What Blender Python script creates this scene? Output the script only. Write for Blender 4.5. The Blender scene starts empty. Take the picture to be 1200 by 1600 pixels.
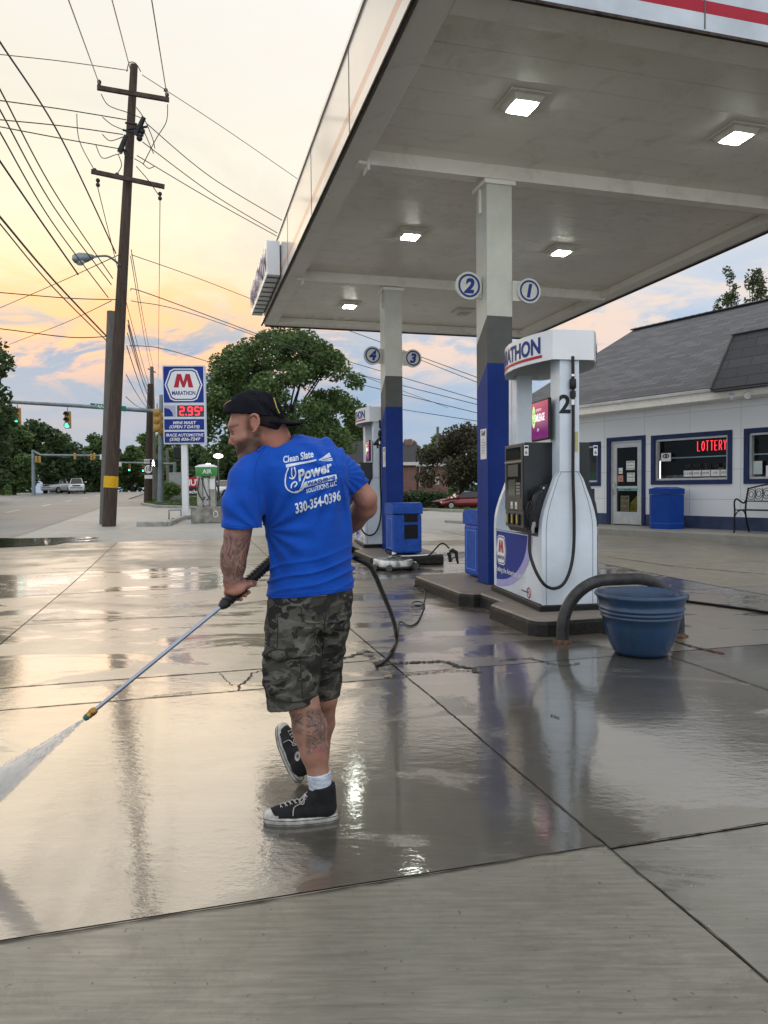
import bpy, bmesh, math, random
import numpy as np
from mathutils import Vector, Matrix
from mathutils.bvhtree import BVHTree
R = math.radians
random.seed(7); rng = np.random.default_rng(7)
C = bpy.context.scene.collection
SC = bpy.context.scene

# ------------------------------------------------------------------ camera
FPX, CAMH, PITCH, ROLL = 1130.0, 1.35, math.atan(38/1130.0), 0.0095
cam_d = bpy.data.cameras.new('camera'); cam = bpy.data.objects.new('camera', cam_d); C.objects.link(cam)
cam_d.sensor_fit = 'VERTICAL'; cam_d.sensor_height = 24.0; cam_d.lens = 24.0*FPX/1600.0
cam_d.clip_start = 0.05; cam_d.clip_end = 3000
fw = Vector((0, math.cos(PITCH), -math.sin(PITCH)))
rt0 = Vector((1, 0, 0)); up0 = rt0.cross(fw)
rt = rt0*math.cos(ROLL) - up0*math.sin(ROLL); up = up0*math.cos(ROLL) + rt0*math.sin(ROLL)
M3 = Matrix((rt, up, -fw)).transposed()
cam.matrix_world = Matrix.Translation((0, 0, CAMH)) @ M3.to_4x4()
SC.camera = cam

# ------------------------------------------------------------------ world sky (clouded dusk)
SUN_AZ, SUN_EL = R(-27), R(9)          # azimuth from +Y towards +X
w = bpy.data.worlds.new('World'); SC.world = w; w.use_nodes = True
nt = w.node_tree; nt.nodes.clear(); N = nt.nodes.new; L = nt.links.new
def wm(op, a, b=None, c=None):
    n = N('ShaderNodeMath'); n.operation = op
    for i, s in enumerate((a, b, c)):
        if s is None: continue
        if isinstance(s, (int, float)): n.inputs[i].default_value = s
        else: L(s, n.inputs[i])
    return n.outputs[0]
def wramp(fac, stops, interp='EASE'):
    n = N('ShaderNodeValToRGB'); n.color_ramp.interpolation = interp
    e = n.color_ramp.elements
    while len(e) < len(stops): e.new(0.5)
    for x, (p, c) in zip(e, stops): x.position = p; x.color = (*c, 1)
    L(fac, n.inputs[0]); return n.outputs[0]
def wmix(f, a, b, mode='MIX'):
    n = N('ShaderNodeMix'); n.data_type = 'RGBA'; n.blend_type = mode
    for i, s in ((0, f), (6, a), (7, b)):
        if isinstance(s, (int, float)): n.inputs[i].default_value = s
        elif isinstance(s, tuple): n.inputs[i].default_value = (*s, 1)
        else: L(s, n.inputs[i])
    return n.outputs[2]
tc = N('ShaderNodeTexCoord'); sp = N('ShaderNodeSeparateXYZ'); L(tc.outputs['Generated'], sp.inputs[0])
el = wm('DIVIDE', wm('ARCSINE', sp.outputs[2]), math.pi/2)        # 0..1 = 0..90 deg
sd = Vector((math.sin(SUN_AZ), math.cos(SUN_AZ), 0))
dp = wm('ADD', wm('MULTIPLY', sp.outputs[0], sd.x), wm('MULTIPLY', sp.outputs[1], sd.y))
side = wm('SMOOTH_MAX', wm('MULTIPLY_ADD', dp, 0.5, 0.5), 0.0, 0.01)
def e(d): return d/90.0
sun_side = wramp(el, [(0.0, (.22,.30,.39)), (e(10.4), (.215,.305,.425)), (e(12.2), (.42,.39,.37)), (e(14.6), (.82,.61,.36)), (e(19), (.80,.715,.51)),
                      (e(26), (.60,.565,.465)), (e(36), (.50,.48,.44)), (e(60), (.62,.62,.63)), (1, (.85,.87,.92))], 'LINEAR')
far_side = wramp(el, [(0.0, (.33,.39,.48)), (e(6), (.30,.41,.55)), (e(14), (.32,.43,.58)), (e(19), (.44,.47,.52)), (e(24), (.74,.72,.68)), (e(40), (.80,.79,.76)), (e(60), (.70,.72,.76)), (1, (.85,.87,.92))])
sf = wramp(side, [(0.0, (0,0,0)), (0.80, (.15,.15,.15)), (0.93, (.55,.55,.55)), (0.985, (1,1,1))], 'LINEAR')
base = wmix(sf, far_side, sun_side)
backf = wramp(wm('MULTIPLY_ADD', sp.outputs[1], -.5, .5), [(0, (0,0,0)), (.45, (0,0,0)), (.75, (1,1,1))])
base = wmix(backf, base, (.95, 1.0, 1.06))
mp = N('ShaderNodeMapping'); mp.inputs['Scale'].default_value = (1, 1, 2.7); L(tc.outputs['Generated'], mp.inputs[0])
n1 = N('ShaderNodeTexNoise'); n1.inputs['Scale'].default_value = 3.2; n1.inputs['Detail'].default_value = 8; n1.inputs['Roughness'].default_value = .62; n1.inputs['Distortion'].default_value = .5
L(mp.outputs[0], n1.inputs['Vector'])
n2 = N('ShaderNodeTexNoise'); n2.inputs['Scale'].default_value = 9; n2.inputs['Detail'].default_value = 9; n2.inputs['Roughness'].default_value = .65; n2.inputs['Distortion'].default_value = .8
L(mp.outputs[0], n2.inputs['Vector'])
band = wramp(el, [(0, (0,0,0)), (e(6), (.1,.1,.1)), (e(11), (1,1,1)), (e(13.5), (1,1,1)), (e(17), (.12,.12,.12)), (e(26), (.06,.06,.06)), (1, (.15,.15,.15))])
cm = wramp(n2.outputs[0], [(.42, (0,0,0)), (.60, (1,1,1))])
cf = wm('MULTIPLY', band, cm)
ccol = wmix(sf, (.56,.535,.51), (.98,.50,.22))
base = wmix(wm('MULTIPLY', cf, .85), base, ccol)
band2 = wramp(el, [(0, (.25,.25,.25)), (e(8), (1,1,1)), (e(22), (1,1,1)), (e(34), (.3,.3,.3)), (1, (.3,.3,.3))])
c2 = wramp(n1.outputs[0], [(.46, (0,0,0)), (.66, (1,1,1))])
cold = wmix(sf, (.60,.575,.555), (.40,.40,.43))
inv = wm('SUBTRACT', 1.0, wm('MULTIPLY', sf, .72))
base = wmix(wm('MULTIPLY', wm('MULTIPLY', c2, band2), wm('MULTIPLY', inv, .5)), base, cold)
sky = N('ShaderNodeTexSky'); sky.sky_type = 'NISHITA'; sky.sun_disc = False
sky.sun_elevation = SUN_EL; sky.sun_rotation = SUN_AZ; sky.dust_density = 4; sky.air_density = 1.2
nsk = N('ShaderNodeVectorMath'); nsk.operation = 'SCALE'; nsk.inputs['Scale'].default_value = .0015; L(sky.outputs[0], nsk.inputs[0])
addn = wmix(1.0, base, nsk.outputs[0], 'ADD')
bg = N('ShaderNodeBackground'); L(addn, bg.inputs[0]); bg.inputs[1].default_value = 1.0
wo = N('ShaderNodeOutputWorld'); L(bg.outputs[0], wo.inputs[0])
sl = bpy.data.lights.new('sun', 'SUN'); sl.energy = 0.5; sl.angle = R(50); sl.color = (1, .82, .62)
so = bpy.data.objects.new('sun', sl); C.objects.link(so)
sv = Vector((math.sin(SUN_AZ)*math.cos(SUN_EL), math.cos(SUN_AZ)*math.cos(SUN_EL), math.sin(SUN_EL)))
so.rotation_euler = sv.to_track_quat('Z', 'Y').to_euler()
SC.view_settings.view_transform = 'Standard'; SC.view_settings.look = 'None'
SC.view_settings.exposure = 0.55; SC.view_settings.gamma = 1.0
SC.cycles.max_bounces = 8; SC.cycles.volume_bounces = 3; SC.cycles.transparent_max_bounces = 12
SC.cycles.caustics_reflective = False; SC.cycles.caustics_refractive = False
try: SC.cycles.use_denoising = True
except Exception: pass

# ------------------------------------------------------------------ geometry helpers
CO = Vector((0, 0, CAMH))
def ray(u, v): return fw + rt*((u-600)/FPX) + up*((800-v)/FPX)
def W(u, v, y):
    d = ray(u, v); return CO + d*(y/d.y)
def H(u, v, z):
    d = ray(u, v); return CO + d*((z-CAMH)/d.z)
AX = Vector((-.2645, .9644, 0)); BX = Vector((.9644, .2645, 0)); ROT_AB = math.atan2(.2645, .9644)
def ab(a, b, z=0): return AX*a + BX*b + Vector((0, 0, z))
def sm(x, lo, hi):
    t = min(1, max(0, (x-lo)/(hi-lo))); return t*t*(3-2*t)
def zg(x, y):
    b = .9644*x + .2645*y
    z = .0135*max(0, min(y, 30)-10)
    if y > 30:
        wl = 1-sm(b, 3, 9)
        z += wl*.0135*(min(y, 92)-30) - (1-wl)*.0248*(min(y, 70)-30)
        if y > 95: z -= .004*(y-95)*wl
    return z
def G(u, v, dz=0):
    z = 0
    for _ in range(40):
        p = H(u, v, z+dz)
        if p.y < 0 or p.y > 140: p = W(u, v, 100)
        z = .6*z + .4*zg(p.x, p.y)
    p.z = zg(p.x, p.y)+dz
    return p
def on(p, dz=0): return Vector((p[0], p[1], zg(p[0], p[1])+dz))

# ------------------------------------------------------------------ materials
MATS = {}
def mat(name, col=(.5,.5,.5), rough=.5, metal=0, var=.06, vs=6., bump=0., bs=60., emit=None, es=1., coat=0., spec=.28, dirt=None, tr=0):
    if name in MATS: return MATS[name]
    m = bpy.data.materials.new(name); m.use_nodes = True; t = m.node_tree; b = t.nodes['Principled BSDF']
    b.inputs['Roughness'].default_value = rough; b.inputs['Metallic'].default_value = metal
    b.inputs['Specular IOR Level'].default_value = spec; b.inputs['Coat Weight'].default_value = coat; b.inputs['Coat Roughness'].default_value = .08
    co = t.nodes.new('ShaderNodeTexCoord')
    n = t.nodes.new('ShaderNodeTexNoise'); n.inputs['Scale'].default_value = vs; n.inputs['Detail'].default_value = 6; n.inputs['Roughness'].default_value = .6
    t.links.new(co.outputs['Object'], n.inputs['Vector'])
    r = t.nodes.new('ShaderNodeValToRGB'); r.color_ramp.elements[0].position = .3; r.color_ramp.elements[1].position = .7
    d = dirt or tuple(c*(1-2*var) for c in col)
    r.color_ramp.elements[0].color = (*d, 1); r.color_ramp.elements[1].color = (*[min(1, c*(1+var)) for c in col], 1)
    t.links.new(n.outputs[0], r.inputs[0]); t.links.new(r.outputs[0], b.inputs['Base Color'])
    if bump:
        n3 = t.nodes.new('ShaderNodeTexNoise'); n3.inputs['Scale'].default_value = bs; n3.inputs['Detail'].default_value = 4
        t.links.new(co.outputs['Object'], n3.inputs['Vector'])
        bu = t.nodes.new('ShaderNodeBump'); bu.inputs['Strength'].default_value = bump; bu.inputs['Distance'].default_value = .01
        t.links.new(n3.outputs[0], bu.inputs['Height']); t.links.new(bu.outputs[0], b.inputs['Normal'])
    if emit: b.inputs['Emission Color'].default_value = (*emit, 1); b.inputs['Emission Strength'].default_value = es
    MATS[name] = m; return m

class NT:   # tiny node helper for hand-made materials
    def __init__(s, name):
        s.m = bpy.data.materials.new(name); s.m.use_nodes = True; s.t = s.m.node_tree; s.b = s.t.nodes['Principled BSDF']
        s.co = s.t.nodes.new('ShaderNodeTexCoord'); MATS[name] = s.m
        g = s.t.nodes.new('ShaderNodeNewGeometry'); s.pos = g.outputs['Position']; s.geo = g
    def link(s, a, b): s.t.links.new(a, b)
    def val(s, n, i, x):
        if x is None: return
        if isinstance(x, (int, float)): n.inputs[i].default_value = x
        elif isinstance(x, tuple): n.inputs[i].default_value = x if len(x) == len(n.inputs[i].default_value) else (*x, 1)
        else: s.link(x, n.inputs[i])
    def math(s, op, a, b=None, c=None, clamp=False):
        n = s.t.nodes.new('ShaderNodeMath'); n.operation = op; n.use_clamp = clamp
        for i, x in enumerate((a, b, c)): s.val(n, i, x)
        return n.outputs[0]
    def noise(s, scale, detail=5, rough=.55, vec=None, sc=None, rot=None, dist=0):
        n = s.t.nodes.new('ShaderNodeTexNoise'); n.inputs['Scale'].default_value = scale; n.inputs['Detail'].default_value = detail
        n.inputs['Roughness'].default_value = rough; n.inputs['Distortion'].default_value = dist
        v = vec or s.pos
        if sc or rot:
            m = s.t.nodes.new('ShaderNodeMapping')
            if sc: m.inputs['Scale'].default_value = sc
            if rot: m.inputs['Rotation'].default_value = rot
            s.link(v, m.inputs[0]); v = m.outputs[0]
        s.link(v, n.inputs['Vector']); return n.outputs[0]
    def ramp(s, f, stops, interp='LINEAR'):
        n = s.t.nodes.new('ShaderNodeValToRGB'); n.color_ramp.interpolation = interp; el_ = n.color_ramp.elements
        while len(el_) < len(stops): el_.new(.5)
        for x, (p, c) in zip(el_, stops): x.position = p; x.color = (*(c if isinstance(c, tuple) else (c, c, c)), 1)
        s.link(f, n.inputs[0]); return n.outputs[0]
    def mix(s, f, a, b, mode='MIX'):
        n = s.t.nodes.new('ShaderNodeMix'); n.data_type = 'RGBA'; n.blend_type = mode
        s.val(n, 0, f); s.val(n, 6, a); s.val(n, 7, b); return n.outputs[2]
    def bump(s, h, st=.3, dist=.01, nrm=None):
        n = s.t.nodes.new('ShaderNodeBump'); n.inputs['Strength'].default_value = st; n.inputs['Distance'].default_value = dist
        s.link(h, n.inputs['Height'])
        if nrm: s.link(nrm, n.inputs['Normal'])
        return n.outputs[0]
    def attr(s, name):
        n = s.t.nodes.new('ShaderNodeAttribute'); n.attribute_name = name; return n
    def set(s, k, x):
        i = s.b.inputs[k]
        if isinstance(x, (int, float)): i.default_value = x
        elif isinstance(x, tuple): i.default_value = (*x, 1)
        else: s.link(x, i)

# ------------------------------------------------------------------ mesh builder
class MB:
    def __init__(s): s.v = []; s.f = []; s.mi = []; s.cur = 0; s.smooth = []
    def add(s, vs, fs, smooth=False):
        o = len(s.v); s.v += [tuple(x) for x in vs]
        for f in fs: s.f.append(tuple(i+o for i in f)); s.mi.append(s.cur); s.smooth.append(smooth)
        return s
    def mat(s, i): s.cur = i; return s
    def frame(s, c, sx, sy, sz, X=(1,0,0), Y=(0,1,0), Z=(0,0,1)):
        c = Vector(c); X = Vector(X); Y = Vector(Y); Z = Vector(Z); vs = []
        for dz in (-.5, .5):
            for dx, dy in ((-.5,-.5), (.5,-.5), (.5,.5), (-.5,.5)): vs.append(c + X*sx*dx + Y*sy*dy + Z*sz*dz)
        return s.add(vs, [(3,2,1,0), (4,5,6,7), (0,1,5,4), (1,2,6,5), (2,3,7,6), (3,0,4,7)])
    def box(s, x0, x1, y0, y1, z0, z1): return s.frame(((x0+x1)/2, (y0+y1)/2, (z0+z1)/2), x1-x0, y1-y0, z1-z0)
    def prism(s, poly, fn0, fn1, smooth=False):   # poly list, fn -> 3D for both ends
        n = len(poly); a = [fn0(*p) for p in poly]; b = [fn1(*p) for p in poly]
        s.add(a+b, [tuple(range(n))[::-1], tuple(range(n, 2*n))])
        return s.add(a+b, [(i, (i+1) % n, n+(i+1) % n, n+i) for i in range(n)], smooth)
    def tube(s, pts, r, n=8, cap=True, closed=False):
        pts = [Vector(p) for p in pts]; m = len(pts)
        rs = r if isinstance(r, (list, tuple)) else [r]*m
        vs = []; prev = None
        for i, p in enumerate(pts):
            t = (pts[(i+1) % m]-pts[i-1]) if closed else (pts[min(i+1, m-1)]-pts[max(i-1, 0)])
            if t.length < 1e-9: t = Vector((0, 0, 1))
            t.normalize()
            if prev is None:
                q = Vector((0, 0, 1)) if abs(t.z) < .9 else Vector((1, 0, 0)); x = t.cross(q).normalized()
            else: x = (prev - t*prev.dot(t)).normalized()
            prev = x; y = t.cross(x)
            for k in range(n):
                a = 2*math.pi*k/n; vs.append(p + (x*math.cos(a)+y*math.sin(a))*rs[i])
        fs = []
        for i in range(m if closed else m-1):
            j = (i+1) % m
            for k in range(n): fs.append((i*n+k, i*n+(k+1) % n, j*n+(k+1) % n, j*n+k))
        s.add(vs, fs, True)
        if cap and not closed:
            s.add(vs[:n], [tuple(range(n))[::-1]]); s.add(vs[-n:], [tuple(range(n))])
        return s
    def cyl(s, p0, p1, r0, r1=None, n=16): return s.tube([p0, p1], [r0, r0 if r1 is None else r1], n)
    def lathe(s, prof, n=32, c=(0,0,0), fn=None):
        vs = []
        for (r, z) in prof:
            for k in range(n):
                a = 2*math.pi*k/n; rr = r*(fn(a, z) if fn else 1)
                vs.append((c[0]+rr*math.cos(a), c[1]+rr*math.sin(a), c[2]+z))
        fs = [(i*n+k, i*n+(k+1) % n, (i+1)*n+(k+1) % n, (i+1)*n+k) for i in range(len(prof)-1) for k in range(n)]
        return s.add(vs, fs, True)
    def sphere(s, c, r, nu=12, nv=8, sc=(1,1,1)):
        vs = []
        for j in range(nv+1):
            t = math.pi*j/nv
            for k in range(nu):
                a = 2*math.pi*k/nu; vs.append((c[0]+sc[0]*r*math.sin(t)*math.cos(a), c[1]+sc[1]*r*math.sin(t)*math.sin(a), c[2]+sc[2]*r*math.cos(t)))
        return s.add(vs, [(j*nu+k, (j+1)*nu+k, (j+1)*nu+(k+1) % nu, j*nu+(k+1) % nu) for j in range(nv) for k in range(nu)], True)
    def quad(s, a, b, c, d): return s.add([a, b, c, d], [(0, 1, 2, 3)])
    def build(s, name, mats, parent=None, world=False, bevel=0, **tags):
        vs = s.v
        if world and parent is not None:
            mi = PM[parent.name].inverted(); vs = [tuple(mi @ Vector(v)) for v in vs]
        me = bpy.data.meshes.new(name); me.from_pydata(vs, [], s.f)
        if not isinstance(mats, (list, tuple)): mats = [mats]
        for m in mats: me.materials.append(m)
        me.polygons.foreach_set('material_index', s.mi); me.polygons.foreach_set('use_smooth', s.smooth); me.update()
        o = bpy.data.objects.new(name, me); C.objects.link(o)
        if parent is not None: o.parent = parent
        if bevel:
            bv = o.modifiers.new('bevel', 'BEVEL'); bv.width = bevel; bv.segments = 2; bv.limit_method = 'ANGLE'; bv.angle_limit = R(40)
        return tag(o, **tags)
PM = {}
def tag(o, label=None, cat=None, group=None, kind=None):
    if label: o['label'] = label
    if cat: o['category'] = cat
    if group: o['group'] = group
    if kind: o['kind'] = kind
    return o
def empty(name, loc=(0,0,0), rz=0, **tags):
    o = bpy.data.objects.new(name, None); C.objects.link(o); o.location = loc; o.rotation_euler = (0, 0, rz)
    o.empty_display_size = .1
    PM[o.name] = Matrix.Translation(loc) @ Matrix.Rotation(rz, 4, 'Z'); return tag(o, **tags)
def copy_tree(o, parent=None, **tags):
    c = o.copy(); C.objects.link(c)
    if parent is not None: c.parent = parent
    for ch in list(o.children): copy_tree(ch, c)
    return tag(c, **tags)
def np_mesh(name, v, f, mats, parent=None, smooth=False, **tags):
    v = np.asarray(v, np.float32); f = np.asarray(f, np.int32); k = f.shape[1]
    me = bpy.data.meshes.new(name); me.vertices.add(len(v)); me.vertices.foreach_set('co', v.ravel())
    me.loops.add(f.size); me.loops.foreach_set('vertex_index', f.ravel()); me.polygons.add(len(f))
    me.polygons.foreach_set('loop_start', np.arange(0, f.size, k, dtype=np.int32)); me.polygons.foreach_set('loop_total', np.full(len(f), k, np.int32))
    me.polygons.foreach_set('use_smooth', np.full(len(f), smooth)); me.update(calc_edges=True); me.validate()
    for m in (mats if isinstance(mats, (list, tuple)) else [mats]): me.materials.append(m)
    o = bpy.data.objects.new(name, me); C.objects.link(o)
    if parent is not None: o.parent = parent
    return tag(o, **tags)
# text -> flat triangles, mapped by fn(x,y)->3D
def text_geo(s, size=1, bold=0., shear=0., align='CENTER', space=1., maxedge=None, res=3):
    cu = bpy.data.curves.new('t', 'FONT'); cu.body = s; cu.size = size; cu.offset = bold*size; cu.shear = shear; cu.align_x = align; cu.space_character = space
    cu.resolution_u = res; cu.fill_mode = 'FRONT'
    o = bpy.data.objects.new('t', cu); C.objects.link(o); bpy.context.view_layer.update()
    me = bpy.data.meshes.new_from_object(o.evaluated_get(bpy.context.evaluated_depsgraph_get())); bpy.data.objects.remove(o)
    bm = bmesh.new(); bm.from_mesh(me); bpy.data.meshes.remove(me)
    bmesh.ops.triangulate(bm, faces=bm.faces)
    if maxedge:
        for _ in range(4):
            es = [x for x in bm.edges if x.calc_length() > maxedge]
            if not es: break
            bmesh.ops.subdivide_edges(bm, edges=es, cuts=1); bmesh.ops.triangulate(bm, faces=[f for f in bm.faces if len(f.verts) > 3])
    bm.verts.ensure_lookup_table(); bm.verts.index_update()
    v = [(p.co.x, p.co.y) for p in bm.verts]; f = [tuple(q.index for q in x.verts) for x in bm.faces]; bm.free()
    return v, f
def text(mb, s, fn, **kw):
    v, f = text_geo(s, **kw); mb.add([fn(x, y) for x, y in v], f); return mb
def plane_fn(o, X, Y, off=0):
    o = Vector(o); X = Vector(X); Y = Vector(Y); n = X.cross(Y).normalized()*off
    return lambda x, y: o + X*x + Y*y + n

# ------------------------------------------------------------------ SDF modelling (smooth blended bodies)
class SDF:
    def __init__(s, lo, hi, h):
        s.lo = np.array(lo, float); s.h = h; s.n = np.ceil((np.array(hi)-s.lo)/h).astype(int)+1
        s.f = np.full(s.n, .5, np.float32)
        s.ax = [s.lo[i]+np.arange(s.n[i])*h for i in range(3)]
    def sub(s, lo, hi):
        i0 = np.clip(np.floor((np.array(lo)-s.lo)/s.h).astype(int), 0, s.n-1); i1 = np.clip(np.ceil((np.array(hi)-s.lo)/s.h).astype(int)+1, 1, s.n)
        sl_ = tuple(slice(a, b) for a, b in zip(i0, i1))
        X = s.ax[0][sl_[0]][:, None, None]; Y = s.ax[1][sl_[1]][None, :, None]; Z = s.ax[2][sl_[2]][None, None, :]
        return sl_, X, Y, Z
    def comb(s, sl_, d, k, neg=False):
        f = s.f[sl_]
        if f.size == 0: return
        if neg:
            d = -d; hh = np.clip(.5-.5*(d-f)/k, 0, 1) ; r = d*(1-hh)+f*hh + k*hh*(1-hh)
        else:
            hh = np.clip(.5+.5*(d-f)/k, 0, 1); r = d*(1-hh)+f*hh - k*hh*(1-hh)
        s.f[sl_] = r
    def cone(s, a, b, ra, rb, k=.012, sq=1., neg=False):     # sq squashes the y extent
        a = Vector(a); b = Vector(b); m = max(ra, rb)+k+.01
        lo = [min(a[i], b[i])-m for i in range(3)]; hi = [max(a[i], b[i])+m for i in range(3)]
        sl_, X, Y, Z = s.sub(lo, hi); ay = a.y/sq; by = b.y/sq
        dx, dy, dz = b.x-a.x, by-ay, b.z-a.z; L2 = dx*dx+dy*dy+dz*dz+1e-12
        px, py, pz = X-a.x, Y/sq-ay, Z-a.z
        t = np.clip((px*dx+py*dy+pz*dz)/L2, 0, 1)
        d = np.sqrt((px-dx*t)**2+(py-dy*t)**2+(pz-dz*t)**2)-(ra+(rb-ra)*t)
        s.comb(sl_, d.astype(np.float32)*(min(1, sq)), k, neg); return s
    def chain(s, pts, rs, k=.012, sq=1.):
        for i in range(len(pts)-1): s.cone(pts[i], pts[i+1], rs[i], rs[i+1], k, sq)
        return s
    def ell(s, c, r, k=.012, rot=None, neg=False):
        c = np.array(c, float); m = max(r)+k+.01
        sl_, X, Y, Z = s.sub(c-m, c+m); X = X-c[0]; Y = Y-c[1]; Z = Z-c[2]
        if rot is not None:
            q = Matrix(rot).transposed()
            X, Y, Z = (q[0][0]*X+q[0][1]*Y+q[0][2]*Z, q[1][0]*X+q[1][1]*Y+q[1][2]*Z, q[2][0]*X+q[2][1]*Y+q[2][2]*Z)
        k0 = np.sqrt((X/r[0])**2+(Y/r[1])**2+(Z/r[2])**2); k1 = np.sqrt((X/r[0]**2)**2+(Y/r[1]**2)**2+(Z/r[2]**2)**2)+1e-9
        s.comb(sl_, (k0*(k0-1)/k1).astype(np.float32), k, neg); return s
    def loft(s, rows, k=.012, p=2.3):                       # rows (z, cx, cy, rx, ry), ascending z
        rows = sorted(rows); z = np.array([r[0] for r in rows]); g = [np.array([r[i] for r in rows]) for i in range(1, 5)]
        mx = max(g[2].max(), g[3].max())+.06
        sl_, X, Y, Z = s.sub((g[0].min()-mx, g[1].min()-mx, z[0]-.05), (g[0].max()+mx, g[1].max()+mx, z[-1]+.05))
        Zc = np.clip(Z, z[0], z[-1]); cx, cy, rx, ry = [np.interp(Zc.ravel(), z, q).reshape(Z.shape) for q in g]
        q = (np.abs((X-cx)/rx)**p+np.abs((Y-cy)/ry)**p)**(1/p)
        d = (q-1)*np.minimum(rx, ry); dz = np.maximum(z[0]-Z, Z-z[-1])
        d = np.where(dz > 0, np.sqrt(np.maximum(d, 0)**2+dz**2), np.maximum(d, dz))
        s.comb(sl_, d.astype(np.float32), k); return s
    def warp(s, fn):
        s.f += fn(s.ax[0][:, None, None], s.ax[1][None, :, None], s.ax[2][None, None, :]).astype(np.float32); return s
    def cut(s, fn):     # keep where fn<0
        s.f = np.maximum(s.f, fn(s.ax[0][:, None, None], s.ax[1][None, :, None], s.ax[2][None, None, :]).astype(np.float32)); return s
    def mesh(s):
        f = s.f; ins = f < 0; nx, ny, nz = f.shape
        c = np.zeros((nx-1, ny-1, nz-1), np.int8)
        for i in (0, 1):
            for j in (0, 1):
                for k in (0, 1): c += ins[i:nx-1+i, j:ny-1+j, k:nz-1+k]
        act = np.argwhere((c > 0) & (c < 8)); idx = -np.ones(c.shape, np.int32); idx[tuple(act.T)] = np.arange(len(act))
        acc = np.zeros((len(act), 3)); cnt = np.zeros(len(act))
        cor = [(i, j, k) for i in (0, 1) for j in (0, 1) for k in (0, 1)]
        for a_ in cor:
            for axn in range(3):
                if a_[axn]: continue
                b_ = list(a_); b_[axn] = 1
                fa = f[tuple((act+a_).T)]; fb = f[tuple((act+b_).T)]; m = (fa < 0) != (fb < 0)
                t = np.where(m, fa/(fa-fb+1e-12), 0); P = act+np.array(a_)+0.; P[:, axn] += t
                acc[m] += P[m]; cnt[m] += 1
        V_ = s.lo+acc/cnt[:, None]*s.h; F_ = []
        for axn in range(3):
            o = [x for x in range(3) if x != axn]
            sa = [slice(1, -1)]*3; sb = [slice(1, -1)]*3; sa[axn] = slice(0, -1); sb[axn] = slice(1, None)
            A = ins[tuple(sa)]; B = ins[tuple(sb)]; e_ = np.argwhere(A != B); off = np.array([1, 1, 1]); off[axn] = 0; e_ = e_+off
            fl = A[A != B]
            d1 = np.zeros(3, int); d1[o[0]] = 1; d2 = np.zeros(3, int); d2[o[1]] = 1
            ok = np.all(e_ < np.array(c.shape), axis=1); e_ = e_[ok]; fl = fl[ok]
            q = np.stack([idx[tuple((e_-d1-d2).T)], idx[tuple((e_-d2).T)], idx[tuple(e_.T)], idx[tuple((e_-d1).T)]], 1)
            if axn == 1: fl = ~fl
            q[~fl] = q[~fl][:, ::-1]; F_.append(q)
        F_ = np.concatenate(F_); return V_, F_[(F_ >= 0).all(1)]
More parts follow.
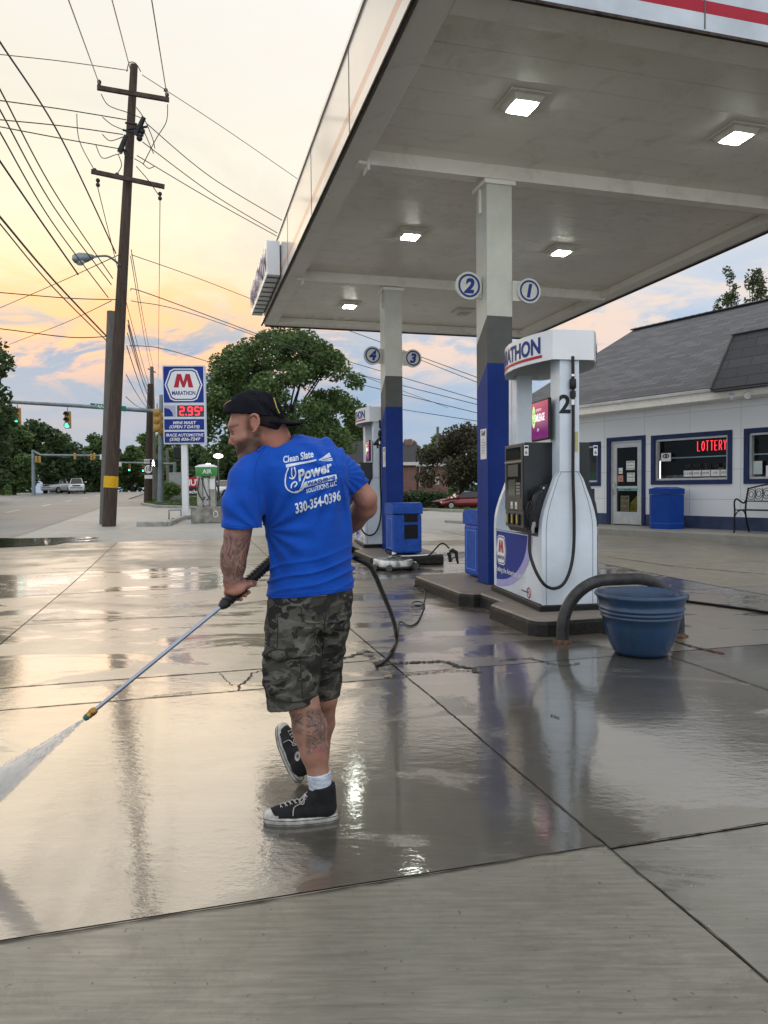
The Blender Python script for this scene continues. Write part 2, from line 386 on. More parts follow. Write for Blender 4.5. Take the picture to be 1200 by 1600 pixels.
# ------------------------------------------------------------------ ground materials
def concrete(name, c0, c1, wetlo=.42, wethi=.70, broom=.35, wetdark=.62, rdry=.5, rwet=.07, wscale=.55, bias=0.):
    q = NT(name); P = q.pos
    big = q.noise(wscale, 6, .6, sc=(.75, 1, 1), dist=.6); mid = q.noise(3.1, 6, .6); fine = q.noise(55, 4, .6)
    ta = q.attr('tone'); tone = ta.outputs['Fac']
    wt = q.math('ADD', q.math('ADD', q.math('MULTIPLY_ADD', big, 1.0, 0), q.math('MULTIPLY', mid, .22)), q.math('MULTIPLY_ADD', tone, .9, -.56+bias))
    wet = q.ramp(wt, [(wetlo, 0.), (wethi, 1.)], 'EASE')
    col = q.ramp(mid, [(.25, c0), (.75, c1)])
    col = q.mix(q.math('MULTIPLY', fine, .5), col, tuple(x*.62 for x in c1), 'MIX')
    st = q.noise(1.3, 7, .7, dist=1.2); stain = q.ramp(st, [(.47, 0.), (.50, .5), (.53, 0.)])
    col = q.mix(q.math('MULTIPLY', stain, .5), col, tuple(x*.55 for x in c0))
    brc = q.noise(60, 3, .6, sc=(.07, 1., 1), rot=(0, 0, -ROT_AB)); col = q.mix(broom*.9, col, q.ramp(brc, [(.3, .66), (.7, 1.15)]), 'MULTIPLY')
    spk = q.noise(38, 2, .5); col = q.mix(q.ramp(spk, [(.70, 0.), (.72, .7)]), col, (.03, .03, .028))
    grime = q.noise(.33, 8, .68, dist=.5); col = q.mix(q.ramp(grime, [(.4, 0.), (.7, .45)]), col, tuple(x*.6 for x in c0))
    colw = q.mix(1., col, (wetdark,)*3, 'MULTIPLY'); q.set('Base Color', q.mix(wet, col, colw))
    ro = q.mix(wet, (rdry,)*3, (rwet,)*3); pat = q.ramp(q.noise(2.3, 6, .65, sc=(.5, 1.4, 1), rot=(0, 0, -ROT_AB), dist=1.), [(.35, 0.), (.7, .12)])
    rr = q.mix(1., ro, pat, 'ADD'); q.set('Roughness', rr)
    br = q.noise(16, 4, .6, sc=(.09, 1., 1), rot=(0, 0, -ROT_AB)); br2 = q.noise(90, 3, .6, sc=(.12, 1., 1), rot=(0, 0, -ROT_AB))
    rip = q.noise(9, 4, .55, sc=(.55, 1, 1)); grit = q.noise(170, 2, .6)
    h = q.math('ADD', q.math('ADD', q.math('MULTIPLY', br, .30*broom), q.math('MULTIPLY', br2, .14*broom)), q.math('ADD', q.math('MULTIPLY', rip, .32), q.math('MULTIPLY', grit, .035)))
    h = q.math('ADD', h, q.math('MULTIPLY', q.noise(34, 3, .6, sc=(.5, 1, 1)), .07))
    nb = q.bump(h, .34, .02); q.set('Normal', nb)
    q.set('Specular IOR Level', .8)
    q.set('Coat Weight', q.math('MULTIPLY', wet, 1.0)); q.b.inputs['Coat IOR'].default_value = 2.1; pn = q.math('ADD', q.noise(1.15, 7, .66, sc=(.55, 1.25, 1), rot=(0, 0, -ROT_AB), dist=.8), q.math('MULTIPLY_ADD', tone, .9, -.62)); pud = q.ramp(pn, [(.54, 0.), (.60, 1.)]); q.set('Coat Roughness', q.mix(pud, (.34,)*3, (.055,)*3)); q.set('Base Color', q.mix(q.math('MULTIPLY', pud, wet), q.mix(wet, col, colw), q.mix(1., colw, (.5,)*3, 'MULTIPLY')))
    hc = q.math('ADD', q.math('MULTIPLY', rip, .20), q.math('ADD', q.math('MULTIPLY', br, .13*broom), q.math('MULTIPLY', q.noise(24, 4, .65, sc=(.6, 1, 1)), .20)))
    _bn2 = q.bump(hc, .2, .02); _bnode = [n_ for n_ in q.t.nodes if n_.type == 'BUMP'][-1]; q.link(q.ramp(q.noise(.75, 4, .6, dist=.4), [(.40, .11), (.60, .34)]), _bnode.inputs['Strength']); q.link(_bn2, q.b.inputs['Coat Normal'])
    return q.m
M_conc = concrete('wet_concrete', (.20,.175,.135), (.32,.295,.235), bias=.0, wetdark=.55, rwet=.3)
M_near = concrete('near_concrete', (.155,.145,.113), (.25,.237,.193), bias=.05, wetdark=.62, broom=1.0, rdry=.42)
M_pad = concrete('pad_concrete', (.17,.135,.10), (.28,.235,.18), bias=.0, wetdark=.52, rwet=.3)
M_walk = concrete('walkway_concrete', (.26,.25,.22), (.38,.37,.33), bias=-.6)
M_far = concrete('apron_concrete', (.30,.295,.27), (.42,.41,.38), bias=-.6, rdry=.6)
def asphalt(name, c, wet=0):
    q = NT(name); n = q.noise(.4, 6, .65); f = q.noise(40, 3); col = q.ramp(n, [(.3, tuple(x*.8 for x in c)), (.7, tuple(x*1.15 for x in c))])
    cr = q.noise(.9, 6, .7, dist=2.); col = q.mix(q.ramp(cr, [(.485, 0.), (.5, .5), (.515, 0.)]), col, tuple(x*.5 for x in c))
    q.set('Base Color', q.mix(q.math('MULTIPLY', f, .4), col, tuple(x*.6 for x in c))); q.set('Roughness', .62); q.set('Normal', q.bump(f, .3, .01)); return q.m
M_asph = asphalt('road_asphalt', (.22,.215,.205)); M_ground = asphalt('ground_surface', (.15,.145,.13))
M_joint = mat('joint_filler', (.05,.043,.036), .7, var=.3, vs=30)
M_gr = NT('grass_blades'); _r = M_gr.ramp(M_gr.noise(1.5, 6, .7), [(.3, (.035,.075,.015)), (.7, (.09,.15,.03))]); M_gr.set('Base Color', _r); M_gr.set('Roughness', .8); M_gr = M_gr.m
M_line = mat('road_paint', (.62,.62,.58), .6, var=.15, vs=20)

def sheet(poly_fn, na, nb, dz):            # grid following the terrain; poly_fn(s,t)->(x,y)
    vs = []; fs = []
    for i in range(na+1):
        for j in range(nb+1):
            x, y = poly_fn(i/na, j/nb); vs.append((x, y, zg(x, y)+dz))
    for i in range(na):
        for j in range(nb): a = i*(nb+1)+j; fs.append((a, a+nb+1, a+nb+2, a+1))
    return vs, fs
def absheet(mb, a0, a1, b0, b1, dz, st=2.):
    na = max(1, int(abs(a1-a0)/st)); nb_ = max(1, int(abs(b1-b0)/st))
    v, f = sheet(lambda s, t: (lambda p: (p.x, p.y))(ab(a0+(a1-a0)*s, b0+(b1-b0)*t)), na, nb_, dz)
    return mb.add(v, [q[::-1] for q in f])
# one base sheet to the horizon
ys = [-12, 0, 5, 10, 15, 20, 25, 30]+list(range(34, 124, 4))+[140, 170, 220, 300, 420]
xs = [-420, -300, -200, -140, -110]+list(range(-90, 92, 3))+[110, 140, 200, 300, 420]
vs = [(x, y, zg(x, y)-.06) for y in ys for x in xs]; nx_ = len(xs)
MB().add(vs, [(j*nx_+i, j*nx_+i+1, (j+1)*nx_+i+1, (j+1)*nx_+i) for j in range(len(ys)-1) for i in range(nx_-1)]).build('ground', M_ground, kind='structure')
# slabs with real gaps
cols = [-10.9, -7.8, -4.7, -1.6, 1.5, 3.66, 6.8, 9.9, 13.0, 16.1, 19.2]
def wetf(a, b):
    if a < 2.3: return (.36 if b < 1.5 else .62)
    if a < 5.0: return .90
    if b > 6.8: return .44 if a > 7 else .60
    return .74 if a < 12.7 else .60
vs = []; fs = []; tones = []; ci = 0
mats2 = []
for ci in range(len(cols)-1):
    b0, b1 = cols[ci], cols[ci+1]
    rows = [-3.6, -.7, 2.33, 5.0, 7.9, 10.2, 13.0, 16.0, 19.0]
    if b1 <= 1.6: rows = [-3.6, -.7, 2.36, 4.88, 5.43, 7.95, 10.2, 12.7, 15.2, 18.5]
    for ri in range(len(rows)-1):
        a0, a1 = rows[ri], rows[ri+1]; g = (.0035 if a1 < 5.1 else .007)+.0012*((ci*7+ri*3) % 3)
        if b0 > 11 and a0 > 12: continue
        n = 5; tn = wetf((a0+a1)/2, (b0+b1)/2)+(((ci*5+ri*11) % 7)-3)*.014
        v, f = sheet(lambda s, t: (lambda p: (p.x, p.y))(ab(a0+g+(a1-a0-2*g)*s, b0+g+(b1-b0-2*g)*t)), n, n, 0)
        tilt = ((ci*3+ri*5) % 5-2)*.0008; v = [(x, y, z+tilt) for x, y, z in v]
        o = len(vs); vs += v; fs += [tuple(i+o for i in q[::-1]) for q in f]; tones += [tn]*len(f)
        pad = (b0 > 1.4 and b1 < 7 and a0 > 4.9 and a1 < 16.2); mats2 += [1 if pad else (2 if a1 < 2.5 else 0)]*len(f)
o = np_mesh('forecourt', vs, fs, [M_conc, M_pad, M_near], kind='structure')
o.data.polygons.foreach_set('material_index', mats2)
at = o.data.attributes.new('tone', 'FLOAT', 'FACE'); at.data.foreach_set('value', np.array(tones, np.float32))
mb = MB(); absheet(mb, -3.8, 19.1, -11, 19.3, -.022); mb.build('joint_bed', M_joint, kind='structure')
mb = MB(); absheet(mb, 18.5, 44, -4.45, 1.45, -.004); absheet(mb, 19.0, 40, 1.45, 40, -.004); absheet(mb, -4, 44, 19.2, 60, -.006)
mb.build('apron', M_far, kind='structure')
mb = MB(); absheet(mb, -8, 150, -20, -4.4, .004, 4); absheet(mb, 44, 60, -4.4, 90, .004, 4); absheet(mb, -8, 18.5, -4.4, -4.2, .004)
mb.build('road', M_asph, kind='structure')
mb = MB()
for k in range(16): absheet(mb, 22+k*9, 25+k*9, -12.1, -11.95, .010)
for k in range(16): absheet(mb, 20+k*9, 23+k*9, -8.35, -8.2, .010)
absheet(mb, -2, 150, -15.9, -15.75, .010, 4)
absheet(mb, 19.2, 19.6, -11.5, -5.2, .010); absheet(mb, 20.6, 20.8, -11.5, -5.2, .010)
mb.build('road_markings', M_line, kind='structure')
# cracks / broken concrete
def strip(mb, pts, wd, dz=.005, jit=.02, n=24, gnd=True):
    P = []
    for i in range(len(pts)-1):
        for k in range(n): P.append(Vector(pts[i]).lerp(Vector(pts[i+1]), k/n))
    P.append(Vector(pts[-1])); r_ = random.Random(len(P)); a = []; b = []; dr = 0
    for i, p in enumerate(P):
        t = (P[min(i+1, len(P)-1)]-P[max(i-1, 0)]).normalized(); nn = Vector((-t.y, t.x, 0)); dr = .8*dr+r_.uniform(-jit, jit)*.5
        q = p+nn*dr; ww = wd*r_.uniform(.3, 1.3)*.5
        for lst, s_ in ((a, 1), (b, -1)):
            z_ = q+nn*ww*s_; lst.append((z_.x, z_.y, zg(z_.x, z_.y)+dz))
    m = len(P); mb.add(a+b, [(m+i, m+i+1, i+1, i) for i in range(m-1)])
def crack(pxs, wd, jit=.02): strip(cmb, [G(u, v) for u, v in pxs], wd, jit=jit)
cmb = MB()
crack([(50,970),(200,966),(400,961)], .02); crack([(372,1079),(380,1065),(396,1052),(412,1047)], .018, .02)
crack([(345,1052),(352,1062),(362,1072)], .007, .012); crack([(90,930),(160,925),(250,921),(415,912)], .012)
crack([(536,1030),(560,1022),(575,1018),(590,1040),(640,1036),(700,1035),(735,1045),(750,1051)], .05, .03)
crack([(600,1060),(640,1053),(700,1049),(735,1048)], .02, .02)
crack([(780,1033),(830,1028),(880,1042),(905,1036)], .02); crack([(1050,1000),(1080,1010),(1130,1022)], .04)
crack([(860,1118),(875,1122)], .02); crack([(950,870),(1050,885),(1200,898)], .03, .02); crack([(940,862),(1200,878)], .015)
crack([(0,857),(80,856),(200,853),(340,850)], .03); crack([(80,889),(250,884)], .02)
for p_, q_ in ((ab(2.345,-4.6), ab(2.345,1.5)), (ab(2.33,1.5), ab(2.33,3.66)), (ab(-.5,1.5), ab(2.34,1.5)), (ab(2.36,1.5), ab(4.9,1.5)), (ab(4.88,-1.6), ab(4.88,1.4)), (ab(5.43,-1.6), ab(5.43,1.5)), (ab(5.0,3.66), ab(7.9,3.66)), (ab(2.36,-1.6), ab(4.9,-1.6)), (ab(2.33,3.66), ab(5,3.66))):
    strip(cmb, [p_, q_], .0085, jit=.006, n=90)
crack([(190,830),(225,820)], .01); crack([(225,1090),(260,1086),(300,1083)], .01)
cmb.build('pavement_cracks', M_joint, kind='structure')
mb = MB()
for (u, v, r) in ((562,1021,.05),(575,1024,.045),(588,1034,.05),(601,1052,.045),(582,1030,.03),(607,1058,.035),(596,1046,.03),(570,1018,.03),(613,1050,.025)):
    c = G(u, v); n = 9; pol = [(math.cos(6.28*k/n)*r*random.uniform(.6, 1.2), math.sin(6.28*k/n)*r*.7*random.uniform(.6, 1.2)) for k in range(n)]
    tx, ty = random.uniform(-.12, .12), random.uniform(-.2, .2)
    mb.prism(pol, lambda x, y: c+Vector((x, y, 0)), lambda x, y: c+Vector((x*.9, y*.9, .014+x*tx+y*ty)))
mb.build('broken_concrete', M_pad, kind='structure')
# puddle + gutter water at left, kerbs
M_water = mat('puddle_water', (.03,.032,.028), .02, var=.1, coat=1.)
mb = MB(); c = G(8, 848); pol = [(math.cos(a)*2.2*random.uniform(.7, 1.1), math.sin(a)*.95*random.uniform(.75, 1.1)) for a in np.linspace(0, 6.28, 26)[:-1]]
mb.add([on(c+AX*y*1.5+BX*x, .012) for x, y in pol], [tuple(range(25))]); mb.build('puddle', M_water, kind='structure')
M_kerb = mat('kerb_stone', (.33,.32,.29), .7, var=.2, vs=4, bump=.3)
def kerb(name, pts, wd=.16, h=.14, fill=None):
    mb = MB(); P = [on(p) for p in pts]
    for i in range(len(P)-1):
        t = (P[i+1]-P[i]); m = max(1, int(t.length/3)); tt = t.normalized(); nn = Vector((-tt.y, tt.x, 0))
        for k in range(m):
            q0 = on(P[i]+t*(k/m)); q1 = on(P[i]+t*((k+1)/m)); a_ = []
            for q in (q0, q1):
                for s_, z in ((-.5, -.05), (-.5, h-.02), (-.38, h), (.38, h), (.5, h-.02), (.5, -.05)): a_.append(q+nn*wd*s_+Vector((0, 0, z)))
            mb.add(a_, [(j, j+1, j+7, j+6) for j in range(5)]+[(5, 4, 3, 2, 1, 0), (6, 7, 8, 9, 10, 11)])
    return mb.build(name, M_kerb, kind='structure')
kerb('sign_island_kerb', [G(215,822), G(262,822), G(285,812), G(318,808), G(345,800)])
kerb('corner_kerb', [G(222,789), G(245,793), G(300,795), G(420,797)])
kerb('far_kerb', [G(628,790), G(700,800), G(760,803), G(860,806)])
def grass(name, fn, na, nb_, label, blades, bh=.09):
    v, f = sheet(fn, na, nb_, .05); base = np_mesh(name, v, [q[::-1] for q in f], M_gr)
    bv = []; bf = []
    for i in range(blades):
        x, y = fn(random.random(), random.random()); z = zg(x, y)+.05; a = random.uniform(0, 6.28); wd = .02; hh = bh*random.uniform(.5, 1.4)
        bv += [(x-math.cos(a)*wd, y-math.sin(a)*wd, z), (x+math.cos(a)*wd, y+math.sin(a)*wd, z), (x+random.uniform(-.04, .04), y+random.uniform(-.04, .04), z+hh)]; bf.append((3*i, 3*i+1, 3*i+2))
    o2 = np_mesh('tmp', bv, bf, M_gr); 
    bm = bmesh.new(); bm.from_mesh(base.data); bm.from_mesh(o2.data); bm.to_mesh(base.data); bm.free(); bpy.data.objects.remove(o2)
    return tag(base, label, 'grass', kind='stuff')
def quadfn(p00, p10, p11, p01):
    def f(s, t): q = (p00.lerp(p10, s)).lerp(p01.lerp(p11, s), t); return (q.x, q.y)
    return f
grass('verge_grass', quadfn(G(224,788), G(430,795), W(470,770,58), W(250,770,62)), 10, 6, 'strip of mown green grass behind the air pump', 9000)
grass('lawn_grass', quadfn(G(626,789), G(765,801), W(765,775,85), W(626,775,85)), 10, 8, 'green lawn in front of the brick house', 5000)
grass('roadside_grass', quadfn(G(0,773), G(52,770), W(40,764,105), W(-30,764,105)), 6, 4, 'strip of grass on the far left side of the road', 3000)

# ------------------------------------------------------------------ common paints
M_white = mat('white_enamel', (.74,.76,.78), .32, var=.03, vs=2.5, coat=.15); M_offw = mat('cream_paint', (.56,.56,.50), .5, var=.06, vs=3)
M_soffit = NT('soffit_paint'); _n = M_soffit.noise(.5, 6, .6, sc=(1, 1, 1)); _c = M_soffit.ramp(_n, [(.3, (.76,.73,.665)), (.7, (.86,.825,.755))])
M_soffit.set('Base Color', M_soffit.mix(M_soffit.ramp(M_soffit.noise(2.4, 7, .7, dist=.8), [(.52, 0.), (.70, .5)]), _c, (.54,.50,.44))); M_soffit.set('Roughness', M_soffit.ramp(M_soffit.noise(.8, 5), [(.3, .25), (.7, .45)])); M_soffit = M_soffit.m
M_blue = mat('royal_blue_paint', (.008,.032,.20), .55, var=.12, vs=3, spec=.18); M_grey = mat('grey_paint', (.10,.105,.10), .55, var=.1, vs=3, spec=.2)
M_navy = mat('navy_print', (.012,.03,.20), .5, var=.03); M_red = mat('crimson_print', (.42,.015,.035), .45, var=.05)
M_black = mat('black_plastic', (.012,.012,.013), .42, var=.2, vs=10); M_rub = mat('black_rubber', (.01,.01,.011), .35, var=.2, vs=15, bump=.15, bs=200)
M_dk = mat('dark_metal', (.03,.03,.032), .4, .6, var=.2); M_steel = mat('brushed_steel', (.55,.55,.56), .28, 1., var=.1, vs=20)
M_fasc = mat('glossy_fascia', (.42,.40,.37), .28, var=.04, vs=.8, coat=.25, spec=.5)
M_rust = mat('dirty_seam', (.06,.045,.035), .8, var=.4, vs=12, bump=.4)
M_paper = mat('white_paper', (.72,.72,.70), .7, var=.03); M_ink = mat('black_ink', (.02,.02,.022), .6)

# ------------------------------------------------------------------ canopy
BL, BR, AN, AF = 1.80, 8.46, 5.27, 17.0
can = empty('fuel_canopy', ab(8, 4), 0, label='large white flat canopy over the fuel pumps with a red and blue edge band', cat='canopy')
Z0, ZD, ZT = 5.15, 5.275, 6.05
def abbox(mb, a0, a1, b0, b1, z0, z1): return mb.frame(ab((a0+a1)/2, (b0+b1)/2, (z0+z1)/2), b1-b0, a1-a0, z1-z0, BX, AX)
mb = MB(); na = 30
for k in range(30):      # decking pans running across
    a0 = AN+.1+(AF-AN-.2)*k/30; a1 = AN+.1+(AF-AN-.2)*(k+1)/30
    abbox(mb, a0+.0028, a1-.0028, BL+.05, BR-.05, ZD, ZD+.05)
abbox(mb, AN+.1, AF-.1, BL+.05, BR-.05, ZD+.012, ZD+.06)
mb.build('deck_panel', M_soffit, can, world=True)
mb = MB(); bw = .30
for (a0, a1, b0, b1) in ((AN+.02, AF-.02, BL+.02, BL+bw), (AN+.02, AF-.02, BR-bw, BR-.02), (AN+.02, AN+bw, BL+bw+.002, BR-bw-.002), (AF-bw, AF-.02, BL+bw+.002, BR-bw-.002)):
    abbox(mb, a0, a1, b0, b1, Z0-.012, ZD-.004)
mb.build('edge_soffit', M_soffit, can, world=True, bevel=.008)
CA, CB = 8.33, 13.13
for a_ in (CA, CB):
    mb = MB(); abbox(mb, a_-.08, a_+.08, BL+bw-.1, BR-bw+.1, 5.10, Z0-.015); abbox(mb, a_-.06, a_+.06, BL+bw, BR-bw, Z0-.02, ZD+.0); abbox(mb, a_-.10, a_+.10, BL+bw-.002, BL+bw+.03, 5.03, 5.3)
    mb.build('cross_beam', M_soffit, can, world=True)
# fascia bands: white, red, white, navy, white - real strips on one panel
def fascia(name, p, q, outn, mats_b):
    p = Vector(p); q = Vector(q); t = (q-p).normalized(); Ln = (q-p).length; n = Vector(outn)
    fo = None
    bands = [(Z0-.015, Z0+.13, 0), (Z0+.13, Z0+.235, 1), (Z0+.235, Z0+.62, 0), (Z0+.62, Z0+.72, 2), (Z0+.72, ZT, 0)]
    mb = MB()
    for z0, z1, mi in bands:
        mb.mat(mi); mb.frame(p+t*Ln/2+n*.02+Vector((0, 0, (z0+z1)/2)), Ln, .04, z1-z0, t, n)
    mb.mat(3); k = 0
    while k*2.4 < Ln: mb.frame(p+t*(k*2.4)+n*.0425+Vector((0, 0, (Z0+ZT)/2)), .012, .003, ZT-Z0, t, n); k += 1
    mb.mat(4); mb.frame(p+t*Ln/2+n*.03+Vector((0, 0, Z0-.028)), Ln, .03, .024, t, n)
    mb.mat(0); mb.frame(p+t*Ln/2+n*.0+Vector((0, 0, ZT+.02)), Ln+.04, .12, .05, t, n)
    mb.build(name, mats_b, can, world=True)
FM = [M_fasc, M_red, M_navy, M_grey, M_rust]
M_fred = mat('glossy_crimson', (.34,.012,.03), .45, var=.05, spec=.15); FM[1] = M_fred
fascia('fascia', ab(AN, BL), ab(AF, BL), -BX, [M_fasc, mat('red_band_painted_sheen', (.45,.20,.13), .3, coat=.2), M_fasc, M_grey, M_rust]); fascia('fascia', ab(AN, BR), ab(AF, BR), BX, FM)  # left stripe: orange tone paints the warm sky's reflection into the red
FN = [mat('matt_fascia', (.50,.55,.60), .35, var=.12, vs=1.5)]+FM[1:]
fascia('fascia', ab(AN, BL+.05), ab(AN, BR-.05), -AX, FN); fascia('fascia', ab(AF, BL+.05), ab(AF, BR-.05), AX, FM)
mb = MB(); abbox(mb, AN+.1, AF-.1, BL+.05, BR-.05, ZT-.15, ZT-.1); mb.build('roof_sheet', M_grey, can, world=True)
# columns with diagonal colour change on the side
def column(nm, a_, lab, plab):
    s = .165; root = empty('canopy_column', on(ab(a_, 3.72 if a_ < 10 else 3.77), .14), ROT_AB, label=lab, cat='column')
    zb = root.location.z; zt = 5.04-zb
    zg1, zg0, dd = 3.42-zb, 2.85-zb, .30
    mb = MB(); lv = [0, zg0, zg1, zt]
    for i in range(3):
        mb.mat(i); za, zc = lv[i], lv[i+1]; da = dd if i else 0; dc = dd if i < 2 else 0
        mb.add([(-s,-s,za),(s,-s,za),(s,-s,zc),(-s,-s,zc)], [(0,1,2,3)])
        mb.add([(-s,s,za-da),(-s,-s,za),(-s,-s,zc),(-s,s,zc-dc)], [(0,1,2,3)])
        mb.add([(s,-s,za),(s,s,za-da),(s,s,zc-dc),(s,-s,zc)], [(0,1,2,3)])
        mb.add([(s,s,za-da),(-s,s,za-da),(-s,s,zc-dc),(s,s,zc-dc)], [(0,1,2,3)])
    mb.build('post', [M_blue, M_grey, M_offw], root)
    mb = MB(); mb.box(-.2, .2, -.2, .2, zt-.30+.25, zt-.0); mb.box(-.195, -.17, -.02, .02, zt-.35, zt-.06); mb.box(.17, .195, -.02, .02, zt-.35, zt-.06); mb.build('top_bracket', M_soffit, root)
    mb = MB(); mb.box(-.19, .19, -.19, .19, .0, .015); mb.build('base_plate', M_dk, root)
    o = MB(); o.box(-s-.004, -s-.001, -.13, .05, 1.55, 1.92); nt_ = o.build('notice', M_paper, root)
    t = MB(); f_ = lambda x, y: Vector((-s-.006, -.04-x, 1.74+y))
    text(t, 'Self', lambda x, y: f_(x, y+.10), size=.085, bold=.02)
    for k, ln in enumerate(('Serve', 'Pay at pump', 'or prepay inside', 'No smoking', 'Stop engine', 'Thank you')): text(t, ln, lambda x, y: f_(x, y+.04-k*.032), size=.024)
    t.build('notice_print', M_ink, nt_)
    return root
colA = column('A', CA, 'nearer blue, grey and cream column holding up the canopy beside the pump marked 2', '')
colB = column('B', CB, 'farther blue, grey and cream canopy column behind the bin on the second island', '')
def numdisc(c, num, sgn, r, root_lab, colx):     # disc facing camera side on a bracket arm from the column
    root = empty('pump_number_sign', c, ROT_AB, label=root_lab, cat='number sign', group='round pump number signs on the canopy columns')
    mb = MB(); n = 48; ring = [(math.cos(6.2832*k/n), math.sin(6.2832*k/n)) for k in range(n)]
    mb.prism([(x*r, y*r) for x, y in ring], lambda x, y: Vector((x, .02, y)), lambda x, y: Vector((x, -.02, y)), True)
    mb.build('disc', M_offw, root)
    mb = MB(); ro, ri = r*.84, r*.69
    mb.add([(x*ro, -.024, y*ro) for x, y in ring]+[(x*ri, -.024, y*ri) for x, y in ring], [(k, (k+1) % n, n+(k+1) % n, n+k) for k in range(n)]); mb.build('ring', M_navy, root)
    mb = MB(); text(mb, num, lambda x, y: Vector((x-.01, -.024, y)), size=r*1.4, bold=.05, shear=.2)
    zs = [p[2] for p in mb.v]; xs_ = [p[0] for p in mb.v]; dz = (max(zs)+min(zs))/2; dx = (max(xs_)+min(xs_))/2; mb.v = [(p[0]-dx, p[1], p[2]-dz) for p in mb.v]; mb.build('numeral', M_navy, root)
    mb = MB(); mb.box(*sorted((colx, -sgn*0-0.0 if False else (sgn*-r*.6))), .021, .045, -r*.78, r*.78) if False else mb.box(min(colx, -sgn*r*.3), max(colx, -sgn*r*.3), .0205, .05, -r*.8, r*.8)
    mb.build('bracket', M_offw, root)
for (u, v, a_, num, sgn, r) in ((732,447,CA,'2',-1,.168),(826,455,CA,'1',1,.152),(582,555.5,CB,'4',-1,.170),(645,560,CB,'3',1,.165)):
    y = (ab(a_, 3.72 if a_ < 10 else 3.77)).y-.12; c = W(u, v, y); cc = ab(a_, 3.72 if a_ < 10 else 3.77); off = (Vector((cc.x, cc.y, 0))-Vector((c.x, c.y, 0))).dot(BX)
    numdisc(c, num, sgn, r, f'round white sign with blue ring and the numeral {num}', off-sgn*-1*.0 - (.16 if off > 0 else -.16))
# lamps
M_lens = mat('lit_lens', (.9,.95,.9), .3, emit=(.93,1.,.86), es=32.); M_lensoff = mat('unlit_lens', (.45,.45,.42), .3)
M_house = mat('lamp_housing', (.72,.70,.62), .45)
def clamp_(u, v, lit, lab):
    p = H(u, v, ZD-.10); root = empty('canopy_light', (p.x, p.y, ZD), ROT_AB, label=lab, cat='ceiling light', group='square light fittings under the canopy')
    mb = MB(); mb.box(-.22, .22, -.22, .22, -.025, -.004); mb.build('flange', M_house, root, bevel=.005)
    mb = MB(); a = [(-.17,-.17),(.17,-.17),(.17,.17),(-.17,.17)]
    mb.prism(a, lambda x, y: Vector((x, y, -.02)), lambda x, y: Vector((x*.82, y*.82, -.075))); mb.build('housing', M_house, root)
    mb = MB(); mb.box(-.115, .115, -.115, .115, -.090, -.073); mb.build('lens', M_lens if lit else M_lensoff, root, bevel=.006)
    if lit:
        pass
for u, v, lit, lab in ((816,172,1,'lit square canopy light at the front left, largest of them'),(1150,220,1,'lit square canopy light at the front right edge of the picture'),
    (641,373,1,'lit square canopy light between the two beams, on the left'),(877,398,1,'lit square canopy light between the two beams, right of the near column'),
    (546,481,1,'lit square canopy light at the far end, smallest lit one'),(724,492,0,'unlit square canopy light at the far end')): clamp_(u, v, lit, lab)
# raised letter box sign on the far end of the left fascia
sgn_ = empty('canopy_letter_sign', ab(15.3, BL, 5.55), 0, label='white box sign with red and blue letters on the left edge of the canopy', cat='sign')
mb = MB(); abbox(mb, 13.35, 16.55, BL-.30, BL-.06, 5.24, 5.86); mb.build('box', M_white, sgn_, world=True, bevel=.01)
mb = MB(); abbox(mb, 13.4, 16.5, BL-.06, BL-.042, 5.3, 5.8)
for k in range(9): abbox(mb, 13.5+k*.34, 13.52+k*.34, BL-.29, BL-.07, 5.225, 5.24)
mb.build('mounting_rib', M_grey, sgn_, world=True)
mb = MB(); v_, f_ = text_geo('MARATHON', size=.56, bold=.03)
for x, y in [(0, 0)]: pass
w_ = max(p[0] for p in v_)-min(p[0] for p in v_)
mb.add([ab(14.95-x*2.9/w_, BL-.33, 5.36+y) for x, y in v_]+[ab(14.95-x*2.9/w_, BL-.302, 5.36+y) for x, y in v_], f_+[tuple(i+len(v_) for i in q) for q in f_]); mb.build('lettering', M_navy, sgn_, world=True)

# ------------------------------------------------------------------ pump islands
M_isl = concrete('island_concrete', (.13,.105,.085), (.26,.22,.18), bias=-.05, wetdark=.7); M_isk = mat('island_skirt', (.018,.017,.016), .55, spec=.25, var=.4, vs=14, bump=.5, bs=40)
def island(outline, lab):      # outline in (a,b)
    c = ab(sum(p[0] for p in outline)/len(outline), sum(p[1] for p in outline)/len(outline)); root = empty('pump_island', on(c), 0, label=lab, cat='kerbed island', group='raised concrete pump islands')
    P = [on(ab(a, b)) for a, b in outline]; n = len(P); cen = sum(P, Vector())/n
    def ring(inset, z):
        out = []
        for i in range(n):
            p0, p, p1 = P[i-1], P[i], P[(i+1) % n]; t0 = (p-p0).normalized(); t1 = (p1-p).normalized(); n0 = Vector((-t0.y, t0.x, 0)); n1_ = Vector((-t1.y, t1.x, 0)); m = (n0+n1_).normalized(); k = 1/max(.4, m.dot(n0))
            out.append(p+m*inset*k+Vector((0, 0, z)))
        return out
    rs = [ring(0, -.02), ring(0, .105), ring(.012, .135)]; mb = MB()
    for i in range(2): mb.add(rs[i]+rs[i+1], [(j, (j+1) % n, n+(j+1) % n, n+j) for j in range(n)])
    mb.build('skirt', M_isk, root, world=True)
    r3 = ring(.03, .15); r2 = ring(.012, .135); mb = MB(); mb.add(r2+r3, [(j, (j+1) % n, n+(j+1) % n, n+j) for j in range(n)]); mb.add(r3, [tuple(range(n))]); mb.build('slab', M_isl, root, world=True)
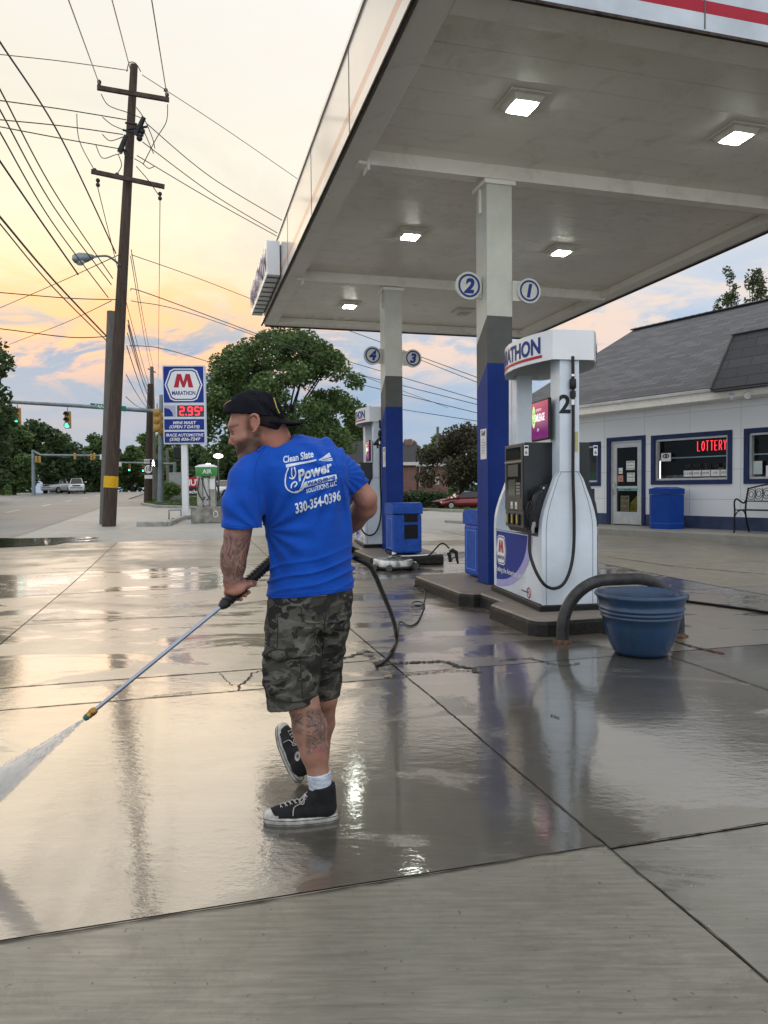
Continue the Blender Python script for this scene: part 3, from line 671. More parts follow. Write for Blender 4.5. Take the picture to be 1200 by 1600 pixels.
def dog(a0, a1, a2, a3, bo0, bo1, bi0, bi1, r=.13):   # near block a0..a1, far block a2..a3, counterclockwise in (b,a)
    def blk(): pass
    o = [(a0, bo0+r), (a0, bo1-r), (a0+r*.3, bo1-r*.3), (a0+r, bo1), (a1-r, bo1), (a1, bo1-r), (a1, bi1), (a2, bi1), (a2, bo1-r), (a2+r, bo1), (a3-r, bo1), (a3, bo1-r), (a3, bo0+r), (a3-r, bo0), (a2+r, bo0), (a2, bo0+r), (a2, bi0), (a1, bi0), (a1, bo0+r), (a1-r, bo0), (a0+r, bo0), (a0+r*.3, bo0+r*.3)]
    return o
island(dog(5.82, 6.95, 7.55, 9.45, 2.98, 4.32, 3.18, 4.10), 'nearer low concrete pump island with dark wet sides, under the pump marked 2')
island(dog(11.72, 13.2, 13.9, 15.9, 3.0, 4.32, 3.18, 4.10), 'farther low concrete pump island under the second pump')
ISZ = .15

# ------------------------------------------------------------------ fuel dispenser
M_pw = mat('pump_white', (.64,.71,.78), .3, var=.06, vs=2.2, coat=.25, dirt=(.52,.57,.62)); M_pblue = mat('pump_blue_graphic', (.03,.045,.25), .55, var=.04, spec=.15)
M_plil = mat('pump_lilac_graphic', (.38,.36,.62), .55, spec=.15); M_cons = mat('console_plastic', (.022,.026,.03), .33, var=.15, vs=4); M_cgrey = mat('console_grey', (.075,.07,.062), .4, var=.1, vs=6)
M_scr = mat('lcd_glass', (.10,.115,.075), .12, coat=.5); M_darkglass = mat('dark_glass', (.006,.007,.009), .08, coat=.5)
M_btn = mat('octane_button', (.45,.36,.05), .35); M_tv = NT('media_screen_image')
_s = M_tv.t.nodes.new('ShaderNodeSeparateXYZ'); M_tv.link(M_tv.co.outputs['Object'], _s.inputs[0])
_cc = M_tv.ramp(M_tv.math('MULTIPLY_ADD', _s.outputs[2], 2.2, -3.85), [(0., (.12,.0,.10)), (1., (.42,.01,.03))]); M_tv.set('Base Color', (0,0,0)); M_tv.set('Emission Color', _cc); M_tv.set('Emission Strength', .9); M_tv.set('Roughness', .1); M_tv = M_tv.m
M_smile = mat('screen_green', (.3,.5,.15), .3, emit=(.45,.75,.3), es=.7); M_swhite = mat('screen_white', (.8,.8,.8), .3, emit=(.9,.85,.85), es=.6)
def marathon_badge(mb_fn, parent, fn, s, names=('badge', 'letter')):   # hexagonal shield: fn(x,y,off)
    def hexa(k): return [(-.50*k, .0), (-.36*k, .42*k), (-.25*k, .48*k), (.25*k, .48*k), (.36*k, .42*k), (.50*k, .0), (.36*k, -.42*k), (.25*k, -.48*k), (-.25*k, -.48*k), (-.36*k, -.42*k)]
    b = parent
    for k, m, off, nm in ((1.0, M_white, .001, 'badge_border'), (.93, M_navy, .0022, 'badge_line'), (.86, M_white, .0034, 'badge_field')):
        mb = MB(); mb.add([fn(x*s, y*s, off) for x, y in hexa(k)], [tuple(range(10))[::-1]]); mb.build(nm, m, b)
    Mp = [(-.26,-.10),(-.17,.30),(-.06,.30),(0,.07),(.06,.30),(.17,.30),(.26,-.10),(.13,-.10),(.10,.12),(.03,-.10),(-.03,-.10),(-.10,.12),(-.13,-.10)]
    mb = MB(); tri = [(0,1,11,12),(1,2,11),(2,3,10,11),(3,4,8,9),(3,9,10),(4,5,8),(5,6,7,8)]
    mb.add([fn(x*s, (y+.02)*s, .0046) for x, y in Mp], [q[::-1] for q in tri]); mb.build('emblem_letter', M_red, b)
    mb = MB(); v_, f_ = text_geo('MARATHON', size=.17, bold=.03); w_ = max(p[0] for p in v_)-min(p[0] for p in v_); mb.add([fn(x*s*.62/w_, (y-.30)*s, .0046) for x, y in v_], f_); mb.build('badge_word', M_navy, b)
def make_pump(num, lab):
    root = empty('fuel_pump', (0,0,0), 0, label=lab, cat='fuel pump', group='white fuel pumps with ring tops')
    hw, y0, y1 = .282, -.76, .70
    mb = MB(); mb.box(-hw-.03, hw+.03, y0-.03, y1+.03, 0, .055); mb.build('plinth', M_black, root, bevel=.006)
    mb = MB(); mb.box(-hw+.004, hw-.004, y0+.09, y1-.04, .056, .72); mb.build('cabinet', M_pw, root, bevel=.008)
    # bottle-shaped end panel, extruded
    pr = [(.282, .058), (.282, .76), (.275, .86), (.257, .95), (.222, 1.06), (.178, 1.17), (.14, 1.27), (.10, 1.33), (.096, 2.44)]
    poly = [(x, z) for x, z in pr]+[(-x, z) for x, z in pr[::-1]]
    for (ya, yb) in ((y0, y0+.085), (y1-.085, y1)):
        mb = MB(); mb.prism(poly, lambda x, z: Vector((x, ya, z)), lambda x, z: Vector((x, yb, z))); o = mb.build('end_panel', M_pw, root, bevel=.012)
    for ya, yb in ((y0+.086, y0+.25), (y1-.25, y1-.086)):
        mb = MB(); mb.box(-.092, .092, ya, yb, .73, 2.44); mb.build('upright', M_pw, root, bevel=.01)
    # panel seams + blue edge strips
    mb = MB()
    for s_ in (-1, 1):
        path = [Vector((s_*x*.84, y0-.001, z)) for x, z in pr[:-1]]; mb.tube(path, .0022, 4)
    mb.frame((0, y0-.001, 1.335), .19, .002, .006); mb.build('seam_line', M_grey, root)
    mb = MB(); mb.box(hw+.0005, hw+.006, y0+.001, y0+.084, .058, .72); mb.build('edge_strip', M_blue, root)
    # valance ring (lens plan), with thickness
    def vr(off):
        pts = []
        for k in range(25):
            t = k/24; y = y0-.03+(y1-y0-.12)*t; x = .235+.24*math.sin(math.pi*t)**.9; pts.append((x+off, y+(off if t == 1 else (-off if t == 0 else 0))))
        return pts+[(-(.18+(x-.235)*.72), y) for x, y in pts[::-1]]
    o_, i_ = vr(0), vr(-.02); n = len(o_); mb = MB(); zb, zt = 2.40, 2.68
    V_ = [(x, y, zb) for x, y in o_]+[(x, y, zt) for x, y in o_]+[(x, y, zb) for x, y in i_]+[(x, y, zt-.02) for x, y in i_]
    F = [(k, (k+1) % n, n+(k+1) % n, n+k) for k in range(n)]+[(2*n+(k+1) % n, 2*n+k, 3*n+k, 3*n+(k+1) % n) for k in range(n)]+[((k+1) % n, k, 2*n+k, 2*n+(k+1) % n) for k in range(n)]
    mb.add(V_, F); mb.add([(x, y, zt) for x, y in o_], [tuple(range(n))]); mb.add([(x, y, zt-.05) for x, y in i_], [tuple(range(n))[::-1]])
    val = mb.build('ring_top', M_white, root)
    # lettering wrapped on the left side: u runs from far to near
    def onval(sx, off=.004):
        def f(x, y):
            t = min(1, max(0, .5-x/1.42)); yy = y0-.03+(y1-y0-.12)*t; xx = .18+.24*.72*math.sin(math.pi*t)**.9+off; return Vector((-xx, yy, 2.54+y))
        return f
    for sx in (-1, 1):
        mb = MB(); v_, f_ = text_geo('MARATHON', size=.21, bold=.035, maxedge=.03); w_ = max(p[0] for p in v_)-min(p[0] for p in v_); fn = onval(sx)
        # on the left face seen from outside, text runs from far end (left) to near end (right)
        if sx < 0: mb.add([fn(x*1.12/w_, y-.055) for x, y in v_], f_)
        else:
            mb.add([(lambda p: Vector((-p.x/.72+(.235-.18/.72)+.006, 2*(y0-.03)+(y1-y0-.12)-p.y, p.z)))(onval(-1)(x*1.12/w_, y-.055)) for x, y in v_], f_)
        mb.build('ring_lettering', M_navy, val)
        mb = MB(); k = 20; a_ = [fn(-.58+1.16*i/k, -.105) for i in range(k+1)]+[fn(-.58+1.16*i/k, -.078) for i in range(k+1)]
        if sx > 0: a_ = [Vector((-p.x/.72+(.235-.18/.72)+.006, p.y, p.z)) for p in a_]
        mb.add(a_, [(i, i+1, k+2+i, k+1+i) for i in range(k)]); mb.build('ring_stripe', M_red, val)
    # numeral on the near upright
    mb = MB(); text(mb, num, lambda x, y: Vector((-.048+x, y0-.003, 1.90+y)), size=.24, bold=.03); mb.build('pump_numeral', M_ink, root)
    mb = MB(); mb.box(.055, .085, y0-.006, y0-.001, 1.53, 1.72); mb.build('sticker', mat('faded_sticker', (.5,.48,.2), .5), root)
    # consoles both sides
    for sx in (-1, 1):
        S_ = lambda x, y, z: Vector((sx*-x, y*(1 if sx < 0 else 1), z))
        def bx(mb, x0, x1, ya, yb, za, zb): mb.box(*sorted((sx*x0, sx*x1)), ya, yb, za, zb); return mb
        xc = .385 if sx < 0 else .29; ya, yb = -.56, -.02
        mb = MB(); pf = [(.0, .74), (xc-.05, .74), (xc-.01, .80), (xc-.01, .99), (xc, 1.03), (xc, 1.60), (xc-.02, 1.63), (0, 1.63)]
        mb.prism(pf, lambda x, z: Vector((sx*x, ya, z)), lambda x, z: Vector((sx*x, yb, z))); con = mb.build('console', M_cons, root, bevel=.006)
        mb = MB(); bx(mb, xc, xc+.012, ya+.012, yb-.01, .96, 1.62); bx(mb, xc-.01, xc+.004, ya+.012, yb-.01, .79, .955); mb.build('console_face', M_cgrey, con, bevel=.004)
        mb = MB(); bx(mb, xc+.012, xc+.016, ya+.06, yb-.05, 1.47, 1.59); bx(mb, xc+.012, xc+.015, ya+.05, yb-.07, 1.08, 1.43); mb.build('price_display', M_darkglass, con)
        mb = MB(); bx(mb, xc+.012, xc+.022, ya+.04, yb-.03, 1.440, 1.455); mb.build('trim_bar', M_steel, con)
        mb = MB(); bx(mb, xc+.0155, xc+.019, ya+.20, ya+.40, 1.11, 1.27); mb.build('screen', M_scr, con)
        mb = MB(); bx(mb, xc+.0155, xc+.019, ya+.12, ya+.42, 1.30, 1.42); mb.build('card_panel', M_cgrey, con)
        mb = MB()
        for r_ in range(4):
            for c_ in range(3): bx(mb, xc+.016, xc+.022, ya+.075+c_*.032, ya+.1+c_*.032, 1.12+r_*.032, 1.142+r_*.032)
        mb.build('keypad', M_steel, con)
        for k in range(3):
            yy = ya+.12+k*.145
            mb = MB(); bx(mb, xc+.004, xc+.03, yy-.035, yy+.035, .815, .925); bb = mb.build('octane_button', M_black, con, bevel=.008)
            mb = MB(); bx(mb, xc+.0305, xc+.034, yy-.018, yy+.018, .83, .90); mb.build('button_badge', M_btn, bb)
            mb = MB(); bx(mb, xc+.0305, xc+.0345, yy-.018, yy+.018, .902, .915); mb.build('button_cap', M_steel, bb)
        for k in (0, 1):
            mb = MB(); bx(mb, xc+.0125, xc+.0145, ya+.16+k*.13, ya+.215+k*.13, .975, 1.045); st = mb.build('price_sticker', M_paper, con)
            mb = MB(); text(mb, ('87', '89')[k], lambda x, y: Vector((sx*(xc+.0155), ya+.187+k*.13+x*-sx*-1*(-1 if sx < 0 else 1)*1, .985+y)), size=.03, bold=.02); mb.build('sticker_print', M_red, st)
        mb = MB(); mb.box(sx*.36-.022, sx*.36+.022, ya-.003, ya-.001, 1.50, 1.60); st = mb.build('side_sticker', M_paper, con)
        mb = MB(); text(mb, '6', lambda x, y: Vector((sx*.36+x, ya-.004, 1.515+y)), size=.05, bold=.02); mb.box(sx*.36-.017, sx*.36+.017, ya-.004, ya-.0035, 1.57, 1.59); mb.build('sticker_print', M_ink, st)
        # side speaker slot
        mb = MB(); mb.box(sx*.33-.02, sx*.33+.02, ya-.004, ya-.001, 1.06, 1.17); mb.build('lock_plate', M_black, con)
        # nozzle boot between console and end panel
        mb = MB(); pb = [(.20, .80), (.335, .80), (.335, .90), (.315, 1.02), (.285, 1.12), (.255, 1.20), (.18, 1.22)]
        mb.prism(pb, lambda x, z: Vector((sx*x, y0+.09, z)), lambda x, z: Vector((sx*x, ya-.002, z))); boot = mb.build('nozzle_boot', M_cons, root, bevel=.004)
        if sx > 0: continue
        nz = MB(); q = lambda x, y, z: Vector((sx*(x-.025), y, z)); ym = y0+.045
        nz.tube([q(.365, ym, .86), q(.37, ym, .94), q(.365, ym, 1.02), q(.345, ym, 1.10), q(.31, ym+.01, 1.14), q(.27, ym+.02, 1.17)], [.022, .026, .03, .03, .022, .014], 10)
        nz.tube([q(.385, ym, 1.06), q(.42, ym, 1.04), q(.44, ym, .98), q(.43, ym, .90), q(.39, ym, .86)], .007, 6)
        nz.tube([q(.39, ym, 1.03), q(.415, ym, .98), q(.41, ym, .92)], .006, 6); noz = nz.build('nozzle', M_black, root)
        mb = MB(); mb.tube([q(.30, ym+.005, 1.145), q(.255, ym+.03, 1.185)], .013, 10); mb.build('spout', M_steel, noz)
        mb = MB(); mb.tube([q(.365, ym, .865), q(.37, ym-.01, .83), q(.385, ym-.02, .80), q(.39, ym-.02, .75)], [.017, .02, .017, .019], 10); mb.build('swivel', mat('swivel_grey', (.2,.2,.2), .3, .6), noz)
        # media screen above the console
        mb = MB(); bx(mb, .135, .17, -.655, -.20, 1.655, 2.06); scn = mb.build('media_screen', M_black, root, bevel=.01)
        mb = MB(); bx(mb, .1705, .174, -.65, -.215, 1.675, 2.04); mb.build('media_picture', M_tv, scn)
        if sx < 0:
            fn = lambda x, y: Vector((-.1765, -.41-x*.5, 1.86+y)); mb = MB(); mb.add([fn(-.25+.085*math.cos(6.283*k/28), .04+.11*math.sin(6.283*k/28)) for k in range(28)], [tuple(range(28))]); fc = mb.build('smiling_face', M_smile, scn)
            mb = MB(); f2 = lambda x, y: fn(x, y)+Vector((-.002, 0, 0))
            for ex in (-.03, .03): mb.add([f2(-.25+ex+.009*math.cos(6.283*k/10), .075+.02*math.sin(6.283*k/10)) for k in range(10)], [tuple(range(10))])
            for k in range(10):
                a0_, a1_ = R(200+14*k), R(214+14*k); mb.add([f2(-.25+.055*math.cos(a0_), .04+.065*math.sin(a0_)), f2(-.25+.055*math.cos(a1_), .04+.065*math.sin(a1_)), f2(-.25+.048*math.cos(a1_), .04+.055*math.sin(a1_)), f2(-.25+.048*math.cos(a0_), .04+.055*math.sin(a0_))], [(0,1,2,3)])
            mb.build('face_marks', M_ink, fc)
            mb = MB(); text(mb, 'SMILEAGE', lambda x, y: fn(x*1.15-.18, y-.01), size=.10, bold=.03, align='LEFT'); text(mb, 'EARN MORE WITH', lambda x, y: fn(x-.13, y+.09), size=.035, align='LEFT'); text(mb, 'a m', lambda x, y: fn(x-.06, y-.11), size=.06, align='LEFT'); mb.build('screen_lettering', M_swhite, scn)
        # lower graphic
        XS = lambda y, z, off: Vector((sx*(hw-.004+off), y*sx*-1*(-1 if sx < 0 else -1)*1, z))
        sg = 1 if sx < 0 else 1
        yy0, yy1 = y0+.10, y1-.05
        def arcpts(n, k): return [(yy1-(1.02*k)*math.cos(math.pi/2*i/n)*1.0, .70-(.55*k)*math.sin(math.pi/2*i/n)) for i in range(n+1)]
        for k, m, off, nm in ((1.14, M_plil, .002, 'lilac_swoosh'), (1.0, M_pblue, .0035, 'blue_graphic')):
            pts = [(yy1, .70)]+[(max(y, yy0), z) for y, z in arcpts(24, k)]
            mb = MB(); mb.add([Vector((sx*(hw-.004+off), y, z)) for y, z in pts], [tuple(range(len(pts)))]); g_ = mb.build(nm, m, root)
        if sx < 0:
            marathon_badge(None, root, lambda x, y, off: Vector((-(hw+off), .44-x, .49+y)), .34)
            mb = MB(); text(mb, 'Fueling the American Spirit', lambda x, y: Vector((-(hw+.001), .63-x, .245+y)), size=.082, align='LEFT', bold=.01, maxedge=.08); mb.build('slogan', M_white, root)
            # no smoking roundel
            mb = MB(); n = 24
            mb.add([Vector((-(hw+.0012), -.41-.055*math.cos(6.283*k/n), .13+.055*math.sin(6.283*k/n))) for k in range(n)]+[Vector((-(hw+.0012), -.41-.043*math.cos(6.283*k/n), .13+.043*math.sin(6.283*k/n))) for k in range(n)], [(k, (k+1) % n, n+(k+1) % n, n+k) for k in range(n)])
            mb.frame((-(hw+.0012), -.41, .13), .0005, .1, .012, (1,0,0), (0,.7,.7), (0,-.7,.7)); mb.build('no_smoking_mark', M_red, root)
            mb = MB(); mb.box(-(hw+.0015), -(hw+.001), -.39, -.2, .125, .135); mb.build('cigarette_mark', M_ink, root)
        mb = MB(); mb.tube([Vector((sx*(hw-.002), y0+.088, .715)), Vector((sx*(hw-.002), y1-.05, .715))], .004, 5); mb.build('cabinet_seam', M_grey, root)
    # hose from the near upright down and up to the left nozzle
    P_ = [(.02,y0-.03,2.43), (.02,y0-.035,2.30), (.022,y0-.035,1.90), (.02,y0-.035,1.30), (.03,y0-.035,.95), (.02,y0-.05,.62), (-.02,y0-.07,.42), (-.10,y0-.10,.28), (-.20,y0-.12,.235), (-.30,y0-.13,.27), (-.37,y0-.10,.38), (-.405,y0-.02,.55), (-.395,y0+.02,.72), (-.39,y0+.025,.78)]
    def spl(P, n=8):
        P = [Vector(p) for p in P]; out = []
        for i in range(len(P)-1):
            p0, p1, p2, p3 = P[max(i-1, 0)], P[i], P[i+1], P[min(i+2, len(P)-1)]
            for k in range(n):
                t = k/n; out.append(.5*((2*p1)+(p2-p0)*t+(2*p0-5*p1+4*p2-p3)*t*t+(3*p1-p0-3*p2+p3)*t**3))
        return out+[P[-1]]
    globals()['spl'] = spl
    mb = MB(); mb.tube(spl(P_), .0155, 12); hz = mb.build('hose', M_rub, root)
    mb = MB(); mb.tube([(.02,y0-.032,2.22), (.02,y0-.032,2.21), (.02,y0-.032,2.13), (.02,y0-.032,2.12)], [.02,.032,.032,.02], 12); mb.tube([(.02,y0-.032,2.10), (.02,y0-.032,2.04)], .028, 12); mb.build('breakaway', M_black, hz)
    mb = MB(); mb.tube([(.02,y0-.032,2.26), (.02,y0-.032,2.24)], .021, 12); mb.tube([(.02,y0-.032,2.02), (.02,y0-.032,1.97)], .021, 12); mb.build('hose_collar', M_steel, hz)
    return root
def place(root, p, rz, dz=0): root.location = on(p, dz); root.rotation_euler = (0, 0, rz); PM[root.name] = Matrix.Translation(root.location) @ Matrix.Rotation(rz, 4, 'Z')
pump = make_pump('2', 'nearer white fuel pump marked 2 with black console and hose looping down its front')
p4 = copy_tree(pump, label='farther white fuel pump partly hidden behind the man and the second column')
place(pump, ab(6.98, 3.635), ROT_AB-.105, ISZ); place(p4, ab(14.15, 3.66), ROT_AB-.105, ISZ)
p4.children  # second pump carries its own numeral
for ch in list(p4.children):
    if ch.name.startswith('pump_numeral'): bpy.data.objects.remove(ch)
_mb = MB(); text(_mb, '4', lambda x, y: Vector((-.045+x, -.763, 1.90+y)), size=.24, bold=.03); _mb.build('pump_numeral', M_ink, p4)

# ------------------------------------------------------------------ island bins
M_bin = mat('blue_bin_plastic', (.012,.078,.42), .5, var=.12, vs=9, spec=.25, dirt=(.012,.05,.24)); M_hole = mat('bin_recess', (.004,.004,.005), .7)
def make_bin(loc, rz, lab, squee=True, sc_=1., dz=ISZ):
    root = empty('island_bin', (0,0,0), 0, label=lab, cat='rubbish bin', group='blue service bins on the pump islands'); s = .27*sc_; h = .90*sc_
    mb = MB(); mb.frame((0, 0, .34*sc_*1.0+.02), 2*s-.02, 2*s-.02, .68*sc_); mb.build('body', M_bin, root, bevel=.035)
    mb = MB(); pf = [(-s, .70*sc_), (s, .70*sc_), (s, .84*sc_), (s*.8, .89*sc_), (s*.45, h), (-s*.45, h), (-s*.8, .89*sc_), (-s, .84*sc_)]
    mb.prism(pf, lambda x, z: Vector((-s, x, z)), lambda x, z: Vector((s, x, z))); mb.build('hood', M_bin, root, bevel=.02)
    if squee:
        for (za, zb, x0) in ((.56, .70, .55), (.27, .52, .55)):
            mb = MB(); mb.box(-s*.25, s*.68, -s-.004+.012, -s+.02, za*sc_, zb*sc_); mb.build('squeegee_slot', M_hole, root, bevel=.02)
    mb = MB(); mb.box(-s-.001+.008, -s+.012+.0, -s*.6, s*.6, .10, .11); mb.box(-s+.008-.002, -s+.012, -s*.62, s*.62, .62*sc_, .63*sc_)
    for yy in (-s*.6, s*.6): mb.box(-s+.006, -s+.012, yy-.006, yy+.006, .10, .63*sc_)
    mb.build('side_trim', mat('pale_blue_edge', (.10,.25,.62), .4), root)
    place(root, loc, rz, dz); return root
make_bin(ab(12.2, 3.70), ROT_AB, 'blue island bin with two dark openings in front of the farther column')
make_bin(ab(8.95, 3.91), ROT_AB, 'narrow-looking blue bin half hidden behind the nearer column', False)
# red can behind the man
rc = G(549, 852); o = MB(); o.lathe([(0,0),(.13,0),(.135,.02),(.13,.40),(.14,.42),(.14,.44),(0,.44)], 20, (0,0,0)); o = o.build('red_canister', mat('red_can', (.16,.008,.012), .4)); o.location = on(ab(13.75, 2.72), 0); tag(o, 'small dark red can beside the farther pump behind the man', 'can')

# ------------------------------------------------------------------ blue planter and steel hoop guard
hoop0, hoop1 = G(879,1004), G(1060,994)
M_pipe = mat('worn_pipe', (.045,.045,.046), .4, .2, var=.3, vs=10, dirt=(.02,.019,.018), bump=.2)
mb = MB(); d_ = hoop1-hoop0; ht = .53; rr_ = .42; pts = [hoop0+Vector((0,0,-.02))]
for k in range(13): a = math.pi/2*k/12; pts.append(hoop0+d_.normalized()*(rr_*(1-math.cos(a)))+Vector((0,0,ht-rr_+rr_*math.sin(a))))
for k in range(13): a = math.pi/2*(1-k/12); pts.append(hoop1-d_.normalized()*(rr_*(1-math.cos(a)))+Vector((0,0,ht-rr_+rr_*math.sin(a))))
pts.append(hoop1+Vector((0,0,-.02)))
r_ = empty('guard_hoop', hoop0, 0, label='dark bent steel pipe guard around the end of the near island', cat='pipe guard')
mb.tube(pts, .053, 20); mb.build('pipe', M_pipe, r_, world=True)
mb = MB()
for p in (hoop0, hoop1): mb.lathe([(.085,.0),(.085,.008),(.06,.02),(.053,.03)], 16, (p.x, p.y, p.z))
mb.build('base_weld', mat('rust_dirt', (.12,.06,.035), .8, var=.4, vs=20), r_, world=True)
pot = empty('planter_pot', G(1001,1030)+Vector((0,.2,0)), 0, label='big blue plastic planter pot with scalloped rim in front of the guard hoop', cat='planter')
place(pot, Vector((W(1001,1000,5.77).x, 5.77, 0)), 0)
def lobes(a, z):
    k = sm(z, .30, .42); return 1+k*(.085*abs(math.cos(2*(a+.62)))**.5-.06)+.0
M_pot = NT('blue_pot_plastic'); _n = M_pot.noise(3, 7, .7, dist=.6, vec=M_pot.co.outputs['Object']); _f = M_pot.noise(30, 5, .7, vec=M_pot.co.outputs['Object'])
_sx = M_pot.t.nodes.new('ShaderNodeSeparateXYZ'); M_pot.link(M_pot.co.outputs['Object'], _sx.inputs[0])
_m = M_pot.math('MULTIPLY', M_pot.ramp(_n, [(.42, 0.), (.62, 1.)]), M_pot.ramp(_sx.outputs[0], [(0., 0.)] if False else [(.0, 1.), (.02, .15)]))
_c = M_pot.ramp(_n, [(.3, (.003,.028,.080)), (.7, (.005,.042,.115))]); _c = M_pot.mix(M_pot.math('MULTIPLY', _m, M_pot.ramp(_f, [(.4, .3), (.6, 1.)])), _c, (.008,.02,.03))
M_pot.set('Base Color', _c); M_pot.set('Roughness', M_pot.ramp(_n, [(.3, .25), (.7, .5)])); M_pot.set('Coat Weight', .08); M_pot = M_pot.m
pr = [(0,.005),(.19,.005),(.205,.012),(.222,.04),(.250,.10),(.276,.17),(.294,.24),(.304,.30),(.316,.306),(.318,.318),(.308,.325),(.312,.332),(.324,.338),(.326,.350),(.316,.356),(.318,.364),(.331,.370),(.333,.382),(.322,.390),(.326,.42),(.342,.455),(.356,.468),(.360,.480),(.352,.494),(.338,.496),(.328,.486),(.31,.44),(.30,.36),(.28,.24),(.25,.14),(.21,.06),(0,.06)]
mb = MB(); mb.lathe([(r*.985, z) for r, z in pr], 64, fn=lobes); mb.build('pot', M_pot, pot)
mb = MB(); mb.sphere((.365,-.02,.43), .012, 8, 6); mb.sphere((.345,.0,.43), .016, 8, 6); mb.build('rim_knob', M_black, pot)

# ------------------------------------------------------------------ surface cleaner, hoses
scn = empty('surface_cleaner', on(ab(11.32, 3.25)), 0, label='round steel surface cleaner with caster wheels and a long handle lying on the ground', cat='floor cleaner')
Ms = mat('stainless_cover', (.5,.5,.48), .3, .85, var=.2, vs=6)
mb = MB(); mb.lathe([(.30,.05),(.325,.05),(.328,.07),(.328,.155),(.318,.168),(.29,.175),(.06,.19),(.05,.20),(.05,.22),(0,.22)], 40); mb.build('housing', Ms, scn)
mb = MB(); mb.lathe([(.315,.02),(.322,.02),(.322,.052),(.30,.052)], 40); mb.build('brush_skirt', M_black, scn)
for k, a in enumerate((-2.55, -1.75, -.15, 1.4)):
    mb = MB(); c = Vector((math.cos(a)*.375, math.sin(a)*.375, .05)); mb.cyl(c+Vector((0,-.018,0)), c+Vector((0,.018,0)), .05, n=16); wh = mb.build('caster', M_grey, scn)
    mb = MB(); mb.tube([c+Vector((0,.0,.0)), c+Vector((0,0,.06)), Vector((math.cos(a)*.32, math.sin(a)*.32, .12))], .012, 6); mb.build('fork', Ms, wh)
mb = MB(); mb.tube([(0,0,.2),(0,0,.27),(.0,0,.30)], [.03,.018,.01], 10); mb.tube([(0,0,.25),(.05,0,.25)], .02, 8); mb.tube([(-.12,-.1,.19),(0,-.06,.22),(.12,-.1,.19)], .014, 8); mb.build('swivel_fitting', M_steel, scn)
e1 = W(740,862,11.2)-scn.location; e0 = W(655,873,11.3)-scn.location
mb = MB(); mb.tube(spl([(.05,-.05,.2), tuple(e0+Vector((0,0,.05))), tuple((e0+e1)/2+Vector((0,0,.03))), tuple(e1+Vector((.5,0,.01)))]), .016, 8); mb.build('handle_tube', M_steel, scn)
g_ = W(707,866,11.2)-scn.location
mb = MB(); mb.tube([g_+Vector((-.05,0,.04)), g_+Vector((.0,0,.06)), g_+Vector((.06,0,.03)), g_+Vector((.07,-.01,-.08)), g_+Vector((.085,-.01,-.15))], [.02,.035,.03,.022,.014], 8); mb.tube([g_+Vector((-.06,0,.03)), g_+Vector((-.04,0,-.05)), g_+Vector((-.03,0,-.12))], [.03,.028,.03], 8); mb.tube([g_+Vector((-.03,0,-.10)), g_+Vector((.02,0,-.05)), g_+Vector((.06,0,-.04))], .008, 6); mb.build('trigger_gun', M_black, scn)
mb = MB(); mb.tube(spl([(.02,0,.28),(-.12,-.05,.33),(-.03,-.1,.24),tuple(e0+Vector((0,-.02,.0))),tuple(W(672,866,11.2)-scn.location),tuple(W(690,853,11.2)-scn.location+Vector((0,0,.04))),tuple(W(702,857,11.2)-scn.location)]), .012, 8); mb.build('feed_hose', M_rub, scn)
o = MB(); o.box(-.32,.32,-.2,.2,0,.16); o = o.build('rubber_block', M_isk, bevel=.03); o.location = on(ab(12.6, 4.5)); o.rotation_euler = (0,0,.1); o.location = on(W(662, 873, 12.45)); tag(o, 'low black rubber block on the ground beside the blue bin', 'block')
# hose running off to the right behind the pot
def gpts(l, dz): return [G(u, v)+Vector((0,0,dz)) for u, v in l]
mb = MB(); mb.tube(spl(gpts([(1040,934),(1075,941),(1120,947),(1170,954),(1230,963),(1330,975)], .012)), .014, 8); tag(mb.build('water_hose', M_rub), 'black hose lying on the ground running right from behind the blue pot', 'hose')
# ------------------------------------------------------------------ convenience store (local frame: x along facade to the right, y inward, z up)
SP0 = W(1008, 822, 19.15); sang = R(-33.6); SR = Vector((math.cos(R(90)+sang)*0+.553, -.833, 0)).normalized(); SN = Vector((-.833, -.553, 0)).normalized()
z0s = .27; SP0 = Vector((6.9, 19.15, z0s)); srz = math.atan2(SR.y, SR.x)
def S(u, v, off=0):       # pixel -> (x, z) on the plane standing 'off' in front of the facade
    d = ray(u, v); P = SP0+SN*off; t = (P-CO).dot(SN)/d.dot(SN); q = CO+d*t-SP0; return (q.dot(SR), q.z)
store = empty('convenience_store', SP0, srz, label='long low white store with grey shingle roof and blue window frames', cat='shop')
M_pan = NT('wall_panel'); _o = M_pan.co.outputs['Object']; _n = M_pan.noise(.8, 6, .6, vec=_o); _b = M_pan.t.nodes.new('ShaderNodeTexBrick')
M_pan.link(_o, _b.inputs['Vector']); _mp = M_pan.t.nodes.new('ShaderNodeMapping'); _mp.inputs['Rotation'].default_value = (R(90), 0, 0); M_pan.link(_o, _mp.inputs[0]); M_pan.link(_mp.outputs[0], _b.inputs['Vector'])
_b.offset = 0; _b.inputs['Scale'].default_value = 1; _b.inputs['Brick Width'].default_value = 1.32; _b.inputs['Row Height'].default_value = .72; _b.inputs['Mortar Size'].default_value = .007
_b.inputs['Color1'].default_value = (.80,.82,.84,1); _b.inputs['Color2'].default_value = (.76,.78,.81,1); _b.inputs['Mortar'].default_value = (.48,.49,.51,1)
M_pan.set('Base Color', M_pan.mix(M_pan.math('MULTIPLY', _n, .35), _b.outputs[0], (.58,.59,.59))); M_pan.set('Roughness', .3); M_pan = M_pan.m
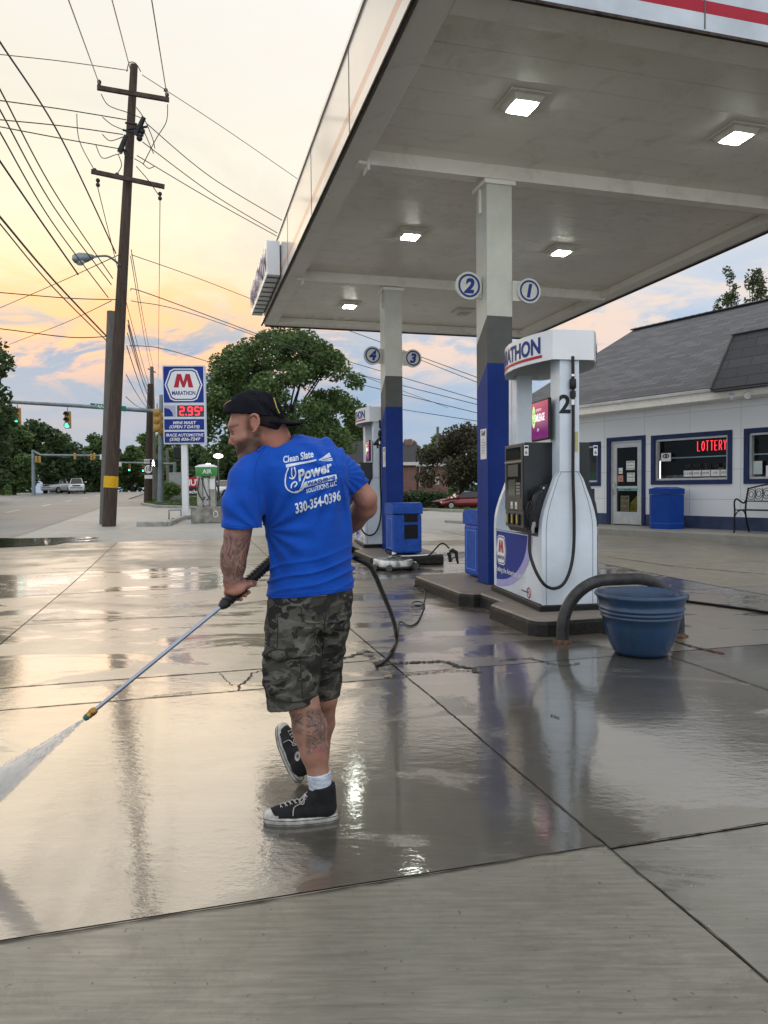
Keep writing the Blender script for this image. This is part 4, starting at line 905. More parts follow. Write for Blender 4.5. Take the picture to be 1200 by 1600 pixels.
M_sh = NT('roof_shingle'); _o = M_sh.co.outputs['Object']; _mp = M_sh.t.nodes.new('ShaderNodeMapping'); _mp.inputs['Scale'].default_value = (1, 1.12, 1); M_sh.link(_o, _mp.inputs[0])
_b = M_sh.t.nodes.new('ShaderNodeTexBrick'); M_sh.link(_mp.outputs[0], _b.inputs['Vector']); _b.inputs['Scale'].default_value = 1; _b.inputs['Brick Width'].default_value = .5; _b.inputs['Row Height'].default_value = .24; _b.inputs['Mortar Size'].default_value = .02; _b.inputs['Mortar Smooth'].default_value = .4; _b.inputs['Bias'].default_value = -.2
_b.inputs['Color1'].default_value = (.066,.069,.082,1); _b.inputs['Color2'].default_value = (.165,.17,.19,1); _b.inputs['Mortar'].default_value = (.028,.03,.036,1)
_sn = M_sh.noise(25, 4, .7, vec=_o); _s2 = M_sh.noise(.7, 6, .7, vec=_o); _c = M_sh.mix(M_sh.math('MULTIPLY', _sn, .6), _b.outputs[0], (.06,.06,.062)); _c = M_sh.mix(M_sh.math('MULTIPLY', _s2, .5), _c, (.10,.097,.095))
M_sh.set('Base Color', _c); M_sh.set('Roughness', .85); M_sh.set('Normal', M_sh.bump(_b.outputs['Fac'], .6, -.02)); M_sh = M_sh.m
M_frame = mat('window_frame_blue', (.022,.036,.105), .6, spec=.2, var=.12, vs=3); M_base = mat('base_band_blue', (.05,.07,.14), .5, var=.25, vs=2.5)
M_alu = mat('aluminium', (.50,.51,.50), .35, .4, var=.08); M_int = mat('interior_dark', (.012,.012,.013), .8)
M_glass = NT('shop_glass'); M_glass.set('Base Color', (.9,.95,.95)); M_glass.set('Roughness', .02); M_glass.set('Transmission Weight', 0.); 
_t = M_glass.t; _tr = _t.nodes.new('ShaderNodeBsdfTransparent'); _tr.inputs[0].default_value = (.75,.78,.78,1); _gl = _t.nodes.new('ShaderNodeBsdfGlossy'); _gl.inputs['Roughness'].default_value = .02
_fr = _t.nodes.new('ShaderNodeFresnel'); _fr.inputs[0].default_value = 1.22; _ms = _t.nodes.new('ShaderNodeMixShader'); _t.links.new(_fr.outputs[0], _ms.inputs[0]); _t.links.new(_tr.outputs[0], _ms.inputs[1]); _t.links.new(_gl.outputs[0], _ms.inputs[2]); _t.links.new(_ms.outputs[0], _t.nodes['Material Output'].inputs[0]); M_glass = M_glass.m
XL, XR = -5.6, 9.5; HW = 3.05
ops = []
def prect(u0, v0, u1, v1): a = S(u0, v0); b = S(u1, v1); return (min(a[0], b[0]), max(a[0], b[0]), min(a[1], b[1]), max(a[1], b[1]))
W1 = (S(1018,700)[0], S(1144.5,700)[0], S(1080,756.8)[1], S(1018,681)[1]); W2 = (S(1163,700)[0], S(1163,700)[0]+3.0, W1[2], W1[3]); W0 = (S(939,700)[0]-2.1, S(939,700)[0], W1[2]-.02, W1[3]-.05)
D1 = (S(948.7,760)[0], S(1008.7,760)[0], 0.0, S(949,684.5)[1])
holes = [('w', W0), ('d', D1), ('w', W1), ('w', W2)]
mb = MB(); T = .22; x = XL
for k, (x0, x1, za, zb) in holes:
    x0 += .05; x1 -= .05; zb_ = zb-.05; za_ = za+.05 if k == 'w' else 0
    mb.box(x, x0, 0, T, 0, HW); mb.box(x0+.0, x1, .001, T-.001, zb_, HW)
    if k == 'w': mb.box(x0, x1, .001, T-.001, 0, za_)
    x = x1
mb.box(x, XR, 0, T, 0, HW); mb.build('front_wall', M_pan, store)
mb = MB(); mb.box(XL, XL+T, T+.001, 12, 0, HW); mb.box(XR-T, XR, T+.001, 12, 0, HW); mb.box(XL, XR, 12.001, 12.2, 0, HW); mb.build('side_wall', M_pan, store)
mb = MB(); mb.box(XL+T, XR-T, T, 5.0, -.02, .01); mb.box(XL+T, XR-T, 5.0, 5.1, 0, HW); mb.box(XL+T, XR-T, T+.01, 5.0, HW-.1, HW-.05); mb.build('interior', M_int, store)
mb = MB()
segs = [(XL, D1[0]-.002), (D1[1]+.002, XR)]
for a, b in segs: mb.box(a, b, -.006, -.0005, .0, .31)
mb.build('base_band', M_base, store)
# seams of the fascia zone above windows
def wframe(r, door=False):
    x0, x1, za, zb = r; w = .11; mb = MB()
    mb.box(x0, x0+w, -.035, T*.5, za, zb); mb.box(x1-w, x1, -.035, T*.5, za, zb); mb.box(x0+w, x1-w, -.034, T*.5, zb-w, zb)
    if not door: mb.box(x0+w, x1-w, -.034, T*.5, za, za+w)
    f = mb.build('door_frame' if door else 'window_frame', M_frame, store, bevel=.006)
    a0, a1, b0, b1 = x0+w, x1-w, za+(0 if door else w), zb-w; s_ = .05
    mb = MB(); mb.box(a0, a0+s_, .02, T*.6, b0, b1); mb.box(a1-s_, a1, .02, T*.6, b0, b1); mb.box(a0+s_, a1-s_, .021, T*.6, b1-s_, b1)
    if not door: mb.box(a0+s_, a1-s_, .021, T*.6, b0, b0+s_)
    mb.build('inner_frame', M_alu, f)
    if not door:
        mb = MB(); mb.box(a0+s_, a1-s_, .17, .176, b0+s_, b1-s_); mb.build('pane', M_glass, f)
    return f, (a0+s_, a1-s_, b0+(0 if door else s_), b1-s_)
f0, i0 = wframe(W0); f1, i1 = wframe(W1); f2, i2 = wframe(W2); fd, idr = wframe(D1, True)
mb = MB(); x0, x1, za, zb = idr; st = .13
mb.box(x0, x0+st, .04, .085, .02, zb); mb.box(x1-st, x1, .04, .085, .02, zb); mb.box(x0+st, x1-st, .041, .084, zb-st, zb); mb.box(x0+st, x1-st, .041, .084, .02, .36)
dr = mb.build('door', M_alu, store, bevel=.004)
mb = MB(); mb.box(x0+st, x1-st, .06, .066, .36, zb-st); mb.build('door_glass', M_glass, dr)
mb = MB(); mb.tube([(x0+.06, .03, .85), (x0+.06, -.02, .88), (x0+.06, -.02, 1.12), (x0+.06, .03, 1.15)], .012, 8); mb.build('handle', M_steel, dr)
mb = MB(); mb.box(x0+st, x1-st, .035, .09, 1.00, 1.06); mb.build('push_bar', M_alu, dr)
def poster(mbp, xa, xb, za, zb, y, m, nm='notice', parent=None, words=(), tcol=None, sz=.08, hdr=None):
    mb = MB(); mb.box(xa, xb, y-.003, y, za, zb); p = mb.build(nm, m, parent)
    if words:
        t = MB(); n = len(words)
        for k, wd in enumerate(words):
            v_, f_ = text_geo(wd, size=1, bold=.02); ww = max(q[0] for q in v_)-min(q[0] for q in v_) or 1; s_ = min(sz, (xb-xa)*.86/ww)
            t.add([((xa+xb)/2+a*s_, y-.0045, zb-(zb-za)*(k+.72)/n+b*s_) for a, b in v_], f_)
        t.build('printed_words', tcol or M_ink, p)
    return p
M_yel = mat('poster_yellow', (.65,.55,.06), .5, var=.2, vs=9); M_tan = mat('poster_tan', (.45,.36,.2), .5, var=.4, vs=14, dirt=(.1,.25,.2)); M_pink = mat('poster_pink', (.5,.25,.2), .5, var=.2); M_teal = mat('sticker_teal', (.15,.3,.3), .5)
dx = x1-x0
poster(0, x0+dx*.47, x0+dx*.76, 1.50, 1.74, .055, M_paper, 'door_notice', dr, ('NOTICE', 'NO PUBLIC', 'RESTROOM'), sz=.07)
poster(0, x0+dx*.50, x0+dx*.76, 1.18, 1.42, .055, M_paper, 'door_notice', dr, ('STORE', 'HOURS', '6 - 10'), sz=.06)
poster(0, x0+dx*.20, x0+dx*.34, 1.40, 1.56, .055, M_paper, 'door_sticker', dr, ('PUSH',), sz=.04); poster(0, x0+dx*.16, x0+dx*.36, 1.18, 1.36, .055, M_pink, 'door_sticker', dr, ('ATM',), sz=.05)
poster(0, x0+dx*.2, x0+dx*.86, .93, .999, .034, M_teal, 'bar_sticker', dr, ('WELCOME',), sz=.05)
poster(0, x0+dx*.26, x0+dx*.56, .37, .80, .068, M_tan, 'door_poster', dr, ('OVER', '250', 'SOLD'), M_red, .10)
mb = MB(); mb.add([(x0+dx*.60, .068, .37), (x0+dx*.90, .068, .37), (x0+dx*.90, .068, .86), (x0+dx*.60, .068, .60)], [(0,1,2,3)]); pp = mb.build('door_poster', M_yel, dr)
mb = MB(); text(mb, 'SERVED', lambda a, b: Vector((x0+dx*.75+a, .066, .50+b)), size=.085, bold=.02); text(mb, 'HERE!', lambda a, b: Vector((x0+dx*.75+a, .066, .41+b)), size=.085, bold=.02); mb.build('printed_words', M_red, pp)
# interior light strip and goods
M_tube = mat('tube_light', (.9,.9,.85), .4, emit=(.95,1,.95), es=3.); M_goods = NT('shelf_goods'); _v = M_goods.t.nodes.new('ShaderNodeTexVoronoi'); _v.inputs['Scale'].default_value = 7; M_goods.link(M_goods.co.outputs['Object'], _v.inputs['Vector'])
_h = M_goods.t.nodes.new('ShaderNodeHueSaturation'); M_goods.link(_v.outputs['Color'], _h.inputs['Color']); _h.inputs['Saturation'].default_value = .9; _h.inputs['Value'].default_value = .35; M_goods.set('Base Color', _h.outputs[0]); M_goods = M_goods.m
mb = MB(); mb.box(x0+dx*.70, x0+dx*.725, 1.2, 1.22, .55, 1.75); mb.build('fridge_light', M_tube, store)
mb = MB(); mb.box(x0-.2, x1+.2, 1.6, 1.9, 0, 1.35); mb.box(i1[0]+.4, i1[1]-.1, 1.3, 1.7, .0, 1.38); mb.box(i1[0]+.9, i1[1]-.3, 1.3, 1.6, 1.38, 1.52); mb.box(i2[0]+.4, i2[0]+2.2, 1.3, 1.7, 0, 1.3); mb.box(i0[1]-1.2, i0[1]-.2, .8, 1.2, 0, 1.45); mb.build('shelf_display', M_goods, store)
mb = MB(); mb.box(x0-1.8, x1+2.4, 3.6, 3.63, 1.9, 1.93); mb.build('cooler_light', mat('dim_blue_light', (.2,.3,.4), .5, emit=(.35,.55,.7), es=.12), store)
il_ = bpy.data.lights.new('shop_ceiling_light', 'AREA'); il_.energy = 38; il_.shape = 'RECTANGLE'; il_.size = 6; il_.size_y = .4; il_.color = (1, .95, .85); ilo = bpy.data.objects.new('shop_ceiling_light', il_); C.objects.link(ilo); ilo.parent = store; ilo.location = ((D1[0]+W1[1])/2, 2.3, HW-.15)
# window contents: small boards along the sill, notices, neon
nb = 5; xx0, xx1 = S(1066,745)[0], S(1138.5,745)[0]; wd = (xx1-xx0)/nb; zz0, zz1 = i1[2]+.02, S(1100,733.5)[1]
for k in range(nb):
    r_ = empty('price_board', SP0+SR*(xx0+wd*(k+.5))-SN*.06+Vector((0,0,zz0)), srz, label=('leftmost','second from the left','middle','fourth from the left','rightmost')[k]+' of five small white boards lined along the store window sill', cat='sign', group='white boards in the store window')
    mb = MB(); mb.box(-wd*.45, wd*.45, -.02, 0, 0, zz1-zz0); mb.build('board', M_paper, r_)
    mb = MB()
    if k in (2, 4): mb.box(-.03, .03, -.023, -.0205, .17, .34); text(mb, ('12 PK','','24 PK','','30 PK')[k], lambda a, b: Vector((a, -.023, .07+b)), size=.075)
    else: text(mb, ('ICE','POP','','TEA')[k], lambda a, b: Vector((a, -.023, .24+b)), size=.11, bold=.02, shear=.2); text(mb, ('2 / 5.00','10 FOR 10','','1.99')[k], lambda a, b: Vector((a, -.023, .07+b)), size=.07)
    mb.box(-wd*.45, wd*.45, -.0215, -.0205, .0, .015); mb.box(-wd*.45, wd*.45, -.0215, -.0205, zz1-zz0-.015, zz1-zz0); mb.build('printed_words', M_ink, r_)
a_ = S(1030,721); b_ = S(1045,707.5); p = poster(0, a_[0], b_[0], a_[1], b_[1], .085, M_paper, 'window_notice', f1)
mb = MB(); mb.lathe([(.075,0),(.075,.004),(.05,.004),(.05,0)], 24); mb.v = [((a_[0]+b_[0])/2+v[0]*1.3, .080-v[2], (a_[1]+b_[1])/2+.03+v[1]*.75) for v in mb.v]
mb.box((a_[0]+b_[0])/2-.02, (a_[0]+b_[0])/2+.03, .077, .080, (a_[1]+b_[1])/2-.01, (a_[1]+b_[1])/2+.07); mb.build('payment_mark', M_ink, p)
a_ = S(1174,741); b_ = S(1188,720); poster(0, a_[0], b_[0], a_[1], b_[1], .085, mat('poster_pale', (.5,.58,.58), .5), 'window_notice', f2)
a_ = S(1195,748); poster(0, a_[0]-.02, a_[0]+.35, i2[2], i2[2]+.25, .085, M_paper, 'window_notice', f2)
a_ = S(913,720); b_ = S(925,706)
mb = MB(); mb.box(a_[0]-.05, a_[0]+.42, .4, .42, a_[1]-.05, b_[1]+.05); ob = mb.build('open_sign', mat('dull_sign', (.05,.06,.055), .4), store)
mb = MB(); text(mb, 'OPEN', lambda a, b: Vector((a_[0]+.18+a, .395, a_[1]+.1+b)), size=.19, bold=-.0); mb.build('open_letters', mat('dull_letters', (.16,.2,.18), .4), ob)
neon = empty('neon_sign', SP0+SR*S(1140,693)[0]-SN*.07+Vector((0,0,S(1120,703)[1])), srz, label='red neon LOTTERY sign glowing in the top right of the store window', cat='neon sign')
M_neon = mat('neon_red', (.6,.02,.03), .3, emit=(1.,.04,.06), es=2.0)
x_a = S(1090,690,-.07)[0]; x_b = S(1138,686,-.07)[0]; LW = x_b-x_a; hN = .235
glyph = {'L': [[(0,1),(0,0),(.6,0)]], 'O': [[(.35+.33*math.cos(t), .5+.48*math.sin(t)) for t in np.linspace(0, 6.283, 17)]], 'T': [[(0,1),(.7,1)],[(.35,1),(.35,0)]], 'E': [[(.6,1),(0,1),(0,0),(.6,0)],[(0,.5),(.5,.5)]], 'R': [[(0,0),(0,1),(.45,1),(.6,.85),(.6,.65),(.45,.5),(0,.5)],[(.3,.5),(.65,0)]], 'Y': [[(0,1),(.32,.5),(.65,1)],[(.32,.5),(.32,0)]]}
adv = LW/7; base_x = x_a-S(1140,693)[0]
for k, ch in enumerate('LOTTERY'):
    mb = MB()
    for pl in glyph[ch]:
        for dd in (0,): mb.tube([(base_x+adv*k+px*adv*.86+dd, 0, py*hN) for px, py in pl], .0058, 6)
    mb.build('neon_letter', M_neon, neon)
# roof
off_e, off_b = .62, -6.0; ez = S(1008, 619, off_e)[1]; rzg = S(997, 515, off_b)[1]; xre = -4.74
M_gut = mat('gutter_white', (.55,.55,.54), .5, var=.12, vs=2)
def rp(x, y, z): return (x, y, z)
xr_end = 10.2
roof = MB(); sl_len = math.hypot(6.62, rzg-ez)
rl = MB(); rl.add([(xre-.25, 0, 0), (xr_end, 0, 0), (xr_end, sl_len, 0), (xre-.25, sl_len, 0), (xre-.25, 0, -.06), (xr_end, 0, -.06), (xr_end, sl_len, -.06), (xre-.25, sl_len, -.06)], [(0,1,2,3), (7,6,5,4), (0,4,5,1), (3,2,6,7), (0,3,7,4), (1,5,6,2)])
ro = rl.build('roof', M_sh, store); ro.location = (0, -off_e, ez); ro.rotation_euler = (math.atan2(rzg-ez, 6.62), 0, 0)
rb = rl.build('roof', M_sh, store); rb.location = (xr_end+xre-.25, 12.0+off_e, ez); rb.rotation_euler = (math.atan2(rzg-ez, 6.62), 0, math.pi)
mb = MB(); n_ = 60
for k in range(n_):
    xa = xre-.25+(xr_end-xre+.25)*k/n_; mb.frame((xa+.13, 6.0, rzg+.035), .28, .26, .03, (1,0,.04), (0,1,0))
mb.build('ridge_cap', M_sh, store)
mb = MB(); mb.box(xre-.25, xr_end, -off_e-.05, -off_e-.003, ez-.10, ez-.02); mb.build('gutter', M_gut, store, bevel=.01)
mb = MB(); mb.box(xre-.2, xr_end, -off_e, -.001, HW-.0, HW+.02); mb.box(xre-.2, xr_end, -off_e-.001, -off_e+.02, HW, ez-.05); mb.build('eave_soffit', M_soffit, store)
mb = MB(); mb.add([(xre-.2, -off_e, ez-.1), (xre-.2, 12+off_e, ez-.1), (xre-.2, 6, rzg-.1), (xre-.12, -off_e, ez-.1), (xre-.12, 12+off_e, ez-.1), (xre-.12, 6, rzg-.1)], [(0,1,2)[::-1], (3,4,5), (0,3,5,2), (0,1,4,3), (1,2,5,4)]); mb.build('gable_end', M_pan, store)
# mansard over the right bay
mo0, mo1 = .86, .30; A = S(1110, 609, mo0); B = S(1147, 522, mo1); mxr = 10.4
mb = MB(); q = [(A[0], -mo0, A[1]), (mxr, -mo0, A[1]), (mxr, -mo1, B[1]), (B[0], -mo1, B[1]), (B[0], 3.2, B[1]), (mxr, 3.2, B[1]), (A[0]+.05, .3, A[1]), (mxr, .3, A[1])]
mb.add([(0, 0, 0), (mxr-A[0], 0, 0), (mxr-A[0], 1, 0), (B[0]-A[0], 1, 0)], []) if False else None
ml = math.hypot(mo0-mo1, B[1]-A[1]); mm = MB(); mm.add([(0,0,0), (mxr-A[0],0,0), (mxr-A[0],ml,0), (B[0]-A[0],ml,0), (0,0,-.05), (mxr-A[0],0,-.05), (mxr-A[0],ml,-.05), (B[0]-A[0],ml,-.05)], [(0,1,2,3), (7,6,5,4), (0,4,5,1), (3,2,6,7), (0,3,7,4), (1,5,6,2)])
M_sh2 = MATS['mansard_shingle'] = M_sh.copy(); M_sh2.name = 'mansard_shingle'
for nd in M_sh2.node_tree.nodes:
    if nd.type == 'TEX_BRICK': nd.inputs['Color1'].default_value = (.045,.05,.06,1); nd.inputs['Color2'].default_value = (.085,.09,.105,1); nd.inputs['Brick Width'].default_value = .55; nd.inputs['Row Height'].default_value = .27; nd.inputs['Mortar Size'].default_value = .02
mo = mm.build('mansard', M_sh2, store); mo.location = (A[0], -mo0, A[1]); mo.rotation_euler = (math.atan2(B[1]-A[1], mo0-mo1), 0, 0)
mb = MB(); mb.add([(A[0],-mo0,A[1]), (B[0],-mo1,B[1]), (B[0],3.2,B[1]), (B[0], 3.2, B[1]-.6), (A[0],.0,A[1])], [(0,1,2,3,4)[::-1]]); mb.box(A[0], mxr, -mo0, .0, A[1]-.05, A[1]-.02); mb.build('mansard_cheek', M_sh2, store)
mb = MB(); mb.box(B[0]-.05, mxr, -mo1-.09, 3.3, B[1]-.02, B[1]+.10); mb.build('coping', mat('grey_coping', (.22,.23,.24), .5, var=.15), store, bevel=.01)
mb = MB(); mb.tube([(A[0]-.0,-mo0-.02,A[1]+.02), (B[0],-mo1-.02,B[1])], .03, 6); mb.build('hip_trim', M_grey, store)
fl = S(1160, 617, .5); mb = MB(); mb.sphere((fl[0], -.5, A[1]-.05), .07, 12, 8, (1,1,.6)); lt = mb.build('flood_light', M_white, store)
for sx in (-1, 1):
    mb = MB(); c = Vector((fl[0]+sx*.06, -.53, A[1]-.13)); d = Vector((sx*.8, -.6, -.35)).normalized(); mb.tube([c, c+d*.10, c+d*.20], [.03, .06, .085], 12); mb.build('flood_head', M_white, lt)
# walkway kerb
wk = empty('walkway', SP0, srz, kind='structure'); mb = MB(); kx0 = XL-1
mb = MB(); mb.box(kx0, XR+3, -1.52, -.008, -.45, 0); mb.v = [tuple(SP0+SR*v[0]-SN*v[1]+Vector((0,0,v[2]))) for v in mb.v]; bpy.data.objects.remove(wk)
mb.build('walkway', M_walk, kind='structure', bevel=.02)
# hexagonal bin by the wall
hb = empty('hexagon_bin', (0,0,0), 0, label='plain blue hexagonal rubbish bin against the white store wall', cat='rubbish bin')
hx = (S(1022,800,.45)[0]+S(1066.5,800,.45)[0])/2; hr = .46; pos = SP0+SR*hx+SN*.52; hb.location = pos; hb.rotation_euler = (0,0,srz); 
pxm = lambda h: None
hxp = lambda k, r: (math.cos(R(60*k+12))*r, math.sin(R(60*k+12))*r)
M_bin2 = mat('deep_blue_bin', (.006,.05,.30), .5, var=.08, spec=.2)
mb = MB(); p6 = [hxp(k, hr*.95) for k in range(6)]; mb.prism(p6, lambda x, y: Vector((x, y, 0)), lambda x, y: Vector((x, y, .84))); mb.build('body', M_bin2, hb, bevel=.012)
mb = MB(); mb.prism(p6, lambda x, y: Vector((x*1.04, y*1.04, .85)), lambda x, y: Vector((x*1.04, y*1.04, .99))); mb.prism(p6, lambda x, y: Vector((x*1.0, y*1.0, .99)), lambda x, y: Vector((x*.62, y*.62, 1.03))); mb.build('lid', M_bin2, hb, bevel=.01)
mb = MB(); mb.prism(p6, lambda x, y: Vector((x*1.012, y*1.012, .13)), lambda x, y: Vector((x*1.012, y*1.012, .15))); mb.build('band', mat('blue_band', (.03,.12,.45), .35), hb)
# cast iron bench
bn = empty('park_bench', SP0+SR*S(1145,832,1.05)[0]+SN*.98, srz, label='ornate black cast metal bench in front of the right hand store window', cat='bench')
bx0 = 0.0; bl = 1.55; M_iron = mat('cast_iron', (.014,.014,.016), .35, .5, var=.2)
mb = MB()
for k in range(6): mb.box(.02, bl, .0+k*.075, .055+k*.075, .50, .525)
mb.build('seat', M_iron, bn, bevel=.005)
for xs_ in (0, bl):
    mb = MB(); mb.tube(spl([(xs_,-.03,.0),(xs_,.0,.12),(xs_,-.01,.3),(xs_,.0,.5),(xs_,-.02,.66),(xs_,.02,.74),(xs_,.10,.75),(xs_,.22,.70),(xs_,.36,.66),(xs_,.45,.72)]), .019, 8); mb.tube(spl([(xs_,.58,.0),(xs_,.50,.2),(xs_,.44,.38),(xs_,.43,.52),(xs_,.47,.75),(xs_,.54,1.0)]), .02, 8); mb.tube(spl([(xs_,.0,.36),(xs_,.10,.46),(xs_,.25,.5),(xs_,.38,.46),(xs_,.45,.34)]), .013, 6); mb.build('leg', M_iron, bn)
mb = MB(); bp = lambda t, z: Vector((t, .455+(z-.62)*.2, z)); mb.tube([bp(.0,.70), bp(bl,.70)], .013, 8); top = [bp(bl*t, .98+.12*math.sin(math.pi*t)) for t in np.linspace(0, 1, 21)]; mb.tube(top, .017, 8)
for k in range(9):
    cx = bl*(k+.5)/9; hh = .84+.05*math.sin(math.pi*(k+.5)/9)
    for r_ in (.10, .055): mb.tube([bp(cx+r_*math.cos(t)*.9, hh+r_*1.15*math.sin(t)) for t in np.linspace(0, 6.283, 17)[:-1]], .0085, 5, closed=True)
    if k: mb.tube([bp(bl*k/9, .70), bp(bl*k/9+.03, .85), bp(bl*k/9-.02, 1.0)], .008, 5)
mb.build('backrest', M_iron, bn)

# ------------------------------------------------------------------ trees
def leafmat(name, c1, c2, c3):
    q = NT(name); n = q.t.nodes.new('ShaderNodeNewGeometry'); at_ = q.attr('cl').outputs['Fac']
    col = q.ramp(n.outputs['Random Per Island'], [(0, c1), (.6, c2), (1, c3)]); col = q.mix(q.math('MULTIPLY', at_, .55), col, c1); q.set('Base Color', col); q.set('Roughness', .6); q.set('Specular IOR Level', .3)
    tr_ = q.t.nodes.new('ShaderNodeBsdfTranslucent'); q.link(col, tr_.inputs[0]); ms = q.t.nodes.new('ShaderNodeMixShader'); ms.inputs[0].default_value = .3
    q.link(q.b.outputs[0], ms.inputs[1]); q.link(tr_.outputs[0], ms.inputs[2]); q.link(ms.outputs[0], q.t.nodes['Material Output'].inputs[0]); return q.m
M_lf = leafmat('leaf_green', (.06,.105,.035), (.10,.16,.05), (.17,.24,.08)); M_lf2 = leafmat('leaf_bright', (.09,.15,.035), (.14,.22,.06), (.22,.30,.10))
M_lf3 = leafmat('leaf_purple', (.045,.042,.026), (.075,.066,.04), (.11,.115,.055)); M_lf4 = leafmat('leaf_deep', (.042,.075,.032), (.066,.112,.042), (.11,.165,.06)); M_lfc = leafmat('leaf_conifer', (.05,.07,.03), (.085,.11,.05), (.13,.15,.07))
M_bark = mat('bark', (.035,.028,.022), .85, var=.35, vs=8, bump=.6, bs=20)
def leaves(clusters, n, size, seed, squash=.8, elong=1.6):
    g = np.random.default_rng(seed); cl = np.array(clusters); r = cl[:, 3]; pr_ = r**2/np.sum(r**2); ids = g.choice(len(cl), n, p=pr_)
    d = g.normal(size=(n, 3)); d /= np.linalg.norm(d, axis=1)[:, None]; rad = g.random(n)**.45
    c = cl[ids, :3]+d*(rad*r[ids])[:, None]*np.array([1, 1, squash])
    u_ = g.normal(size=(n, 3)); u_ /= np.linalg.norm(u_, axis=1)[:, None]; u_[:, 2] *= .6; t_ = g.normal(size=(n, 3)); v_ = np.cross(u_, t_); v_ /= np.linalg.norm(v_, axis=1)[:, None]+1e-9
    s_ = (size*g.uniform(.6, 1.4, n))[:, None]
    P = np.stack([c-u_*s_*elong*.5, c+v_*s_*.5, c+u_*s_*elong*.5, c-v_*s_*.5], 1).reshape(-1, 3)
    return P, np.arange(4*n).reshape(-1, 4), (ids % 5)/4.
def tree(name, base, h, cw, label, m, seed, nleaf=9000, size=.16, trunk_h=.25, ncl=26, top=.5, trunk_r=.22, group=None, squash=.8, low=.0, cl=None, crs=(.22, .38), lean=0):
    g = random.Random(seed); root = empty(name, base, 0, label=label, cat='tree', group=group); root.rotation_euler = (0,0,0)
    z0_ = h*trunk_h*(1-low); cz = (h+z0_)/2; rz_ = (h-z0_)/2
    if cl is None:
        cl = []
        while len(cl) < ncl:
            x, y, z = g.uniform(-1, 1), g.uniform(-1, 1), g.uniform(-1, 1); q = math.sqrt(x*x+y*y+z*z)
            if q > 1 or q < .45: continue
            wz = 1-.35*max(0, z)*top*2; cr = g.uniform(*crs)*min(cw/2, rz_*1.2)
            cl.append((x*cw/2*.86*wz+lean*z, y*cw/2*.86*wz, cz+z*rz_*.86, cr))
    P, F, ids = leaves(cl, nleaf, size, seed, squash); o = np_mesh('crown', P, F, m, root); a_ = o.data.attributes.new('cl', 'FLOAT', 'FACE'); a_.data.foreach_set('value', ids.astype(np.float32))
    mb = MB(); th = z0_+rz_*.5; mb.tube([(0,0,-.2),(0,0,.1*h),(.0,.0,th*.7),(0,0,th)], [trunk_r*1.25, trunk_r, trunk_r*.75, trunk_r*.4], 10)
    for c in g.sample(cl, min(len(cl), 30 if len(cl) > 80 else 14)):
        zs = g.uniform(.5, .95)*th; mid = Vector((c[0]*.45, c[1]*.45, zs+(c[2]-zs)*.55+g.uniform(-.2, .3))); mb.tube([Vector((0,0,zs)), mid, Vector(c[:3])], [trunk_r*.38, trunk_r*.22, trunk_r*.06], 6)
    mb.build('trunk', M_bark, root); return root
def px_tree(name, ul, ur, vt, y, label, m, seed, vb=None, **k):
    c = W((ul+ur)/2, 700, y); b = Vector((c.x, c.y, zg(c.x, c.y))); top_ = W((ul+ur)/2, vt, y).z; cw = W(ur, 700, y).x-W(ul, 700, y).x
    return tree(name, b, top_-b.z, cw, label, m, seed, **k)
px_tree('broadleaf_tree', 282, 600, 484, 46, 'biggest broad green tree, behind the price sign and the man, branches showing through', M_lf, 3, nleaf=48000, size=.155, trunk_h=.05, ncl=120, trunk_r=.28, crs=(.085, .185))
px_tree('purple_leaf_tree', 640, 800, 655, 60, 'dark purple-brown leaved tree between the two canopy columns', M_lf3, 5, nleaf=14000, size=.17, trunk_h=.10, ncl=34, trunk_r=.2, crs=(.2, .34))
ft = 'trees lining the far road'
L0 = px_tree('roadside_tree', -170, 38, 425, 34, 'near green tree hanging in at the left edge of the picture', M_lf4, 8, nleaf=16000, size=.17, trunk_h=.06, ncl=40, group=ft, crs=(.2, .32))
px_tree('roadside_tree', -60, 30, 640, 52, 'low dark tree below the one at the left edge', M_lf4, 9, nleaf=9000, size=.2, trunk_h=.0, ncl=22, group=ft)
for i, (ul, ur, vt, y, m, lab) in enumerate([(20,118,640,88,M_lf4,'dense dark tree behind the left green traffic light'),(85,152,690,98,M_lf4,'dark tree behind the second green traffic light'),(120,185,675,104,M_lf,'mid green tree just left of the big utility pole'),
    (178,232,690,110,M_lf,'mid green tree just right of the big utility pole'),(205,262,672,118,M_lf2,'pale green tree between the wooden poles down the road'),(-20,60,655,80,M_lf,'tall green tree at the far left behind the traffic lights'),
    (150,205,700,125,M_lf4,'darkest distant tree behind the big utility pole'),(228,300,668,100,M_lf2,'light green tree behind the price sign pole'),(262,350,690,80,M_lf4,'dark bushy tree behind the air pump'),(330,420,672,86,M_lf4,"dark tree behind the man's face"),(60,115,668,112,M_lf,'round green tree between the two traffic lights')]):
    px_tree('roadside_tree', ul, ur, vt, y, lab, m, 20+i, nleaf=7000, size=.34, trunk_h=.0, ncl=26, group=ft, crs=(.28, .42))
for i, (ul, ur, vt, y, m, lab) in enumerate([(420,520,668,84,M_lf4,'dark distant tree behind the man and the cap'),(500,600,640,80,M_lf,'green distant tree left of the farther pump'),(600,665,672,96,M_lf2,'light green tree behind the chimney of the brick house'),(650,720,672,104,M_lf2,'light green tree left of the purple leaved tree'),(560,630,655,90,M_lf4,'dark tree hidden mostly by the farther column')]):
    px_tree('background_tree', ul, ur, vt, y, lab, m, 50+i, nleaf=6500, size=.3, trunk_h=.0, ncl=22, group='trees behind the houses', crs=(.28, .42))
